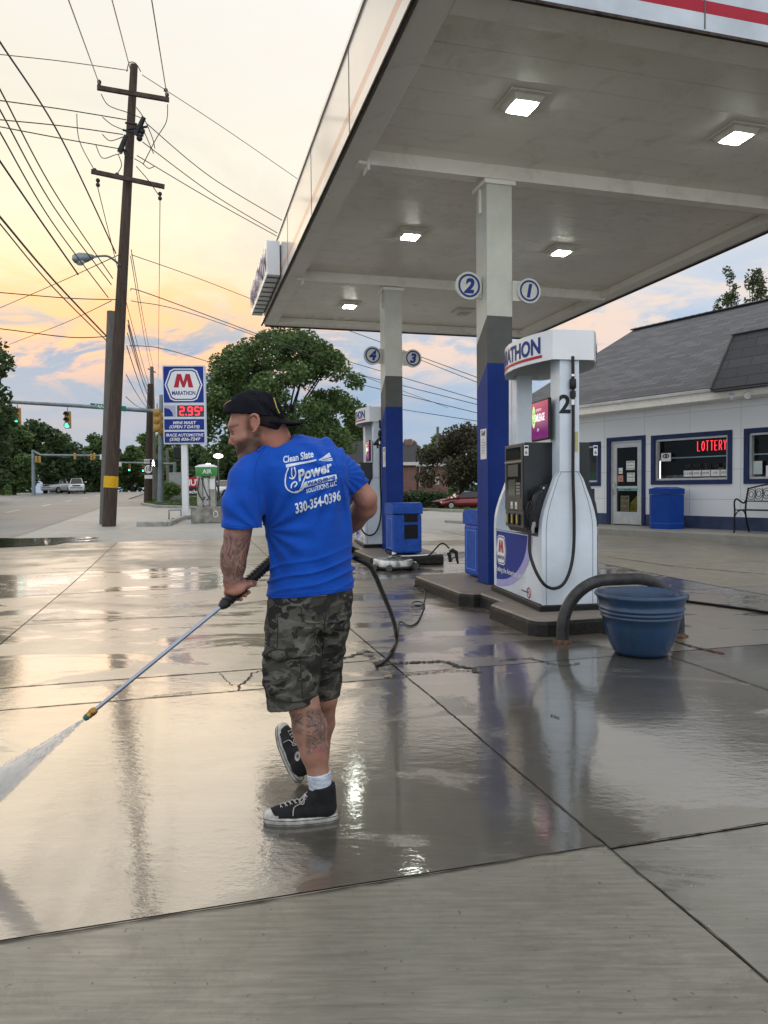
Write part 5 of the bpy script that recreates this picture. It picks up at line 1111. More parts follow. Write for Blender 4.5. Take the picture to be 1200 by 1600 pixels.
# distant mass
mcl = [(x, 122+random.uniform(-6, 6), .9+random.uniform(0, 5.5), random.uniform(2.2, 3.4)) for x in np.linspace(-95, -28, 46)]+[(x, 122+random.uniform(-6, 6), -.5+random.uniform(0, 5.5), random.uniform(2.2, 3.6)) for x in np.linspace(-28, 60, 50)]
P, F, ids = leaves(mcl, 42000, .6, 99); o = np_mesh('far_woods', P, F, M_lf4, label='dark belt of distant woods along the horizon', cat='woods', kind='stuff'); a_ = o.data.attributes.new('cl', 'FLOAT', 'FACE'); a_.data.foreach_set('value', ids.astype(np.float32))
# sparse trees above the store roof
def sparse(ul, ur, vt, y, seed, lab):
    c = W((ul+ur)/2, 480, y); b = Vector((c.x, c.y, 0)); h = W((ul+ur)/2, vt, y).z; cw = W(ur, 480, y).x-W(ul, 480, y).x; g = random.Random(seed); cl = []
    for k in range(90):
        t = g.uniform(.35, 1); rr = (1-t)**.55*cw*.62+.15; a = g.uniform(0, 6.28); q = g.uniform(.2, 1)**.6; cl.append((math.cos(a)*rr*q, math.sin(a)*rr*q, h*t+.25*q, g.uniform(.18, .38)))
    return tree('sparse_tree', b, h, cw, lab, M_lfc, seed, nleaf=4200, size=.10, cl=cl, trunk_r=.2, group='trees behind the store roof', squash=1.)
sparse(1103, 1165, 425, 42, 71, 'sparse bare-branched tree top above the store roof, left one'); sparse(1150, 1215, 430, 40, 72, 'sparse tree top above the store roof at the right edge')
# hedges / bushes
def bush(name, pts, r, h, lab, m, n, size, seed, cat='bush', group=None):
    root = empty(name, on(pts[0]), 0, label=lab, cat=cat, group=group); g = random.Random(seed); cl = []
    for p in pts:
        q = on(p)-root.location
        for k in range(3): cl.append((q.x+g.uniform(-.4, .4)*r, q.y+g.uniform(-.3, .3)*r, q.z+h*g.uniform(.25, .72), r*g.uniform(.75, 1.1)))
    P, F, ids = leaves(cl, n, size, seed); o = np_mesh('foliage', P, F, m, root); a_ = o.data.attributes.new('cl', 'FLOAT', 'FACE'); a_.data.foreach_set('value', ids.astype(np.float32))
bush('hedge', [W(u, 770, 72) for u in range(560, 800, 7)], 1.0, 1.7, 'low clipped green hedge in front of the brick house', M_lf4, 12000, .16, 3, 'hedge')
bush('round_bush', [W(267, 780, 50), W(264, 780, 50.5), W(270, 780, 50.5)], .55, 1.5, 'small rounded bush beside the grey traffic pole', M_lf2, 3500, .09, 4)
bush('tall_grass', [W(u, 772, 78) for u in (0, 6, 12)], .5, 1.2, 'yellow-green scrub at the left roadside', M_lf2, 1500, .14, 5)

# ------------------------------------------------------------------ houses behind
M_brick = NT('red_brick'); _b = M_brick.t.nodes.new('ShaderNodeTexBrick'); _mp = M_brick.t.nodes.new('ShaderNodeMapping'); _mp.inputs['Rotation'].default_value = (R(90), 0, 0); M_brick.link(M_brick.co.outputs['Object'], _mp.inputs[0]); M_brick.link(_mp.outputs[0], _b.inputs['Vector']); _b.inputs['Scale'].default_value = 1; _b.inputs['Brick Width'].default_value = .3; _b.inputs['Row Height'].default_value = .1; _b.inputs['Mortar Size'].default_value = .01
_b.inputs['Color1'].default_value = (.16,.06,.045,1); _b.inputs['Color2'].default_value = (.22,.09,.065,1); _b.inputs['Mortar'].default_value = (.25,.22,.2,1); M_brick.set('Base Color', _b.outputs[0]); M_brick.set('Roughness', .85); M_brick = M_brick.m
M_slate = mat('slate_roof', (.045,.047,.05), .8, var=.3, vs=12); M_trim = mat('white_trim', (.6,.6,.58), .5)
def house(ul, ur, v_eave, v_ridge, y, lab, wins=(), chim=None, wallm=None, deep=7):
    c = W((ul+ur)/2, 760, y); x0 = W(ul, 760, y).x-c.x; x1 = W(ur, 760, y).x-c.x; g0 = zg(c.x, c.y); root = empty('brick_house', (c.x, c.y, g0), 0, label=lab, cat='house', group='houses across the side street')
    ze = W(ul, v_eave, y).z-g0; zr = W(ul, v_ridge, y+deep/2).z-g0; mb = MB(); mb.box(x0, x1, 0, deep, -.5, ze)
    mb.add([(x0,0,ze),(x0,deep,ze),(x0,deep/2,zr-.1)], [(0,1,2)[::-1]]); mb.add([(x1,0,ze),(x1,deep,ze),(x1,deep/2,zr-.1)], [(0,1,2)]); mb.build('wall', wallm or M_brick, root)
    mb = MB()
    for s_ in (0, 1):
        ya = -.35 if s_ == 0 else deep+.35; mb.add([(x0-.3,ya,ze-.15),(x1+.3,ya,ze-.15),(x1+.3,deep/2,zr),(x0-.3,deep/2,zr),(x0-.3,ya,ze-.03),(x1+.3,ya,ze-.03),(x1+.3,deep/2,zr+.12),(x0-.3,deep/2,zr+.12)], [(0,1,2,3),(7,6,5,4),(0,4,5,1),(0,3,7,4),(1,5,6,2)])
    rf = mb.build('roof', M_slate, root); mb = MB(); mb.box(x0-.3, x1+.3, -.42, -.36, ze-.35, ze-.02); mb.build('eave_board', M_trim, root)
    if chim: u, vt = chim; xx = W(u, 700, y).x-c.x; zt_ = W(u, vt, y+2).z-g0; mb = MB(); mb.box(xx-.4, xx+.4, deep/2-.5, deep/2+.3, ze, zt_); mb.build('chimney', M_brick, rf)
    for (a, b, va, vb) in wins:
        xa = W(a, 760, y).x-c.x; xb = W(b, 760, y).x-c.x; za = W(a, vb, y).z-g0; zb = W(a, va, y).z-g0; mb = MB(); mb.box(xa, xb, -.05, .02, za, zb); wi = mb.build('window', M_trim, root)
        mb = MB(); mb.box(xa+.12, xb-.12, -.07, -.051, za+.12, zb-.12); mb.build('pane', M_darkglass, wi)
        mb = MB(); mb.box((xa+xb)/2-.03, (xa+xb)/2+.03, -.085, -.071, za+.12, zb-.12); mb.build('glazing_bar', M_trim, wi)
    return root
house(618, 650, 722, 694, 74, 'brick house with grey roof and chimney right of the farther column', chim=(641, 686), deep=8)
house(653, 700, 724, 712, 80, 'lower brick house wing with white windows behind the red car', wins=((655,661,728,740),(667,673,728,742),(655,662,748,760),(680,686,745,757)), deep=5)
house(500, 602, 734, 692, 62, 'dark roofed house behind the man and the farther pump', wallm=M_slate, deep=8)

# ------------------------------------------------------------------ cars
M_tyre = mat('tyre', (.012,.012,.012), .8); M_rim = mat('wheel_rim', (.35,.35,.36), .35, .8); M_lampc = mat('headlamp', (.6,.6,.6), .1, coat=1)
def car(loc, rz, paint, lab, kind='sedan', sc_=1.):
    root = empty('parked_car' if kind == 'sedan' else 'road_car', on(loc), rz, label=lab, cat='car', group=None)
    L_ = 4.7; w_ = .9
    if kind == 'sedan': st = [(-2.35,.45,.62,.62),(-2.2,.28,.70,.72),(-1.3,.22,.86,.86),(-.6,.2,.93,.93),(.9,.2,.95,.95),(1.7,.24,.95,.95),(2.2,.3,.9,.9),(2.38,.45,.72,.72)]; gl = [(-1.0,.90),(-.15,1.36),(.55,1.42),(1.15,1.34),(1.85,.96)]
    else: st = [(-2.4,.5,.95,.95),(-2.3,.32,1.05,1.05),(-1.3,.3,1.12,1.12),(-.7,.3,1.16,1.16),(1,.3,1.18,1.18),(2.1,.3,1.16,1.16),(2.35,.4,1.1,1.1)]; gl = [(-1.05,1.12),(-.45,1.70),(.5,1.78),(1.7,1.74),(2.25,1.18)]
    mb = MB(); rings = []
    for (x, zb, zt, _) in st:
        tp = 1-.10*(abs(x)/2.4)**3; w = w_*tp; rings.append([(x,-w*.92,zb),(x,-w,zb+.15),(x,-w,zt-.18),(x,-w*.86,zt),(x,w*.86,zt),(x,w,zt-.18),(x,w,zb+.15),(x,w*.92,zb)])
    vs = [p for r in rings for p in r]; n = len(rings); mb.add(vs, [(i*8+k, (i+1)*8+k, (i+1)*8+(k+1) % 8, i*8+(k+1) % 8) for i in range(n-1) for k in range(8)], True); mb.add(vs[:8], [tuple(range(8))]); mb.add(vs[-8:], [tuple(range(8))[::-1]])
    body = mb.build('body', paint, root); body.data.flip_normals() if False else None
    mb = MB(); g_ = [[(x,-w_*.84+(z-.9)*.28,z),(x,w_*.84-(z-.9)*.28,z)] for x, z in gl]
    for i in range(len(gl)-1): a, b = g_[i], g_[i+1]; mb.quad(a[0], a[1], b[1], b[0])
    mb.add([q[0] for q in g_], [tuple(range(len(g_)))]); mb.add([q[1] for q in g_], [tuple(range(len(g_)))[::-1]]); gls = mb.build('windows', M_darkglass, root)
    mb = MB(); a, b = g_[1], g_[-2]; mm_ = g_[2]
    mb.add([(p[0], p[1]*1.0, p[2]+.015) for q in (g_[1], g_[2], g_[3]) for p in q], [(0,1,3,2), (2,3,5,4)])
    for s_ in (0, 1):
        for i, j in ((0, 1), (3, 4)): mb.tube([g_[i][s_], g_[j][s_]], .035, 6)
        mx = (g_[2][s_][0]); mb.tube([(mx, g_[0][s_][1], gl[0][1]), g_[2][s_]], .03, 6)
    mb.build('roof', paint, root)
    for sx in (-1.45, 1.45):
        for sy in (-1, 1):
            r = .33 if kind == 'sedan' else .38; mb = MB(); mb.cyl((sx, sy*.74, r), (sx, sy*.93, r), r, n=20); wh = mb.build('wheel', M_tyre, root); mb = MB(); mb.cyl((sx, sy*.90, r), (sx, sy*.94, r), r*.62, n=14); mb.build('rim', M_rim, wh)
    zt = st[1][2]
    for sy in (-1, 1): mb = MB(); mb.frame((-2.26, sy*.62, zt-.13), .16, .36, .13); mb.build('headlight', M_lampc, root, bevel=.03); mb = MB(); mb.frame((-.75, sy*.98, zt+.28), .12, .2, .12); mb.build('wing_mirror', paint, root, bevel=.02)
    mb = MB(); mb.box(-2.40, -2.30, -.42, .42, zt-.24, zt-.06); mb.build('grille', M_black, root, bevel=.01); mb = MB(); mb.box(-2.42, -2.28, -.65, .65, zt-.44, zt-.34); mb.build('bumper_intake', M_black, root)
    return root
M_cred = mat('car_crimson', (.16,.008,.015), .25, .3, var=.02, coat=1.); M_cwh = mat('car_white', (.60,.61,.62), .3, coat=.8); M_csil = mat('car_silver', (.42,.43,.44), .3, .4, coat=.8)
pr_ = W(722, 797, 58); car(pr_, R(22), M_cred, 'dark red sedan parked in front of the hedge')
pr_ = W(120, 768, 84); car(pr_, R(112), M_cwh, 'white pickup-like car facing us on the far road', 'suv'); pr_ = W(93, 768, 88); car(pr_, R(78), M_csil, 'silver estate car just left of the white one', 'suv')
pr_ = W(352, 775, 60); car(pr_, R(70), M_cwh, 'white car parked behind the air pump, mostly hidden')

# ------------------------------------------------------------------ utility poles, wires
M_wood = NT('creosote_wood'); _o = M_wood.pos; _n = M_wood.noise(6, 6, .7, sc=(3, 3, .25)); M_wood.set('Base Color', M_wood.ramp(_n, [(.3, (.022,.014,.010)), (.7, (.075,.05,.036))])); M_wood.set('Roughness', .85); M_wood.set('Normal', M_wood.bump(_n, .7, .02)); M_wood = M_wood.m
M_wood2 = NT('weathered_wood'); _n = M_wood2.noise(6, 6, .7, sc=(3, 3, .25)); M_wood2.set('Base Color', M_wood2.ramp(_n, [(.3, (.07,.065,.055)), (.7, (.16,.15,.13))])); M_wood2.set('Roughness', .85); M_wood2 = M_wood2.m
M_arm = mat('crossarm_wood', (.07,.05,.04), .85, var=.3, vs=5); M_ins = mat('insulator', (.03,.025,.025), .4); M_galv = mat('galvanised', (.20,.24,.26), .45, .5, var=.15, vs=3)
YP = 23.5
pb = on(W(169.5, 822, YP)); pt = W(209.5, 102, YP+.3)
up_ = empty('utility_pole', pb, 0, label='tallest dark wooden utility pole with two crossarms and a yellow band near its foot', cat='utility pole')
mb = MB(); mb.tube([pb-Vector((0,0,.2)), pb.lerp(pt, .33), pb.lerp(pt, .66), pt], [.222, .192, .155, .118], 18); mb.build('pole', M_wood, up_, world=True)
def poleat(v, du=0): t = (822-v)/720.; return W(169.5+40*t+du, v, YP+.3*t)
bq = poleat(755); mb = MB(); mb.tube([poleat(762), poleat(744)], [.228, .228], 24, cap=False); b_ = mb.build('band', mat('yellow_band', (.62,.36,.01), .5, var=.1), up_, world=True)
mb = MB(); mb.tube([poleat(758.5, -11), poleat(748.5, -11)], .01, 4) if False else None
def arm(l, r, yl, yr, sag=0):
    a = W(*l, yl); b = W(*r, yr); mb = MB(); d = (b-a); X = d.normalized(); Y = Vector((-X.y, X.x, 0)).normalized(); mb.frame((a+b)/2-Y*.16, d.length, .10, .13, X, Y, X.cross(Y)); mb.build('crossarm', M_arm, up_, world=True)
    return a, b
arm((152,141), (264,160), 23.2, 23.9); arm((143,271), (257,295), 23.2, 23.9)
mb = MB()
for (u, v) in ((155,134),(155,128),(261,148),(259,141),(148,266),(153,282),(153,289),(250,303),(250,310),(183,273)): p = W(u, v, 23.3 if u < 200 else 23.9); mb.sphere(p, .07, 8, 6)
mb.build('insulator', M_ins, up_, world=True)
mb = MB(); mb.tube([W(225,183,23.3), W(212,212,23.4)], [.07,.09], 8); mb.tube([W(197,212,23.3), W(187,238,23.3)], [.07,.09], 8)
for (u0, v0, u1, v1) in ((196,192,214,194),(198,202,230,198),(192,203,212,208),(213,210,224,212),(186,232,200,236),(194,236,197,246)): mb.tube([W(u0, v0, 23.35), W(u1, v1, 23.35)], .035, 6)
for (u, v) in ((222,205),(218,216),(215,200)): mb.sphere(W(u, v, 23.4), .1, 8, 6)
mb.build('switch_gear', M_dk, up_, world=True)
# street lamp on the pole
sl_ = empty('street_lamp', poleat(415), 0, label='cobra head street lamp on a curved arm on the tall pole', cat='street lamp')
mb = MB(); mb.tube(spl([poleat(418), W(172,402,23), W(158,400,22.8), W(143,402,22.6)]), .035, 8); mb.build('arm', M_galv, sl_, world=True)
mb = MB(); a = W(146,401,22.6); b = W(113,405,22.1); d = b-a; mb.tube([a, a+d*.3, a+d*.6, a+d*.9, b], [.06,.13,.17,.13,.03], 12); mb.build('lamp_head', M_galv, sl_, world=True)
mb = MB(); mb.sphere(a+d*.65+Vector((0,0,-.12)), .14, 12, 8, (1,1,.7)); mb.build('lens', mat('lamp_lens', (.35,.36,.36), .2, coat=.5), sl_, world=True)
# shorter grey stub pole behind
sb = on(W(164.5, 819, YP+1.2)); st_ = W(175, 487, YP+1.4); mb = MB(); mb.tube([Vector((0,0,-.1)), st_-sb], [.2, .165], 14); o = mb.build('stub_pole', M_wood2); o.location = sb; tag(o, 'shorter grey weathered wooden pole right against the tall one', 'utility pole')
def simple_pole(ub, vb, ut, vt, y, r0, r1, m, lab, armv=()):
    z_ = W(ub, vb, y); b = on(z_); t = W(ut, vt, y); root = empty('utility_pole', b, 0, label=lab, cat='utility pole', group='wooden poles down the road'); mb = MB(); mb.tube([b-Vector((0,0,.2)), t], [r0, r1], 12); mb.build('pole', m, root, world=True)
    for (va, du, dv) in armv:
        mb = MB(); c = b.lerp(t, (vb-va)/(vb-vt)); uc = ub+(ut-ub)*(vb-va)/(vb-vt); mb.tube([W(uc-du, va, y), W(uc+du, va+dv, y)], .05, 6); mb.build('crossarm', M_arm, root, world=True)
    return root
simple_pole(231, 782, 235, 600, 48, .28, .18, M_wood, 'dark wooden pole carrying the route sign', ((604,4,3),))
simple_pole(242, 775, 237, 573, 56, .20, .14, M_wood2, 'thinner wooden pole beside the one with the route sign', ((576,6,6),))
simple_pole(263, 772, 261, 700, 70, .18, .14, M_wood2, 'short distant wooden pole behind the price sign')
simple_pole(681, 760, 684, 667, 95, .22, .17, M_wood2, 'distant leaning pole above the trees between the columns')
def wire(pts, r, lab, grp='overhead power lines', nm='power_line', n=10):
    mb = MB(); mb.tube(spl(pts, n) if len(pts) > 2 else pts, r, 5); o = mb.build(nm, M_rub); c = Vector(pts[0])
    o.data.transform(Matrix.Translation(-c)); o.location = c; return tag(o, lab, 'cable', grp)
def sagged(a, b, s, n=8): return [a.lerp(b, k/n)-Vector((0,0,s*4*(k/n)*(1-k/n))) for k in range(n+1)]
def WW(u, v, y): return W(u, v, y)
la = 'thin black power line running from the tall pole up over the camera'; lb = 'black cable sweeping from the left edge down to the tall pole'; lc = 'thin wire crossing the sky left of the tall pole to its middle'; ld = 'power line running from the tall pole towards the canopy'; le = 'line running away down the road from the tall pole to the next poles'; lf = 'thin wire crossing the sky between the canopy columns'
for (p, q) in (((155,131,23.2), (107,0,16)), ((204,110,23.6), (175,0,17)), ((261,150,23.9), (237,0,17))):
    a = WW(*p); b = WW(*q); wire([a, b, b+(b-a)*.25], .017, la)
for (p, q, m, r) in (((181,396,23.4),(0,66,15),(95,215,18.6),.022), ((176,435,23.4),(0,140,14),(85,300,18.4),.017), ((174,445,23.4),(0,172,14),(85,325,18.3),.017), ((169,465,23.4),(0,207,14),(80,345,18.3),.017), ((122,429,22.6),(0,252,17),(60,340,19.7),.026), ((166,525,24.),(0,339,15),(82,436,19),.026), ((166,532,24.),(0,350,15),(82,448,19),.017)):
    a, mm_, b = WW(*p), WW(*m), WW(*q); wire([a, mm_, b, b+(b-mm_)*.3], r, lb)
for (p, q, m, r) in (((200,110,23.5),(0,85,20),(100,96,21.7),.012), ((197,187,23.3),(0,157,20),(100,171,21.7),.016), ((192,210,23.3),(0,187,20),(100,197,21.7),.016), ((190,233,23.3),(0,198,20),(100,217,21.7),.016), ((181,468,23.4),(0,457,22),(110,466,22.7),.016), ((165,526,24),(20,516,22),(110,527,23),.016),
    ((174,470,23.4),(30,532,40),(100,505,32),.016), ((186,398,23.4),(0,481,36),(90,442,30),.016)):
    a, mm_, b = WW(*p), WW(*m), WW(*q); wire([a, mm_, b, b+(b-mm_)*.3], r, lc)
for (p, q, m, r) in (((222,117,23.6),(470,283,30),(345,197,27),.012), ((229,193,23.5),(447,348,30),(330,277,27),.016), ((223,222,23.5),(440,368,30),(335,305,27),.016), ((214,243,23.5),(438,372,30),(330,312,27),.016), ((205,398,23.4),(420,478,34),(310,435,29),.014), ((204,453,23.4),(410,525,34),(235,460,26),.018), ((203,540,24),(335,568,34),(255,545,27),.016), ((205,470,23.6),(600,600,40),(330,500,29),.014)):
    a, mm_, b = WW(*p), WW(*m), WW(*q); wire([a, mm_, b, b+(b-mm_)*.6], r, ld)
for (p, q, r) in (((152,290,23.3),(233,602,48),.014), ((250,311,23.9),(247,590,60),.014), ((204,400,23.5),(237,585,56),.014), ((200,500,23.5),(231,605,48),.02), ((200,508,23.5),(232,620,48),.02), ((199,520,23.5),(233,615,48),.014), ((198,540,23.5),(236,640,48),.016), ((197,585,23.6),(236,640,56),.014), ((197,620,23.6),(233,634,48),.014), ((205,390,23.5),(240,576,56),.014)):
    a, b = WW(*p), WW(*q); wire(sagged(a, b, .25), r, le)
for (p, q) in (((500,500,40),(760,595,34)), ((545,565,40),(765,630,34)), ((560,585,40),(765,637,34)), ((520,590,40),(765,650,34)), ((630,640,40),(765,661,34)), ((633,553,40),(765,605,34))): wire([WW(*p), WW(*q)], .017, lf)
# jumper loops on the pole
mb = MB()
for l in (((158,147),(170,165),(200,176),(222,185)), ((262,163),(260,190),(245,215),(232,240),(224,256)), ((160,183),(175,195),(193,203)), ((160,210),(172,220),(192,214)), ((150,227),(160,247),(180,242),(190,240)), ((120,178),(124,220),(147,265)), ((213,168),(225,185),(238,215),(242,232)), ((222,200),(228,212),(240,240)), ((210,248),(222,255),(232,263),(241,260)), ((185,242),(190,258),(183,272)), ((213,260),(232,282),(248,305)), ((198,112),(202,98),(212,99),(220,112))):
    mb.tube(spl([W(u, v, 23.45) for u, v in l], 5), .014, 5)
mb.build('jumper_cables', M_rub, up_, world=True)['kind'] = 'stuff'
# ------------------------------------------------------------------ traffic signals
M_ylw = mat('signal_yellow', (.42,.25,.06), .5, var=.1); M_sgr = mat('green_lens', (.0,.4,.25), .3, emit=(.05,1.,.62), es=3.2); M_sdk = mat('dark_lens', (.06,.01,.008), .3)
def signal(c, s, lab, lit=True, face=-1, col=None, rz=0, housing=None):
    root = empty('traffic_light', c, rz, label=lab, cat='traffic light', group='traffic lights over the road'); w = .34*s; h = 1.05*s
    mb = MB(); mb.box(-w/2, w/2, -.12*s, .12*s, -h/2, h/2); mb.build('housing', housing or M_ylw, root, bevel=.03*s)
    for k in range(3):
        z = h/2-.18*s-k*.345*s
        if not face: mb = MB(); mb.sphere((0,-.10*s,z), .175*s, 14, 8, (1,.7,1)); mb.build('back_cover', housing or M_ylw, root)
        if face:
            mb = MB(); mb.lathe([(.0,0),(.135*s,0)], 16); mb.v = [(v[0], -.125*s, z+v[1]) for v in mb.v]; mb.build('lens', (M_sgr if (k == 2 and lit) else M_sdk), root)
            mb = MB(); n = 12; mb.add([(.15*s*math.cos(R(-15+210*i/n)), -.12*s, z+.15*s*math.sin(R(-15+210*i/n))) for i in range(n+1)]+[(.15*s*math.cos(R(-15+210*i/n)), -.32*s, z-.02*s+.15*s*math.sin(R(-15+210*i/n))) for i in range(n+1)], [(i, i+1, n+2+i, n+1+i) for i in range(n)]); mb.build('visor', M_dk, root)
    mb = MB(); mb.cyl((0,0,h/2), (0,0,h/2+.25*s), .025*s, n=6); mb.build('hanger', M_galv, root); return root
spb = W(250.5, 787, 46); spb = on(spb); spt = W(252, 617, 46)
sp_ = empty('signal_mast', spb, 0, label='grey steel traffic signal mast with a long arm reaching left over the road', cat='signal mast')
mb = MB(); mb.tube([spb, spb.lerp(spt, .4), spt], [.2, .17, .12], 14); mb.cyl(spb, spb+Vector((0,0,.12)), .3); mb.build('pole', M_galv, sp_, world=True)
mb = MB(); mb.tube([W(250,643,46), W(120,634,44), W(0,627,42), W(-60,622,41)], [.13,.115,.10,.09], 12); mb.build('mast_arm', M_galv, sp_, world=True)
signal(W(27.5,651,42.2), .98, 'green traffic light hanging at the far left end of the arm'); signal(W(106,656,43.6), .98, 'green traffic light hanging midway on the arm')
signal(W(246,657,44.5), 1.35, 'yellow backed traffic light fixed on the mast seen from behind', False, 0); signal(W(253,662,45.5), 1.3, 'second yellow traffic light body close behind the other on the mast', False, 0)
# street-name sign on the arm
ns = empty('street_name_sign', W(171,637,44.6), 0, label='long green street name sign on the signal arm behind the pole', cat='sign'); M_sgn = mat('sign_green', (.01,.15,.10), .45)
wA = (W(199,640,44.6)-W(144,634,44.6)).length; mb = MB(); mb.frame((0,-.2,0), wA, .02, .32, (1,0,-.10)); mb.build('panel', M_sgn, ns)
mb = MB(); text(mb, 'SAND     RD', lambda x, y: Vector((x, -.215, y-.09-.10*x)), size=.30, bold=.02); mb.v = [(v[0], v[1], v[2]) for v in mb.v]; mb.build('lettering', M_paper, ns)
# second intersection mast
b2 = on(W(52.5,768,75)); t2 = W(51.5,703,75); s2 = empty('signal_mast', b2, 0, label='distant grey signal mast on the left side with an arm to the right', cat='signal mast'); mb = MB(); mb.tube([b2, t2], [.2,.15], 10); mb.build('pole', M_galv, s2, world=True); mb = MB(); mb.tube([W(54,706,75), W(64,711,75), W(160,712,75)], [.12,.11,.09], 8); mb.build('mast_arm', M_galv, s2, world=True)
for u, v, lab in ((57,718,'yellow traffic light nearest the distant left mast'),(62,718,'second yellow traffic light at the distant left mast'),(117,713,'single yellow traffic light midway on the distant arm'),(143,714,'wider yellow traffic light farther right on the distant arm'),(147.5,713,'right half of the pair of yellow traffic lights on the distant arm')): signal(W(u, v, 74.6), .62, lab, False, 0)
mb = MB(); mb.frame((0,0,0), .25, .2, .55); o = mb.build('control_box', M_trim); o.location = W(158.5,714,74.6); tag(o, 'small white box hanging at the end of the distant arm', 'box')
b3 = on(W(273,795,58)); t3 = W(273,722,58); s3 = empty('signal_mast', b3, 0, label='distant mast behind the price sign with an arm to the left', cat='signal mast'); mb = MB(); mb.tube([b3, t3], [.16,.12], 10); mb.build('pole', M_galv, s3, world=True); mb = MB(); mb.tube([W(273,725,58), W(184,722.5,58)], [.09,.06], 8); mb.build('mast_arm', M_galv, s3, world=True)
signal(W(202.5,731,57.7), .5, 'small green traffic light left of the route sign'); signal(W(224,732,57.7), .5, 'small green traffic light touching the route sign')
mb = MB(); mb.frame((0,0,0), .28, .1, .34); o = mb.build('control_box', M_trim); o.location = W(187,725.5,57.7); tag(o, 'small white box on the end of the arm behind the big pole', 'box')
# route sign
rs = empty('route_sign', W(232,733,47), 0, label='white WEST 18 route sign fixed on a dark wooden pole', cat='road sign'); mb = MB(); mb.lathe([(0,0),(.30,0)], 24); mb.v = [(v[0]*1.0, -.03, v[1]*1.05) for v in mb.v]; mb.build('shield', M_paper, rs)
mb = MB(); n = 24; mb.add([(.30*math.cos(6.283*k/n), -.035, .315*math.sin(6.283*k/n)) for k in range(n)]+[(.26*math.cos(6.283*k/n), -.035, .275*math.sin(6.283*k/n)) for k in range(n)], [(k, (k+1) % n, n+(k+1) % n, n+k) for k in range(n)]); text(mb, '18', lambda x, y: Vector((x, -.036, y-.13)), size=.40, bold=.02); mb.build('route_number', M_ink, rs)
mb = MB(); mb.box(-.27, .27, -.03, -.02, .37, .64); pw = mb.build('west_plate', M_paper, rs); mb = MB(); text(mb, 'WEST', lambda x, y: Vector((x, -.035, y+.43)), size=.2, bold=.02); mb.build('west_word', M_ink, pw)
mb = MB(); mb.box(-.25, .25, -.03, -.02, -.62, -.38); mb.build('arrow_plate', M_paper, rs)
ws = empty('walk_signal', W(240.5,724,45.2), 0, label='lit white walking man pedestrian signal beside the route sign', cat='pedestrian signal'); mb = MB(); mb.box(-.24,.24,-.1,.1,-.24,.24); mb.build('housing', M_black, ws, bevel=.02)
mb = MB(); M_wlk = mat('walk_white', (.8,.8,.8), .3, emit=(1,1,.95), es=2.5); y_ = -.105
for a, b, r in (((.0,.12),(-.01,-.02),.045), ((0,-.02),(-.08,-.17),.028), ((0,-.02),(.05,-.1),.028), ((.05,-.1),(.07,-.18),.025), ((0,.10),(-.09,.0),.02), ((0,.10),(.08,.02),.02)): mb.tube([(a[0], y_, a[1]), (b[0], y_, b[1])], r, 6)
mb.sphere((0, y_, .18), .04, 8, 6); mb.build('walking_figure', M_wlk, ws)
# pedestrian signal behind the price sign
ps = empty('crossing_post', on(W(286,797,44)), 0, label='grey post with a black crossing signal just behind the price sign pole', cat='signal post'); mb = MB(); mb.tube([ps.location.copy(), W(285,712,44)], .1, 10); mb.build('post', M_galv, ps, world=True); mb = MB(); c_ = W(279,708,43.8); mb.frame(c_, .55, .45, .75); mb.build('signal_box', M_black, ps, world=True, bevel=.06)
cb = empty('control_cabinet', on(W(280,786,52)), 0, label='grey traffic control cabinet behind the price sign pole', cat='cabinet'); mb = MB(); mb.box(-.6,.5,-.4,.4,0,2.0); mb.build('cabinet', mat('cabinet_grey', (.33,.34,.34), .5), cb, bevel=.03); mb = MB(); mb.box(-.5,.4,-.415,-.4,.2,1.85); mb.build('cabinet_door', mat('cabinet_door_grey', (.38,.39,.39), .5), cb)
# ------------------------------------------------------------------ price sign
sgx = 27.5; sb_ = on(W(290,808,sgx)); ps_ = empty('price_sign', sb_, R(3), label='tall blue and white fuel price sign showing 2.95 in red on a white post', cat='price sign')
m1 = PM[ps_.name].inverted()
def sl2(u, v, off=0): p = m1 @ W(u, v, sgx); return Vector((p.x, -.16-off, p.z))
x0 = sl2(256.5,630).x; x1 = sl2(321,630).x; z1 = sl2(288,571.5).z; z0 = sl2(288,694).z; wS = x1-x0; hS = z1-z0
M_sblue = mat('sign_face_blue', (.018,.04,.24), .5, spec=.12); M_sw = mat('sign_face_white', (.62,.67,.74), .5, spec=.15)
mb = MB(); mb.box(-.11,.11,-.06,.16,-.1,z0); mb.build('post', M_white, ps_, bevel=.01); mb = MB(); mb.box(-.45,.45,-.3,.4,0,.05); mb.tube([(-.55,-.3,0),(-.55,-.3,.35),(-.1,-.32,.35),(-.1,-.3,0)], .03, 6); mb.build('base_guard', M_galv, ps_)
mb = MB(); mb.box(x0, x1, -.155, .155, z0, z1); cab = mb.build('sign_box', M_sw, ps_, bevel=.012)
def pz(f): return z1-hS*f
def px_(f): return x0+wS*f
for (fa, fb, xa, xb, m, nm) in ((.018,.475,.025,.975,M_sblue,'logo_panel'), (.51,.655,.025,.30,mat('payment_panel', (.42,.42,.55), .4),'payment_panel'), (.51,.655,.335,.975,M_darkglass,'price_panel'), (.685,.82,.025,.975,M_sblue,'text_panel'), (.845,.985,.025,.975,M_sblue,'text_panel')):
    mb = MB(); mb.box(px_(xa), px_(xb), -.160, -.156, pz(fb), pz(fa)); mb.build(nm, m, cab)
marathon_badge(None, cab, lambda x, y, off: Vector((px_(.5)+x*1.0, -.160-off, pz(.25)+y*.9)), wS*.90)
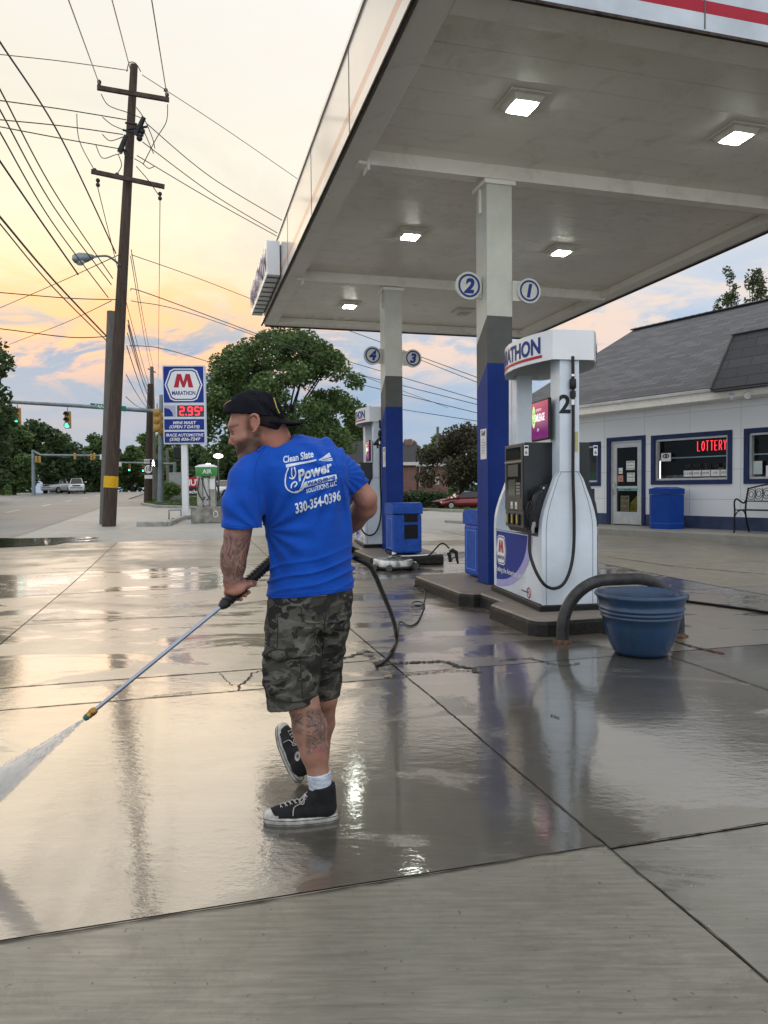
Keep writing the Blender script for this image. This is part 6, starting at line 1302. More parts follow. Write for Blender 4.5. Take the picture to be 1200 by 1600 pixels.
def lined(s, fy, size, m, nm, shear=.2, fx=.5, bold=.015, fit=None):
    mb = MB(); v_, f_ = text_geo(s, size=1, bold=bold, shear=shear); w = max(p[0] for p in v_)-min(p[0] for p in v_); k = (fit*wS/w) if fit else size
    mb.add([(px_(fx)+x*k, -.1635, pz(fy)+y*size) for x, y in v_], f_); return mb.build(nm, m, cab)
lined('MINI MART', .748, .155, M_paper, 'words', fit=.56, bold=.03); lined('(OPEN 7 DAYS)', .800, .155, M_paper, 'words', fit=.72, bold=.03); lined('IRACE AUTOMOTIVE', .905, .155, M_paper, 'words', fit=.90, bold=.03); lined('(330) 836-7247', .958, .155, M_paper, 'words', fit=.74, bold=.03)
M_led = mat('led_red', (.7,.02,.03), .4, emit=(1.,.02,.035), es=2.4)
seg = {'2': 'abged', '9': 'abcdfg', '5': 'afgcd'}
def digit(mb, ch, cx, cz, w, h, t):
    S_ = {'a': (0,h/2,w,t), 'g': (0,0,w,t), 'd': (0,-h/2,w,t), 'f': (-w/2,h/4,t,h/2), 'b': (w/2,h/4,t,h/2), 'e': (-w/2,-h/4,t,h/2), 'c': (w/2,-h/4,t,h/2)}
    for s_ in seg[ch]: a, b, c, d = S_[s_]; mb.box(cx+a-c/2+.004, cx+a+c/2-.004, -.166, -.161, cz+b-d/2+.004, cz+b+d/2-.004)
zc = (pz(.51)+pz(.655))/2; hh = hS*.145*.66
for k, ch in enumerate('295'): mb = MB(); digit(mb, ch, px_(.45+.165*k+(.0 if k == 0 else .03)), zc, wS*.095, hh, .055); mb.build('led_digit', M_led, cab)
mb = MB(); mb.box(px_(.535), px_(.56), -.166, -.161, zc-hh/2-.02, zc-hh/2+.03); mb.build('led_point', M_led, cab); mb = MB(); digit(mb, '9', px_(.91), zc+hh*.28, wS*.045, hh*.42, .03); mb.build('led_digit', M_led, cab)
mb = MB(); mb.add([(px_(.03), -.1625, pz(.65)), (px_(.24), -.1625, pz(.65)), (px_(.22), -.1625, pz(.60)), (px_(.15), -.1625, pz(.555)), (px_(.03), -.1625, pz(.54))], [(0,1,2,3,4)]); mb.build('payment_swoosh', M_sblue, cab)
# ------------------------------------------------------------------ air pump on a concrete base
ya = 25.0; ac = on(W(323.5,815,ya)); air = empty('air_pump', ac, R(8), label='green topped metal air pump with coiled hoses on a square concrete base', cat='air pump')
mb = MB(); mb.box(-.50,.50,-.35,.45,0,.54); mb.build('concrete_base', mat('rough_concrete', (.27,.265,.235), .8, var=.3, vs=5, bump=.5, dirt=(.12,.11,.10)), air, bevel=.02)
Mst = mat('dull_steel', (.34,.33,.30), .4, .6, var=.2, vs=4)
mb = MB(); mb.box(-.31,-.12,-.12,.35,.54,1.62); mb.box(.13,.31,-.12,.35,.54,1.62); mb.build('side_post', Mst, air, bevel=.01); mb = MB(); mb.lathe([(.0,.56),(.13,.56),(.15,.62),(.15,1.5),(.13,1.6),(0,1.6)], 20, (0,0,0)); mb.build('cylinder_body', M_alu, air)
mb = MB(); mb.lathe([(.36,1.60),(.37,1.62),(.37,1.90),(.36,1.91)], 24, (0,.1,0)); mb.build('green_header', mat('header_green', (.05,.25,.06), .4), air); mb = MB(); mb.lathe([(.38,1.91),(.38,1.94),(.25,2.0),(0,2.03)], 24, (0,.1,0)); mb.build('cap', M_white, air); mb = MB(); text(mb, 'AIR', lambda x, y: Vector((x+.06, -.28, 1.69+y)), size=.2, bold=.02); mb.build('header_letters', M_paper, air)
mb = MB(); mb.tube(spl([(-.15,-.16,1.55),(-.05,-.2,1.2),(.05,-.2,.95),(.12,-.2,.85),(.02,-.2,.78)]), .018, 6); mb.tube(spl([(-.22,-.15,1.55),(-.27,-.2,1.1),(-.12,-.2,.78),(-.05,-.2,.9)]), .018, 6); mb.build('air_hose', M_rub, air); mb = MB(); mb.tube(spl([(.30,0,1.5),(.40,-.1,1.1),(.37,-.12,.8),(.45,-.1,.9),(.38,0,1.3)]), .02, 6); mb.build('coiled_hose', M_rub, air)
mb = MB(); n = 20; mb.tube([(.33+.075*math.cos(6.283*k/n), -.358, .29+.10*math.sin(6.283*k/n)) for k in range(n)], .014, 6, closed=True); mb.build('ring_mark', M_paper, air)
mb = MB(); mb.box(.12,.30,-.14,-.12,1.15,1.5); mb.build('instruction_plate', M_paper, air)
# red and black sign, distant lot lamps
rb_ = empty('lot_sign', W(303,760,40), 0, label='red and black shop sign low behind the air pump', cat='sign'); mb = MB(); mb.box(-.45,.45,-.05,.05,-.03,.50); mb.build('red_panel', M_red, rb_); mb = MB(); mb.box(-.45,.45,-.05,.05,-.52,-.05); mb.build('black_panel', M_ink, rb_); mb = MB(); text(mb, 'HUT', lambda x, y: Vector((x-.05, -.055, .06+y)), size=.46, bold=.03); mb.build('large_letters', M_paper, rb_); mb = MB(); text(mb, 'eche', lambda x, y: Vector((x-.0, -.055, -.38+y)), size=.28, bold=.02); mb.build('small_letters', M_paper, rb_); mb = MB(); mb.box(-.42,-.36,-.04,.04,-1.2,-.52); mb.box(.36,.42,-.04,.04,-1.2,-.52); mb.build('leg', M_grey, rb_)
M_llit = mat('lot_lamp_lit', (.9,.9,.9), .4, emit=(1,1,.95), es=5.)
for u, v, y, lab in ((341,712.5,36,'larger lit parking lot lamp seen above the air pump'), (325,726,37,'smaller lit parking lot lamp seen above the air pump')):
    c = W(u, v, y); b = on(c); r_ = empty('lot_lamp', b, 0, label=lab, cat='street lamp', group='lit parking lot lamps'); mb = MB(); mb.tube([Vector((0,0,0)), Vector((0,0,c.z-b.z))], .035, 8); mb.build('pole', M_grey, r_); mb = MB(); mb.sphere((0,0,c.z-b.z), (.24 if y < 36.5 else .15), 12, 6, (1,1,.45)); mb.build('lamp_head', M_llit, r_)
# ------------------------------------------------------------------ the man with the pressure washer
YM = 3.0
M_skin = NT('skin'); _n = M_skin.noise(22, 5, .6); _c = M_skin.ramp(_n, [(.3, (.26,.128,.085)), (.7, (.35,.18,.125))])
_am = M_skin.attr('tattoo'); _ab = M_skin.attr('beard'); _ah = M_skin.attr('ruddy'); _ar = M_skin.attr('rose')
_t1 = M_skin.noise(8, 3, .55, dist=1.6); _t2 = M_skin.noise(60, 4, .6, dist=1.); _tt = M_skin.math('MULTIPLY', M_skin.ramp(_t1, [(.36, .15), (.40, .9), (.45, .35), (.49, 1.), (.52, .75), (.545, .08), (.575, .85), (.61, .5), (.65, .95), (.72, .3)]), M_skin.ramp(_t2, [(.3, .75), (.6, 1.)]))
_c = M_skin.mix(M_skin.math('MULTIPLY', _ah.outputs['Fac'], .75), _c, (.36,.10,.065))
_c = M_skin.mix(M_skin.math('MULTIPLY', M_skin.math('MULTIPLY', _am.outputs['Fac'], _tt), .93), _c, (.014,.02,.025))
_c = M_skin.mix(M_skin.math('MULTIPLY', M_skin.math('MULTIPLY', _ar.outputs['Fac'], M_skin.ramp(_t1, [(.4, .3), (.55, 1.)])), .8), _c, (.33,.03,.04))
_bn = M_skin.noise(150, 3, .7); _bf = M_skin.math('MULTIPLY', _ab.outputs['Fac'], M_skin.ramp(_bn, [(.3, .8), (.6, 1.)])); _c = M_skin.mix(_bf, _c, (.060,.026,.014))
M_skin.set('Base Color', _c); M_skin.set('Roughness', .5); M_skin.set('Subsurface Weight', .12); M_skin.b.inputs['Subsurface Radius'].default_value = (.02,.008,.005); M_skin.b.inputs['Subsurface Scale'].default_value = .5
M_skin.set('Normal', M_skin.bump(M_skin.math('ADD', M_skin.noise(300, 3), M_skin.math('MULTIPLY', _bf, M_skin.noise(220, 2))), .25, .003)); M_skin = M_skin.m
M_shirt = NT('blue_cotton'); _n = M_shirt.noise(9, 5, .6); M_shirt.set('Base Color', M_shirt.ramp(_n, [(.3, (.002,.050,.33)), (.7, (.003,.072,.43))])); M_shirt.set('Roughness', .85); M_shirt.set('Sheen Weight', .08); M_shirt.set('Specular IOR Level', .2)
_w = M_shirt.noise(700, 2, .5); _fo = M_shirt.noise(11, 3, .5, sc=(1, 1, .6), rot=(0, .5, 0), dist=1.2); M_shirt.set('Normal', M_shirt.bump(M_shirt.math('ADD', M_shirt.math('MULTIPLY', _w, .05), _fo), .55, .012)); M_shirt = M_shirt.m
M_camo = NT('camouflage_cloth'); _p = dict(sc=(1, 1, 1.7)); _a = M_camo.noise(9, 2, .5, dist=1.6, **_p); _b = M_camo.noise(8, 2, .5, sc=(1.1, 1, 1.6), rot=(.3, .5, .2), dist=1.6); _d = M_camo.noise(10, 2, .5, sc=(1, 1.2, 1.9), rot=(1.3, .2, 1.2), dist=1.4)
_c = M_camo.mix(M_camo.ramp(_a, [(.50, 0.), (.505, 1.)]), (.042,.039,.032), (.078,.073,.060)); _c = M_camo.mix(M_camo.ramp(_b, [(.53, 0.), (.535, 1.)]), _c, (.012,.011,.011)); _c = M_camo.mix(M_camo.ramp(_d, [(.60, 0.), (.605, 1.)]), _c, (.12,.115,.10))
_c = M_camo.mix(M_camo.math('MULTIPLY', M_camo.noise(60, 4, .7), .35), _c, (.10,.10,.095)); M_camo.set('Base Color', _c); M_camo.set('Roughness', .95); M_camo.set('Specular IOR Level', .1)
M_camo.set('Normal', M_camo.bump(M_camo.math('ADD', M_camo.math('MULTIPLY', M_camo.noise(500, 2), .05), M_camo.noise(22, 4, .6, dist=1.)), .5, .01)); M_camo = M_camo.m
M_canvas = mat('black_canvas', (.012,.012,.014), .85, var=.25, vs=30, bump=.2, bs=500); M_rubber_w = mat('dirty_white_rubber', (.46,.45,.42), .55, var=.15, vs=25, dirt=(.16,.15,.135), bump=.1)
M_lace = mat('lace_cotton', (.42,.40,.37), .8, var=.2, vs=60); M_sock = mat('white_sock', (.55,.60,.70), .9, var=.1, vs=20, dirt=(.34,.37,.42), bump=.5, bs=150)
M_cap = NT('cap_cloth'); _n = M_cap.noise(18, 5, .6); M_cap.set('Base Color', M_cap.ramp(_n, [(.3, (.004,.005,.009)), (.7, (.012,.013,.017))])); M_cap.set('Roughness', .9); M_cap.set('Specular IOR Level', .1); M_cap.set('Normal', M_cap.bump(M_cap.math('ADD', _n, M_cap.math('MULTIPLY', M_cap.noise(500, 2), .1)), .4, .006)); M_cap = M_cap.m
M_hair = mat('dark_hair', (.009,.006,.005), .8, var=.3, vs=60, bump=.5, bs=200)
man = empty('person', (W(470,1285,3.0).x, 3.0, 0), 0, label='man in a blue T-shirt, backwards black cap and camouflage shorts holding a pressure washer lance', cat='person')
MI = PM[man.name].inverted()
def mm_(V_): return V_-np.array(man.location)[None, :]
K = YM/FPX                       # metres per photo pixel at the man
def w3(u, v, y=YM): return W(u, v, y)
# ---- body: one continuous smooth surface
b_ = SDF((-.90, 2.50, -.02), (.16, 3.72, 1.86), .0048)
def P_(u, v, y): return w3(u, v, y)
# torso, pelvis (hidden by clothes but continuous)
b_.cone(P_(470,745,3.03), P_(484,840,3.04), .105, .100, .03); b_.cone(P_(484,840,3.04), P_(483,945,3.04), .100, .095, .03)
b_.cone(P_(420,750,2.99), P_(525,742,3.06), .055, .055, .03)
# neck and head
b_.cone(P_(438,712,3.02), P_(411,672,3.0), .066, .060, .02); b_.cone(P_(448,706,3.03), P_(428,668,3.01), .045, .05, .02)
HY = 2.985
hp = lambda u, v, dy=0: P_(u, v, HY+dy)
b_.ell(hp(400,652), (.103,.074,.092), .015)
b_.ell(hp(384,672), (.064,.062,.082), .012)
b_.ell(hp(370,664), (.030,.055,.035), .012)                       # forehead / brow bar
b_.cone(hp(360.5,666,-.030), hp(360.5,666,.030), .0125, .0125, .008)      # brow
b_.cone(hp(365,674), hp(361.5,690), .0085, .0115, .006); b_.ell(hp(361.3,692.3), (.0125,.0125,.0095), .005); b_.ell(hp(366.5,694.5,-.011), (.0085,.007,.007), .004); b_.ell(hp(366.5,694.5,.011), (.0085,.007,.007), .004)
b_.cone(hp(374,686,-.038), hp(388,682,-.052), .018, .016, .014); b_.cone(hp(374,686,.038), hp(388,682,.052), .018, .016, .014)  # cheeks
b_.ell(hp(379,700), (.028,.036,.026), .010)                        # muzzle
b_.cone(hp(370.5,701.5,-.016), hp(370.5,701.5,.016), .0065, .0065, .004); b_.cone(hp(372,707,-.013), hp(372,707,.013), .007, .007, .004)
b_.ell(hp(382,716), (.026,.030,.023), .014)                        # chin
b_.chain([hp(385,717,-.016), hp(395,707,-.036), hp(401,688,-.048)], [.025,.024,.023], .02); b_.chain([hp(385,717,.016), hp(395,707,.036), hp(401,688,.048)], [.025,.024,.023], .02); b_.ell(hp(388,691), (.046,.061,.042), .02)
for sgn in (-1, 1): b_.ell(hp(363.5,677,sgn*.033), (.0145,.016,.0105), .006, neg=True); b_.cone(hp(364.5,673.2,sgn*.030), hp(370.5,675,sgn*.050), .0052, .0046, .004); b_.cone(hp(365.5,681.5,sgn*.030), hp(371,680,sgn*.050), .005, .0046, .004)
b_.cone(hp(368.5,704.6,-.02), hp(368.5,704.6,.02), .0022, .0022, .003) if False else None
# ear (near side): rim, bowl, lobe
ey = -.088
b_.ell(hp(397,661,-.076), (.018,.013,.032), .006)
er = [(391,652),(393,648.5),(398,647.5),(402.5,650),(404.5,656),(404,662),(401.5,668),(398,673.5),(395,675)]
b_.chain([hp(u, v, ey) for u, v in er], [.0045,.005,.0055,.0058,.0058,.0055,.005,.0062,.005], .003)
b_.ell(hp(397.5,660,-.093), (.011,.009,.017), .004, neg=True)
b_.chain([hp(u, v, .075) for u, v in er], [.006]*9, .004)
# left arm (near), hanging, then hand
la_ = [P_(389,745,2.93), P_(379,800,2.90), P_(371,835,2.885), P_(367,862,2.875), P_(365,885,2.865), P_(364,908,2.86), P_(364,916,2.86)]
b_.chain(la_, [.058,.058,.050,.046,.044,.031,.030], .02); b_.ell(P_(363,872,2.87), (.044,.046,.070), .02); b_.ell(P_(372,846,2.88), (.041,.044,.06), .02)
# right arm: upper arm out to the elbow, forearm back in front of the belly
ra_ = [P_(533,735,3.07), P_(556,760,3.08), P_(571,779,3.09), P_(570,792,3.13), P_(552,812,3.22), P_(533,832,3.30), P_(522,846,3.34)]
b_.chain(ra_, [.050,.046,.047,.051,.050,.040,.033], .018)
# wand axis
RG0, RG1 = P_(350,944,2.83), P_(421,879,2.99)
rax = (RG1-RG0).normalized()
def hand(palm_c, axis, back, size=1., side=1, k=.0055):
    """fist closed round a rod: axis = rod direction (towards little finger -> index), back = direction out of the back of the hand"""
    ax = Vector(axis).normalized(); bk = (Vector(back)-ax*Vector(back).dot(ax)).normalized(); dn = ax.cross(bk).normalized()*side
    rc = Vector(palm_c)-bk*.030          # rod centre under the palm
    b_.ell(Vector(palm_c)-bk*.004, (.043*size,.022*size,.040*size), .012, rot=Matrix((ax, bk, dn)).transposed())
    for i in range(4):
        t = (-.033+.022*i)*size; rr = (.0088,.0096,.0098,.0092)[i]*size; R_ = .030+.001*i; pts = []
        for a in (-8, 38, 82, 128, 170, 212)[:(5 if i == 0 else 6)]:
            q = rc+ax*(t+.002*math.sin(i*2+a*.02))+bk*math.cos(R(a))*R_+dn*math.sin(R(a))*R_*1.08; pts.append(q)
        b_.chain(pts, [rr*1.14, rr*1.08, rr*1.1, rr*.98, rr*.98, rr*.88][:len(pts)], k)
        b_.ell(pts[1], (rr*1.2,)*3, .004)
    th = [rc+ax*.030+bk*.024-dn*.022, rc+ax*.050+bk*.012-dn*.028, rc+ax*.066-bk*.004-dn*.022, rc+ax*.078-bk*.010-dn*.008]
    b_.chain(th, [.016,.0135,.0120,.0095], .008); return rc, ax, bk, dn
hb_ = Vector((-.25,-.75,.62))
_bp = (hb_-rax*hb_.dot(rax)).normalized(); LHc = RG0.lerp(RG1, .30)+_bp*.030; LH = hand(LHc, rax, hb_, 1.06, side=-1)
b_.cone(P_(364,908,2.86), LHc+Vector((0,.004,.006)), .033, .027, .018)
RHc = P_(515,856,3.36); hand(RHc, Vector((.9,-.1,.4)), Vector((.2,.3,.9)), 1.)
b_.cone(P_(524,845,3.34), RHc, .033, .026, .018)
# legs
b_.chain([P_(468,960,3.02), P_(464,1050,2.98), P_(473,1098,2.950)], [.078,.072,.062], .02)
b_.chain([P_(474,1095,2.95), P_(483,1140,2.94), P_(492,1175,2.92), P_(498,1212,2.905), P_(503,1246,2.90), P_(503,1268,2.90)], [.062,.066,.056,.040,.033,.030], .02); b_.ell(P_(489,1145,2.955), (.062,.060,.095), .02)
b_.chain([P_(506,965,3.09), P_(507,1045,3.13), P_(506,1090,3.14)], [.075,.064,.057], .02)
b_.chain([P_(506,1090,3.14), P_(503,1130,3.20), P_(499,1165,3.24), P_(494,1188,3.26), P_(486,1202,3.28)], [.057,.055,.045,.036,.030], .02)
b_.cone(P_(486,1202,3.28), P_(470,1196,3.34), .028, .024, .015); b_.cone(P_(503,1270,2.90), P_(470,1284,2.90), .028, .022, .015)
V_, F_ = b_.mesh()
body = np_mesh('body', mm_(V_), F_, M_skin, man, True); del b_
nv = len(V_); uu = np.zeros(nv); vv = np.zeros(nv)
rel = V_-np.array(CO); dd = rel@np.array(fw); uu = 600+FPX*(rel@np.array(rt))/dd; vv = 800-FPX*(rel@np.array(up))/dd
def smn(x, a, b): t = np.clip((x-a)/(b-a), 0, 1); return t*t*(3-2*t)
def setattr_(o, n, v): a = o.data.attributes.new(n, 'FLOAT', 'POINT'); a.data.foreach_set('value', v.astype(np.float32))
arm = (uu < 405)&(vv > 815)&(vv < 915)
tat = np.where(arm, smn(vv, 822, 828)*(1-smn(vv, 908, 916))*(.55+.45*smn(vv, 834, 842)), 0)
tat += np.where((vv > 1105)&(vv < 1200)&(uu < 520)&(V_[:, 1] < 3.1), np.clip(smn(uu, 474, 482)*smn(vv, 1104, 1112)*(1-smn(vv, 1172, 1184))+(1-smn(uu, 470, 478))*smn(vv, 1112, 1118)*(1-smn(vv, 1142, 1152))*1., 0, 1), 0)
tat += np.where((uu > 540)&(vv > 770)&(vv < 830), .5*(1-smn(uu, 560, 575)), 0); setattr_(body, 'tattoo', np.clip(tat, 0, 1))
setattr_(body, 'rose', np.where((vv > 1150), np.exp(-((uu-500)/9)**2-((vv-1175)/9)**2)*(V_[:, 1] < 3.05), 0))
q_ = (uu-362)*.0; bd = np.where((vv > 640)&(vv < 735)&(uu < 425), smn(vv-(403-uu)*.50, 668, 680), 0)      # along jaw and chin
bd = bd*(1-smn(uu, 404, 412))*(1-smn(vv+(uu-385)*.9, 722, 730)); bd = np.maximum(bd*np.clip(smn(uu, 361, 369)+(vv > 698)*.8, 0, 1), np.where((vv > 647)&(vv < 700), np.exp(-((uu-388)/4.5)**2)*smn(vv, 640, 655)*.8, 0)); bd *= (vv < 735)&(vv > 640)&(V_[:, 1] < 3.4)
eyeb = np.exp(-((vv-666.5+(uu-362)*.25)/1.8)**2)*smn(uu, 357, 360)*(1-smn(uu, 371, 375))*(vv < 680)*.9; setattr_(body, 'beard', np.clip(np.maximum(bd, eyeb), 0, 1))
rd = np.where(vv < 735, .35+.3*np.exp(-((uu-363)/6)**2-((vv-692)/7)**2)+.5*smn(uu, 405, 425)*smn(vv, 668, 690)+.3*np.exp(-((uu-398)/7)**2-((vv-660)/10)**2), np.where(vv < 960, .28, 0)); setattr_(body, 'ruddy', np.clip(rd, 0, 1))
# eyes
for sgn in (-1, 1):
    mb = MB(); c = hp(368.6,677.3,sgn*.037)-man.location; mb.sphere(c, .0105, 14, 10); ey_ = mb.build('eye', mat('eye_white', (.26,.22,.20), .25), man)
    mb = MB(); mb.sphere(c+Vector((-.0058,sgn*.002,-.0022)), .0058, 10, 8); mb.build('iris', mat('iris_dark', (.03,.03,.035), .1), ey_)
    continue; mb = MB(); mb.tube([hp(361.5,675,sgn*.026)-man.location, hp(363.3,673.3,sgn*.043)-man.location+Vector((0,0,0)), hp(369,674.5,sgn*.050)-man.location], [.0025,.0045,.002], 6); mb.build('eyelid', mat('lid_skin', (.30,.15,.10), .5), ey_)
# hair under the cap
h_ = SDF((-.66,2.86,1.50), (-.36,3.12,1.72), .004) if False else None
hs = SDF((-.75,2.85,1.42), (-.33,3.13,1.80), .0042)
hs.ell(hp(402,652), (.104,.0768,.090), .008); hs.ell(hp(415,660), (.066,.072,.062), .01); hs.cut(lambda X, Y, Z: np.maximum(Z-(hp(400,645).z+.03), -(Z-hp(400,672).z+ (X-hp(430,672).x)*.25)))
hs.cut(lambda X, Y, Z: (hp(396,650).x-X)-.0); V2, F2 = hs.mesh(); np_mesh('hair', mm_(V2), F2, M_hair, man, True)
# cap (worn backwards)
cs = SDF((-.80,2.80,1.50), (-.25,3.20,1.86), .004)
ct = hp(400,650)
cs.ell(hp(396.5,651.5), (.122,.086,.112), .01); cs.ell(hp(378,653), (.078,.078,.080), .02)
cs.warp(lambda X, Y, Z: .0016*np.sin((X+Z)*85)*np.cos(Y*60)-.0012*np.abs(np.sin(np.arctan2(Y-HY, X-ct.x)*3))**.3*0)
def rimcut(X, Y, Z): zz = hp(396,650.5).z-(X-hp(396,650).x)*.105; return zz-Z
cs.cut(rimcut)
cs.cut(lambda X, Y, Z: -(np.sqrt(((X-ct.x)/.108)**2+((Y-HY)/.080)**2+((Z-ct.z)/.10)**2)-1)*.09)
V2, F2 = cs.mesh(); capo = np_mesh('cap', mm_(V2), F2, M_cap, man, True)
mb = MB(); nb_ = 18; topv = []; botv = []
pb0 = hp(431,652); pb1 = hp(464,657.5)
for i in range(nb_+1):
    t = i/nb_; a = R(-86+172*t)
    for lst, dz in ((topv, .0035), (botv, -.0015)): pass
rows_ = 9; G1 = []
for j in range(rows_+1):
    s_ = j/rows_; row = []
    for i in range(nb_+1):
        t = i/nb_*2-1; yy = t*.073*(1-.10*s_*s_); base_x = hp(396,650).x+.118*math.sqrt(max(0, 1-(t*.84)**2))-.012; ext = (pb1.x-pb0.x+.012)*math.sqrt(max(0., 1-abs(t)**2.6)); x = base_x+ext*s_
        z = hp(430,652).z-.004-(x-hp(430,650).x)*.16-.026*t*t; row.append((x, HY+yy, z))
    G1.append(row)
vs = [p for r_ in G1 for p in r_]+[(p[0], p[1], p[2]-.004) for r_ in G1 for p in r_]; n_ = nb_+1; m_ = n_*(rows_+1)
fs = [(j*n_+i, (j+1)*n_+i, (j+1)*n_+i+1, j*n_+i+1) for j in range(rows_) for i in range(nb_)]; fs += [tuple(q+m_ for q in f[::-1]) for f in fs]
fs += [(j*n_+e_, (j+1)*n_+e_, m_+(j+1)*n_+e_, m_+j*n_+e_) for j in range(rows_) for e_ in (0, nb_)]+[(rows_*n_+i, rows_*n_+i+1, m_+rows_*n_+i+1, m_+rows_*n_+i) for i in range(nb_)]
mb.add(vs, fs, True); mb.build('brim', M_cap, man, world=True).parent = capo
capo.children[0].matrix_parent_inverse = Matrix.Identity(4)
bvc = BVHTree.FromPolygons([Vector(p)+man.location for p in mm_(V2).tolist()], F2.tolist())
def oncap(u, v, off=.002, bv=bvc, y=None):
    d = ray(u, v).normalized(); h = bv.ray_cast(CO, d); p = h[0] if h[0] else W(u, v, y or YM); n = h[1] if h[0] else -d
    if n.dot(d) > 0: n = -n
    return p+n*off
mb = MB(); mb.tube([oncap(u, v)-man.location for u, v in ((427,622),(429.5,629),(432,636),(434.5,642),(436,646))], .0028, 6); mb.build('yellow_piping', mat('yellow_thread', (.42,.33,.08), .7), man).parent = capo
mb = MB(); mb.tube([oncap(u, v, .001)-man.location for u, v in ((350,636),(352,632),(356,629),(361,626))], .0032, 6); mb.build('front_strap', mat('tan_strap', (.30,.19,.09), .7), man).parent = capo
mb = MB(); mb.sphere(hp(400,609.5)-man.location, .006, 8, 6); mb.build('top_button', M_cap, man).parent = capo

# ---- T-shirt
ss = SDF((-.95,2.60,.78), (.22,3.45,1.70), .005)
rows = []
for v, ul, ur, cy, ry in ((680,444,472,3.03,.045),(686,432,492,3.03,.06),(693,420,509,3.02,.082),(701,410,522,3.02,.10),(712,398,535,3.015,.115),(728,392,543,3.01,.128),(750,393,545,3.01,.138),(775,402,545,3.015,.140),(800,407,545,3.02,.138),(833,412,548,3.02,.136),(868,419,550,3.02,.135),(895,417,551,3.02,.138),(915,415,552,3.02,.142),(938,413,554,3.02,.146)):
    y = cy-ry*.35; xl = W(ul, v, y).x; xr = W(ur, v, y).x; rows.append((W(480, v, y).z, (xl+xr)/2, cy, (xr-xl)/2, ry))
ss.loft(rows, .02, 2.05)
ss.chain([P_(410,728,2.97), P_(388,752,2.93), P_(379,790,2.905), P_(378.5,821,2.89)], [.075,.078,.0755,.0755], .028)
ss.chain([P_(518,724,3.05), P_(540,744,3.07), P_(560,764,3.085)], [.074,.066,.0585], .028)
ss.cone(P_(425,707,3.0), P_(505,702,3.04), .052, .05, .03); ss.cone(P_(432,703,3.0), P_(396,735,2.96), .050, .070, .02)
hz0 = W(415,938,2.9).z; hz1 = W(553,925,2.9).z; hx0 = W(415,938,2.9).x; hx1 = W(553,925,2.9).x
# folds: soft ridges fanning from the armpits and stacked at the waist
P0f = P_(540,740,2.9); P1f = P_(412,830,2.9)
def folds(X, Y, Z):
    zv = hz0+.17; d = 0
    wz = np.exp(-((Z-(hz0+.09)-.10*(X-hx0))/.07)**2)
    d = d-.012*wz*((1-np.abs(np.sin((Z-.22*(X-hx0)+.012*np.sin(X*18)+.02*np.sin(X*7))*62)))**2.2-.3)
    a = np.arctan2(Z-P0f.z, X-P0f.x+.02); r_ = np.sqrt((X-P0f.x)**2+(Z-P0f.z)**2); d = d-.0050*np.sin(a*17)*np.exp(-((r_-.16)/.12)**2)
    a2 = np.arctan2(Z-P1f.z, X-P1f.x+.0); r2 = np.sqrt((X-P1f.x)**2+(Z-P1f.z)**2); d = d-.0058*np.sin(a2*13+1)*np.exp(-((r2-.12)/.09)**2)
    d = d-.0036*np.sin(X*47+Z*21+2*np.sin(Z*13))*np.exp(-((Z-(hz0+.28))/.2)**2)
    d = d+.005*np.exp(-((X-P_(478,800,2.9).x+.02*0)/.03)**2)*np.exp(-((Z-(hz0+.38))/.2)**2)      # spine hollow
    d = d-.004*np.exp(-((X-P_(386,740,2.9).x-.35*(Z-P_(386,740,2.9).z))/.012)**2)*(Z < P_(386,735,2.9).z)*0
    return d
ss.warp(folds)
# hem cut (slightly sloped), sleeve cuts, neck hole
hz0 = W(415,938,2.9).z; hz1 = W(553,925,2.9).z; hx0 = W(415,938,2.9).x; hx1 = W(553,925,2.9).x
ss.cut(lambda X, Y, Z: (hz0+(hz1-hz0)*(X-hx0)/(hx1-hx0))-Z)
slz = W(379,821,2.9).z
ss.cut(lambda X, Y, Z: np.where(X < P_(411.5,825,2.95).x, (slz-.012*np.cos((X-P_(379,821,2.9).x)*14))-Z, -1.))
e0_, e1_ = P_(559,762,3.085), P_(571,777,3.09); ed = (e1_-e0_).normalized()
ss.cut(lambda X, Y, Z: np.where((X > P_(549,775,3.0).x) & (Z > P_(549,812,3.0).z), (X-e0_.x)*ed.x+(Y-e0_.y)*ed.y+(Z-e0_.z)*ed.z-.006, -1.))
nb2 = ss.f.copy()
ss.cone(P_(442,704,3.01), P_(424,668,2.985), .060, .070, .008, neg=True)
V2, F2 = ss.mesh(); shirt = np_mesh('t_shirt', mm_(V2), F2, M_shirt, man, True); del nb2
bvs = BVHTree.FromPolygons(V2.tolist(), F2.tolist())
def onsh(u, v, off=.0022): return oncap(u, v, off, bvs)
def seam(nm, pts, r, m=M_shirt):
    mb = MB(); P = spl([Vector((u, v, 0)) for u, v in pts], 5); mb.tube([onsh(p.x, p.y, r*.3)-man.location for p in P], r, 6); mb.build(nm, m, man).parent = shirt
seam('collar', [(402,706),(414,697.5),(428,688),(440,683)], .0055)
seam('sleeve_hem', [(351.5,816),(360,820),(380,823),(400,824),(406,823)], .0022); seam('sleeve_hem', [(543,771),(552,763),(562,753),(571,743)], .0022); seam('bottom_hem', [(416,929),(440,930),(480,927),(520,922),(551,918)], .0020)
seam('shoulder_seam', [(414,700),(403,716),(398,738),(402,765),(407,795)], .0020)
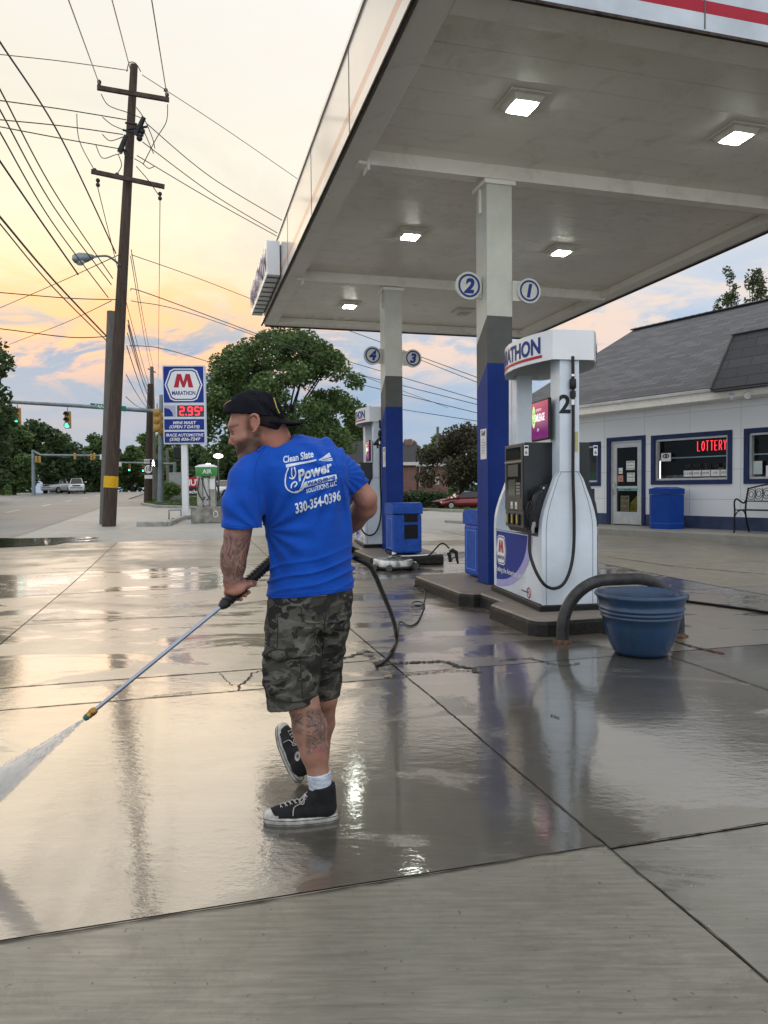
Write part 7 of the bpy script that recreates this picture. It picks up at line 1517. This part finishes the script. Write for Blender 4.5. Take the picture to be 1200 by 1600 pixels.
# ---- printing on the back, laid on the cloth
M_print = mat('white_print', (.62,.68,.78), .6, var=.12, vs=60)
def pr_map(o, e, hscale, uphat=None):     # o: baseline origin px, e: end of baseline px (text width maps to it), hscale px per unit height
    ou, ov = o; eu, ev = e
    upx = uphat or (-.07, -1.0)
    return lambda x, y: (ou+(eu-ou)*x+upx[0]*y*hscale, ov+(ev-ov)*x+upx[1]*y*hscale)
def shirt_text(s, o, e, h, nm, bold=.02, shear=0, m=None, off=.0024, space=1.):
    v_, f_ = text_geo(s, size=1, bold=bold, align='LEFT', shear=shear, maxedge=.16, space=space); x0_ = min(p[0] for p in v_); w_ = max(p[0] for p in v_)-x0_; fn = pr_map(o, e, h); mb = MB()
    mb.add([onsh(*fn((x-x0_)/w_, y), off)-man.location for x, y in v_], f_); mb.build(nm, m or M_print, man).parent = shirt
def shirt_poly(pts, nm, m=None, off=.002, width=None):
    mb = MB()
    if width:
        P = spl([Vector((u, v, 0)) for u, v in pts], 6) if len(pts) > 2 else [Vector((*pts[0], 0)).lerp(Vector((*pts[1], 0)), k/6) for k in range(7)]; L_, R_ = [], []
        for i, p in enumerate(P):
            t = (P[min(i+1, len(P)-1)]-P[max(i-1, 0)]).normalized(); wd = width if not isinstance(width, tuple) else width[0]+(width[1]-width[0])*i/(len(P)-1); L_.append(onsh(p.x-t.y*wd/2, p.y+t.x*wd/2, off)-man.location); R_.append(onsh(p.x+t.y*wd/2, p.y-t.x*wd/2, off)-man.location)
        n = len(P); mb.add(L_+R_, [(i, i+1, n+i+1, n+i) for i in range(n-1)])
    else:   # quad patch subdivided
        a, b, c, d = [Vector((*p, 0)) for p in pts]; n = 12; k = 3
        g_ = [[a.lerp(b, i/n).lerp(d.lerp(c, i/n), j/k) for j in range(k+1)] for i in range(n+1)]
        mb.add([onsh(p.x, p.y, off)-man.location for r_ in g_ for p in r_], [(i*(k+1)+j, (i+1)*(k+1)+j, (i+1)*(k+1)+j+1, i*(k+1)+j+1) for i in range(n) for j in range(k)])
    mb.build(nm, m or M_print, man).parent = shirt
shirt_text('Clean Slate', (443,724), (490,714.5), 15, 'print_words', bold=.025)
shirt_text('Power', (467,752), (519,735.5), 24, 'print_words', bold=.035)
shirt_poly([(476,753.5),(525,740.5),(526.5,748.5),(471,763)], 'print_bar')
shirt_text('WASHING', (480,759), (523,748.5), 7.5, 'print_words', m=M_shirt, off=.0042, bold=.02)
shirt_text('SOLUTIONS LLC', (479,771), (526,758), 10, 'print_words', bold=.02)
shirt_text('330-354-0396', (462,802), (532,781), 21, 'print_words', bold=.03)
shirt_poly([(447,728.5),(470,724),(494,719)], 'print_lance', width=(5,2.2))
shirt_poly([(451,731),(447,742),(446,755),(449,764),(458,769),(468,766),(478,742)], 'print_hose', width=2.)
shirt_poly([(460,730),(462,740),(458,748),(452,746)], 'print_hose', width=2.); shirt_poly([(456,731),(456,742),(459,748)], 'print_hose', width=1.6); shirt_poly([(455,763),(456,757),(461,753),(464,756),(460,761)], 'print_hose', width=2.)
shirt_poly([(461,768),(470,766),(474,762)], 'print_hose', width=2.)
for (a, b) in (((498,719),(515,708.5)), ((498,719.5),(517,713)), ((499,720),(519,716.5)), ((498,718.8),(516,710.8)), ((502,720.5),(519.5,719.5))): shirt_poly([a, b], 'print_spray', width=(.5, 2.0))
# ---- shorts
sh = SDF((-.75,2.60,.26), (.16,3.50,1.06), .005)
rows = []
for v, ul, ur, cy, ry in ((915,419,549,3.02,.128),(940,416,551,3.02,.132),(965,414,548,3.025,.138),(985,414,540,3.03,.138)):
    y = cy-ry*.35; xl = W(ul, v, y).x; xr = W(ur, v, y).x; rows.append((W(480, v, y).z, (xl+xr)/2, cy, (xr-xl)/2, ry))
sh.loft(rows, .02, 2.4)
sh.chain([P_(460,985,2.99), P_(458,1031,2.97), P_(456,1065,2.955), P_(456,1102,2.945)], [.121,.119,.112,.102], .02, .88)
sh.chain([P_(510,975,3.07), P_(506,1020,3.12), P_(501,1085,3.15)], [.102,.090,.084], .016)
hl = P_(456,1101,2.945).z; hr_ = P_(497,1087,3.16).z
# cargo pocket with flap on the near leg, gathers, seams
pk = P_(437,1052,2.87)
sh.ell(P_(437,1056,2.885), (.068,.040,.088), .012); sh.ell(P_(440,1022,2.875), (.080,.042,.028), .004)
sh.ell(P_(522,1025,3.14), (.030,.06,.075), .012)
def sfold(X, Y, Z):
    d = -.0032*np.sin((Z+.35*X)*75+2*np.sin(X*30))*np.exp(-((Z-P_(440,1040,2.9).z)/.12)**2)
    d = d-.0030*np.sin((X-.3*Z)*90+np.sin(Z*40))*(Z < P_(440,985,2.9).z)
    d = d-.0035*np.exp(-((Z-(hl+.030))/.004)**2)*-1*(Y < 3.055)
    cx_ = P_(504,985,2.95).x; d = d+.010*np.exp(-((X-cx_)/.010)**2)*(Z < P_(500,960,2.9).z)*(Y < 3.0)
    d = d-.0035*np.sin(np.arctan2(Z-P_(504,975,2.9).z, X-P_(504,975,2.9).x)*11)*np.exp(-(((X-P_(504,975,2.9).x)**2+(Z-P_(504,975,2.9).z)**2)/.016))
    return d
sh.warp(sfold)
sh.cut(lambda X, Y, Z: np.where(Y < 3.055, hl+.02*np.sin((X-P_(455,1100,2.9).x)*9)-Z, hr_-Z))
V2, F2 = sh.mesh(); shorts = np_mesh('shorts', mm_(V2), F2, M_camo, man, True); bvt = BVHTree.FromPolygons(V2.tolist(), F2.tolist())
M_seam = mat('dark_seam', (.02,.02,.018), .9)
def sseam(nm, pts, r, m=M_seam):
    mb = MB(); P = spl([Vector((u, v, 0)) for u, v in pts], 5); mb.tube([oncap(p.x, p.y, 0, bvt)-man.location for p in P], r, 5); mb.build(nm, m, man).parent = shorts
sseam('pocket_seam', [(418,940),(421,955),(428,966),(434,972)], .0028); sseam('side_seam', [(434,945),(434,985),(433,1012)], .0018); sseam('pocket_flap_edge', [(414,1027),(420,1019),(432,1015),(448,1016),(463,1014)], .004); sseam('pocket_edge', [(468,1016),(470,1050),(472,1078),(473,1092)], .002); sseam('hem_seam', [(418,1088),(432,1093),(455,1097),(478,1094),(493,1087)], .0022); sseam('seat_seam', [(507,938),(509,960),(506,985),(503,1030),(497,1075)], .0024)
sseam('back_pocket', [(470,948),(476,972),(500,974)], .0016)
mb = MB(); w0_ = [(464,924),(474,929),(490,931.5),(508,930),(520,924)]; mb.tube([oncap(u, v, .004, bvt)-man.location for u, v in w0_], .0035, 6); mb.build('waist_edge', mat('grey_lining', (.16,.15,.13), .8), man).parent = shorts
# ---- shoes
def shoe(ankle, fx, upv, side, nm_lab=None):
    """ankle: heel-bottom origin on the sole, fx: toe direction, upv: shoe up"""
    fx = Vector(fx).normalized(); upv = (Vector(upv)-fx*Vector(upv).dot(fx)).normalized(); sd_ = upv.cross(fx).normalized()   # sd_ = person's left of the shoe
    T = lambda x, y, z: Vector(ankle)+fx*x+sd_*y+upv*z
    root = empty('shoe', man.location*0, 0); root.parent = man; bpy.data.objects.remove(root)
    lo = [min(T(x, y, z)[i] for x in (-.03, .33) for y in (-.07, .07) for z in (-.01, .2)) for i in range(3)]; hi = [max(T(x, y, z)[i] for x in (-.03, .33) for y in (-.07, .07) for z in (-.01, .2)) for i in range(3)]
    s_ = SDF(lo, hi, .0036); rotm = Matrix((fx, sd_, upv)).transposed()
    up_pts = [((.05,0,.055),.042),((.10,.0,.050),.043),((.17,.002,.040),.041),((.235,.004,.032),.034),((.265,.004,.030),.028)]
    for i in range(len(up_pts)-1): s_.cone(T(*up_pts[i][0]), T(*up_pts[i+1][0]), up_pts[i][1], up_pts[i+1][1], .01)
    s_.cone(T(.045,0,.06), T(.052,0,.135), .044, .047, .012); s_.cone(T(.11,0,.06), T(.065,0,.135), .038, .038, .015)
    s_.cut(lambda X, Y, Z: np.maximum(((X-T(0,0,.148).x)*upv.x+(Y-T(0,0,.148).y)*upv.y+(Z-T(0,0,.148).z)*upv.z)+.10*((X-ankle[0])*fx.x+(Y-ankle[1])*fx.y+(Z-ankle[2])*fx.z-.05), -((X-ankle[0])*upv.x+(Y-ankle[1])*upv.y+(Z-ankle[2])*upv.z-.01)))
    V2, F2 = s_.mesh(); up_o = np_mesh('shoe', mm_(V2), F2, M_canvas, man, True)
    # sole outline
    ol = []
    for k in range(48):
        a = 2*math.pi*k/48; x = .145+.150*math.cos(a); t = x/.295; wv = (.036+.012*math.sin(math.pi*min(1, t*.9)))*(1.0+.08*(t > .5)); yv = math.copysign(abs(math.sin(a))**.55, math.sin(a))*wv*(1+.0); ol.append((x, yv+.004*t))
    mb = MB(); R4 = [(-.0035, .000), (0, .004), (.001, .016), (.0, .027), (-.005, .031)]; vs = []
    for off, z in R4:
        for (x, y) in ol: n = Vector((x-.145, y*2.5, 0)).normalized(); vs.append(T(x+n.x*off, y+n.y*off, z)-man.location)
    m = 48; mb.add(vs, [(j*m+i, j*m+(i+1) % m, (j+1)*m+(i+1) % m, (j+1)*m+i) for j in range(4) for i in range(m)], True); mb.add(vs[:m], [tuple(range(m))[::-1]]); mb.add(vs[-m:], [tuple(range(m))]); so_ = mb.build('sole', M_rubber_w, man); so_.parent = up_o
    mb = MB(); mb.tube([T(x+(x-.145)*.012, y*1.035, .0255)-man.location for x, y in ol], .0013, 4, closed=True); mb.tube([T(x+(x-.145)*.012, y*1.035, .008)-man.location for x, y in ol], .0011, 4, closed=True); mb.build('sole_stripe', M_ink, man).parent = so_
    t_ = SDF(lo, hi, .0036); t_.cone(T(.235,.004,.028), T(.268,.004,.026), .038, .0315, .008); t_.cut(lambda X, Y, Z: np.maximum(.232-((X-ankle[0])*fx.x+(Y-ankle[1])*fx.y+(Z-ankle[2])*fx.z), .012-((X-ankle[0])*upv.x+(Y-ankle[1])*upv.y+(Z-ankle[2])*upv.z)))
    V3, F3 = t_.mesh(); np_mesh('toe_cap', mm_(V3), F3, M_rubber_w, man, True).parent = up_o
    bv = BVHTree.FromPolygons(V2.tolist(), F2.tolist())
    def top(x, y, off):
        # cast from outside towards the tongue ridge
        c = T(x, 0, .03); zt = .03+.12; o_ = T(x+.12, y*1., .03+.20); dr_ = (T(x, y*.8, .04)-o_).normalized(); h = bv.ray_cast(o_, dr_); p = h[0] or T(x, y, .08); return p+(-dr_)*off
    lp = MB(); cr_ = MB(); ring = MB(); X_ = [.205,.182,.160,.138,.116,.096,.080]
    for i, x in enumerate(X_):
        a_, b2_ = top(x, -.020, .003), top(x, .020, .003); mid = top(x+.003, 0, .005); lp.tube([a_-man.location, mid-man.location, b2_-man.location], .0024, 5)
        if i: lp.tube([top(X_[i-1], -.020, .004)-man.location, top(x+.01, 0, .007)-man.location, top(x, .020, .004)-man.location], .0022, 5)
        for y in (-.024, .024):
            c = top(x, y, .0015)-man.location; ring.tube([c+fx*.0045*math.cos(t)+upv*.0045*math.sin(t)+sd_*0 for t in np.linspace(0, 6.283, 11)[:-1]], .0014, 4, closed=True)
    tie = top(.085, 0, .006); lp.tube(spl([p-man.location for p in (tie, top(.11,.03,.006), top(.15,.042,.005), T(.175,.050,.045))], 4), .0021, 5); lp.tube(spl([p-man.location for p in (tie, top(.10,-.03,.006), T(.13,-.05,.07), T(.15,-.052,.05))], 4), .0021, 5); lp.tube(spl([p-man.location for p in (tie, top(.12,.028,.012), top(.105,.04,.008), tie)], 4), .0021, 5)
    lp.build('lace', M_lace, man).parent = up_o; ring.build('eyelets', M_steel, man).parent = up_o
    # ankle patch on the inner side
    py = .0445 if side == 'right' else -.0445
    mb = MB(); c = T(.062, py*1.0, .105); c2 = c+sd_*(.003 if py > 0 else -.003); mb.add([c2+fx*.021*math.cos(t)+upv*.021*math.sin(t)-man.location for t in np.linspace(0, 6.283, 25)[:-1]], [tuple(range(24))]); pa = mb.build('ankle_patch', M_rubber_w, man); pa.parent = up_o
    mb = MB(); c3 = c2+sd_*(.0008 if py > 0 else -.0008); st = [c3+(fx*math.cos(R(90+36*k))+upv*math.sin(R(90+36*k)))*(.012 if k % 2 == 0 else .005)-man.location for k in range(10)]; mb.add(st, [tuple(range(10))]); mb.build('star_mark', M_ink, man).parent = pa
    return up_o
# near (left) foot flat on the ground, toe to the left
hz_ = W(527, 1290, 2.90); shoe(Vector((hz_.x, 2.90, .001)), (-1,-.06,0), (0,0,1), 'left')
# far (right) foot: heel down, toe raised
hf = W(464,1234,3.24); shoe(Vector((hf.x, 3.24, .016)), (-.36,.70,.62), (.62,-.40,.62), 'right')
def sock(nm, a, b, ra, rb):
    s_ = SDF([min(a[i], b[i])-.08 for i in range(3)], [max(a[i], b[i])+.08 for i in range(3)], .004); s_.cone(a, b, ra, rb, .01)
    d = (b-a).normalized(); s_.warp(lambda X, Y, Z: -.0007*np.sin(Z*330+X*60)); s_.cut(lambda X, Y, Z: -((X-a.x)*d.x+(Y-a.y)*d.y+(Z-a.z)*d.z)); V2, F2 = s_.mesh(); np_mesh(nm, mm_(V2), F2, M_sock, man, True)
sock('sock', P_(498,1207,2.905), P_(503,1250,2.90), .0495, .043)
# ---- pressure washer lance (held, so a thing of its own)
ln = empty('pressure_washer_lance', RG0, 0, label='long silver pressure washer lance with ribbed black grip held by the man', cat='pressure washer')
tipd = P_(150,1108,2.62); grip0 = LH[0]-LH[1]*.055; adir = LH[1]
near = LH[0]-adir*.07; far_ = LH[0]+adir*.34
lq = lambda p: Vector(p)-ln.location
mb = MB(); mb.tube([lq(near+adir*.02), lq(near), lq(tipd)], [.0085,.0085,.0080], 14); mb.build('tube', mat('chrome_tube', (.28,.31,.38), .22, 1., var=.05), ln)
pts = []; rs_ = []
for k in range(104):
    t = k/103; pts.append(lq(near+(far_-near)*t)); rs_.append(.0175+.0060*(1 if (k % 4 < 2) else -.45))
mb = MB(); mb.tube(pts, rs_, 14); mb.build('ribbed_grip', M_rub, ln)
mb = MB(); mb.tube([lq(near-adir*.03), lq(near-adir*.012), lq(near)], [.012,.021,.021], 12); mb.build('grip_collar', M_black, ln)
dtip = (W(136,1120,2.6)-tipd).normalized(); M_brass = mat('brass', (.35,.20,.06), .35, .9, var=.2, vs=40)
mb = MB(); mb.tube([lq(tipd), lq(tipd+dtip*.008), lq(tipd+dtip*.022), lq(tipd+dtip*.024)], [.011,.0145,.0145,.011], 12); mb.tube([lq(tipd+dtip*.024), lq(tipd+dtip*.036)], .013, 6); mb.build('coupler', M_brass, ln); mb = MB(); mb.tube([lq(tipd+dtip*.036), lq(tipd+dtip*.040), lq(tipd+dtip*.052)], [.010,.013,.008], 10); mb.build('nozzle_tip', mat('green_nozzle', (.02,.10,.07), .35), ln)
gp = P_(520,850,3.34); mb = MB(); mb.tube([lq(far_), lq(far_.lerp(gp, .5)), lq(gp)], [.014,.016,.022], 12); mb.build('gun_barrel', M_black, ln)
mb = MB(); mb.tube([lq(gp+Vector((-.03,0,.01))), lq(gp+Vector((.04,0,.0))), lq(gp+Vector((.07,0,-.05)))], [.03,.026,.02], 10); mb.build('gun_body', M_black, ln)
# hose from the gun, out past the right hip and down to the ground
ho = MB(); hp_ = [gp+Vector((.05,0,-.03)), P_(540,866,3.22), P_(556,872,3.12), P_(572,880,3.12), W(583,893,3.2), W(597,925,3.4), W(612,962,3.75), W(618,985,4.0), W(619,1003,4.3), G(613,1020)+Vector((0,0,.03)), G(604,1033)+Vector((0,0,.014)), G(594,1041)+Vector((0,0,.014)), G(588,1044)+Vector((0,0,.014)), G(600,1035)+Vector((0,0,.014)), G(614,1020)+Vector((0,0,.014)), G(621,1000)+Vector((0,0,.03)), G(623,985)+Vector((0,0,.05)), G(627,975)+Vector((0,0,.02)), G(640,980)+Vector((0,0,.012)), G(652,974)+Vector((0,0,.012)), G(660,958)+Vector((0,0,.01))]
ho.tube(spl(hp_[:13], 8), [.012+.006*max(0, 1-i/26) for i in range(97)], 10); ho2 = MB(); ho2.tube(spl(hp_[12:], 6), .0085, 8)
h1_ = ho.build('washer_hose', M_rub); tag(h1_, "black hose hanging from behind the man's right hip down to the broken concrete", 'hose')
h2_ = ho2.build('coiled_cable', M_rub); tag(h2_, 'thin black cable with small loops lying on the ground right of the man', 'cable')
mb = MB(); mb.tube(spl([G(u, v)+Vector((0,0,z)) for u, v, z in ((655,968,.01),(661,955,.01),(663,946,.02),(652,944,.03),(644,947,.03),(650,951,.03),(660,948,.02),(664,935,.01),(664,926,.015),(655,919,.03),(646,920,.03),(652,925,.03),(662,926,.01))], 6), .0075, 6)
b4 = bmesh.new(); b4.from_mesh(h2_.data); tmp = mb.build('tmp', M_rub); b4.from_mesh(tmp.data); b4.to_mesh(h2_.data); b4.free(); bpy.data.objects.remove(tmp)
# ---- spray of water from the nozzle
M_spr = bpy.data.materials.new('water_mist'); M_spr.use_nodes = True; t = M_spr.node_tree; t.nodes.clear(); o_ = t.nodes.new('ShaderNodeOutputMaterial'); pv = t.nodes.new('ShaderNodeVolumePrincipled'); pv.inputs['Color'].default_value = (.95,.95,.95,1); pv.inputs['Density'].default_value = 26.0; pv.inputs['Anisotropy'].default_value = .3; t.links.new(pv.outputs[0], o_.inputs['Volume'])
noz = tipd+dtip*.052; tgt = G(-95, 1296); sdv = (tgt-noz); axn_ = sdv.normalized(); fan = axn_.cross(Vector((0,1,0))).normalized(); thk = axn_.cross(fan).normalized()
mb = MB(); n = 20; rings = []
for j in range(9):
    s_ = j/8; c = noz+sdv*s_; wf = .003+.095*s_; wt_ = .003+.045*s_
    rings.append([c+fan*wf*math.cos(6.2832*k/n)+thk*wt_*math.sin(6.2832*k/n) for k in range(n)])
vs = [p-noz for r_ in rings for p in r_]; mb.add(vs, [(j*n+k, j*n+(k+1) % n, (j+1)*n+(k+1) % n, (j+1)*n+k) for j in range(8) for k in range(n)], True); mb.add(vs[:n], [tuple(range(n))[::-1]]); mb.add(vs[-n:], [tuple(range(n))])
sp2 = mb.build('water_spray', M_spr); sp2.location = noz; tag(sp2, 'white fan of water spray shooting from the lance tip to the lower left', 'water spray', kind='stuff')

g5 = np.random.default_rng(5); n = 1500; t = g5.random(n)**.8; r = np.sqrt(g5.random(n))*1.15; a = g5.random(n)*6.283
F3 = np.array(fan); T3 = np.array(thk); S3 = np.array(sdv)
c = S3[None]*t[:, None]+F3[None]*((.003+.085*t)*r*np.cos(a))[:, None]+T3[None]*((.003+.05*t)*r*np.sin(a))[:, None]
ln_ = (.006+.03*g5.random(n)*t+.004)[:, None]*np.array(axn_)[None]; wd_ = (.0004+.0008*g5.random(n))[:, None]*F3[None]
Pq = np.stack([c-ln_, c+wd_, c+ln_, c-wd_], 1).reshape(-1, 3)
np_mesh('droplet_streaks', Pq, np.arange(4*n).reshape(-1, 4), mat('water_drop', (.7,.7,.7), .2), sp2, kind='stuff')
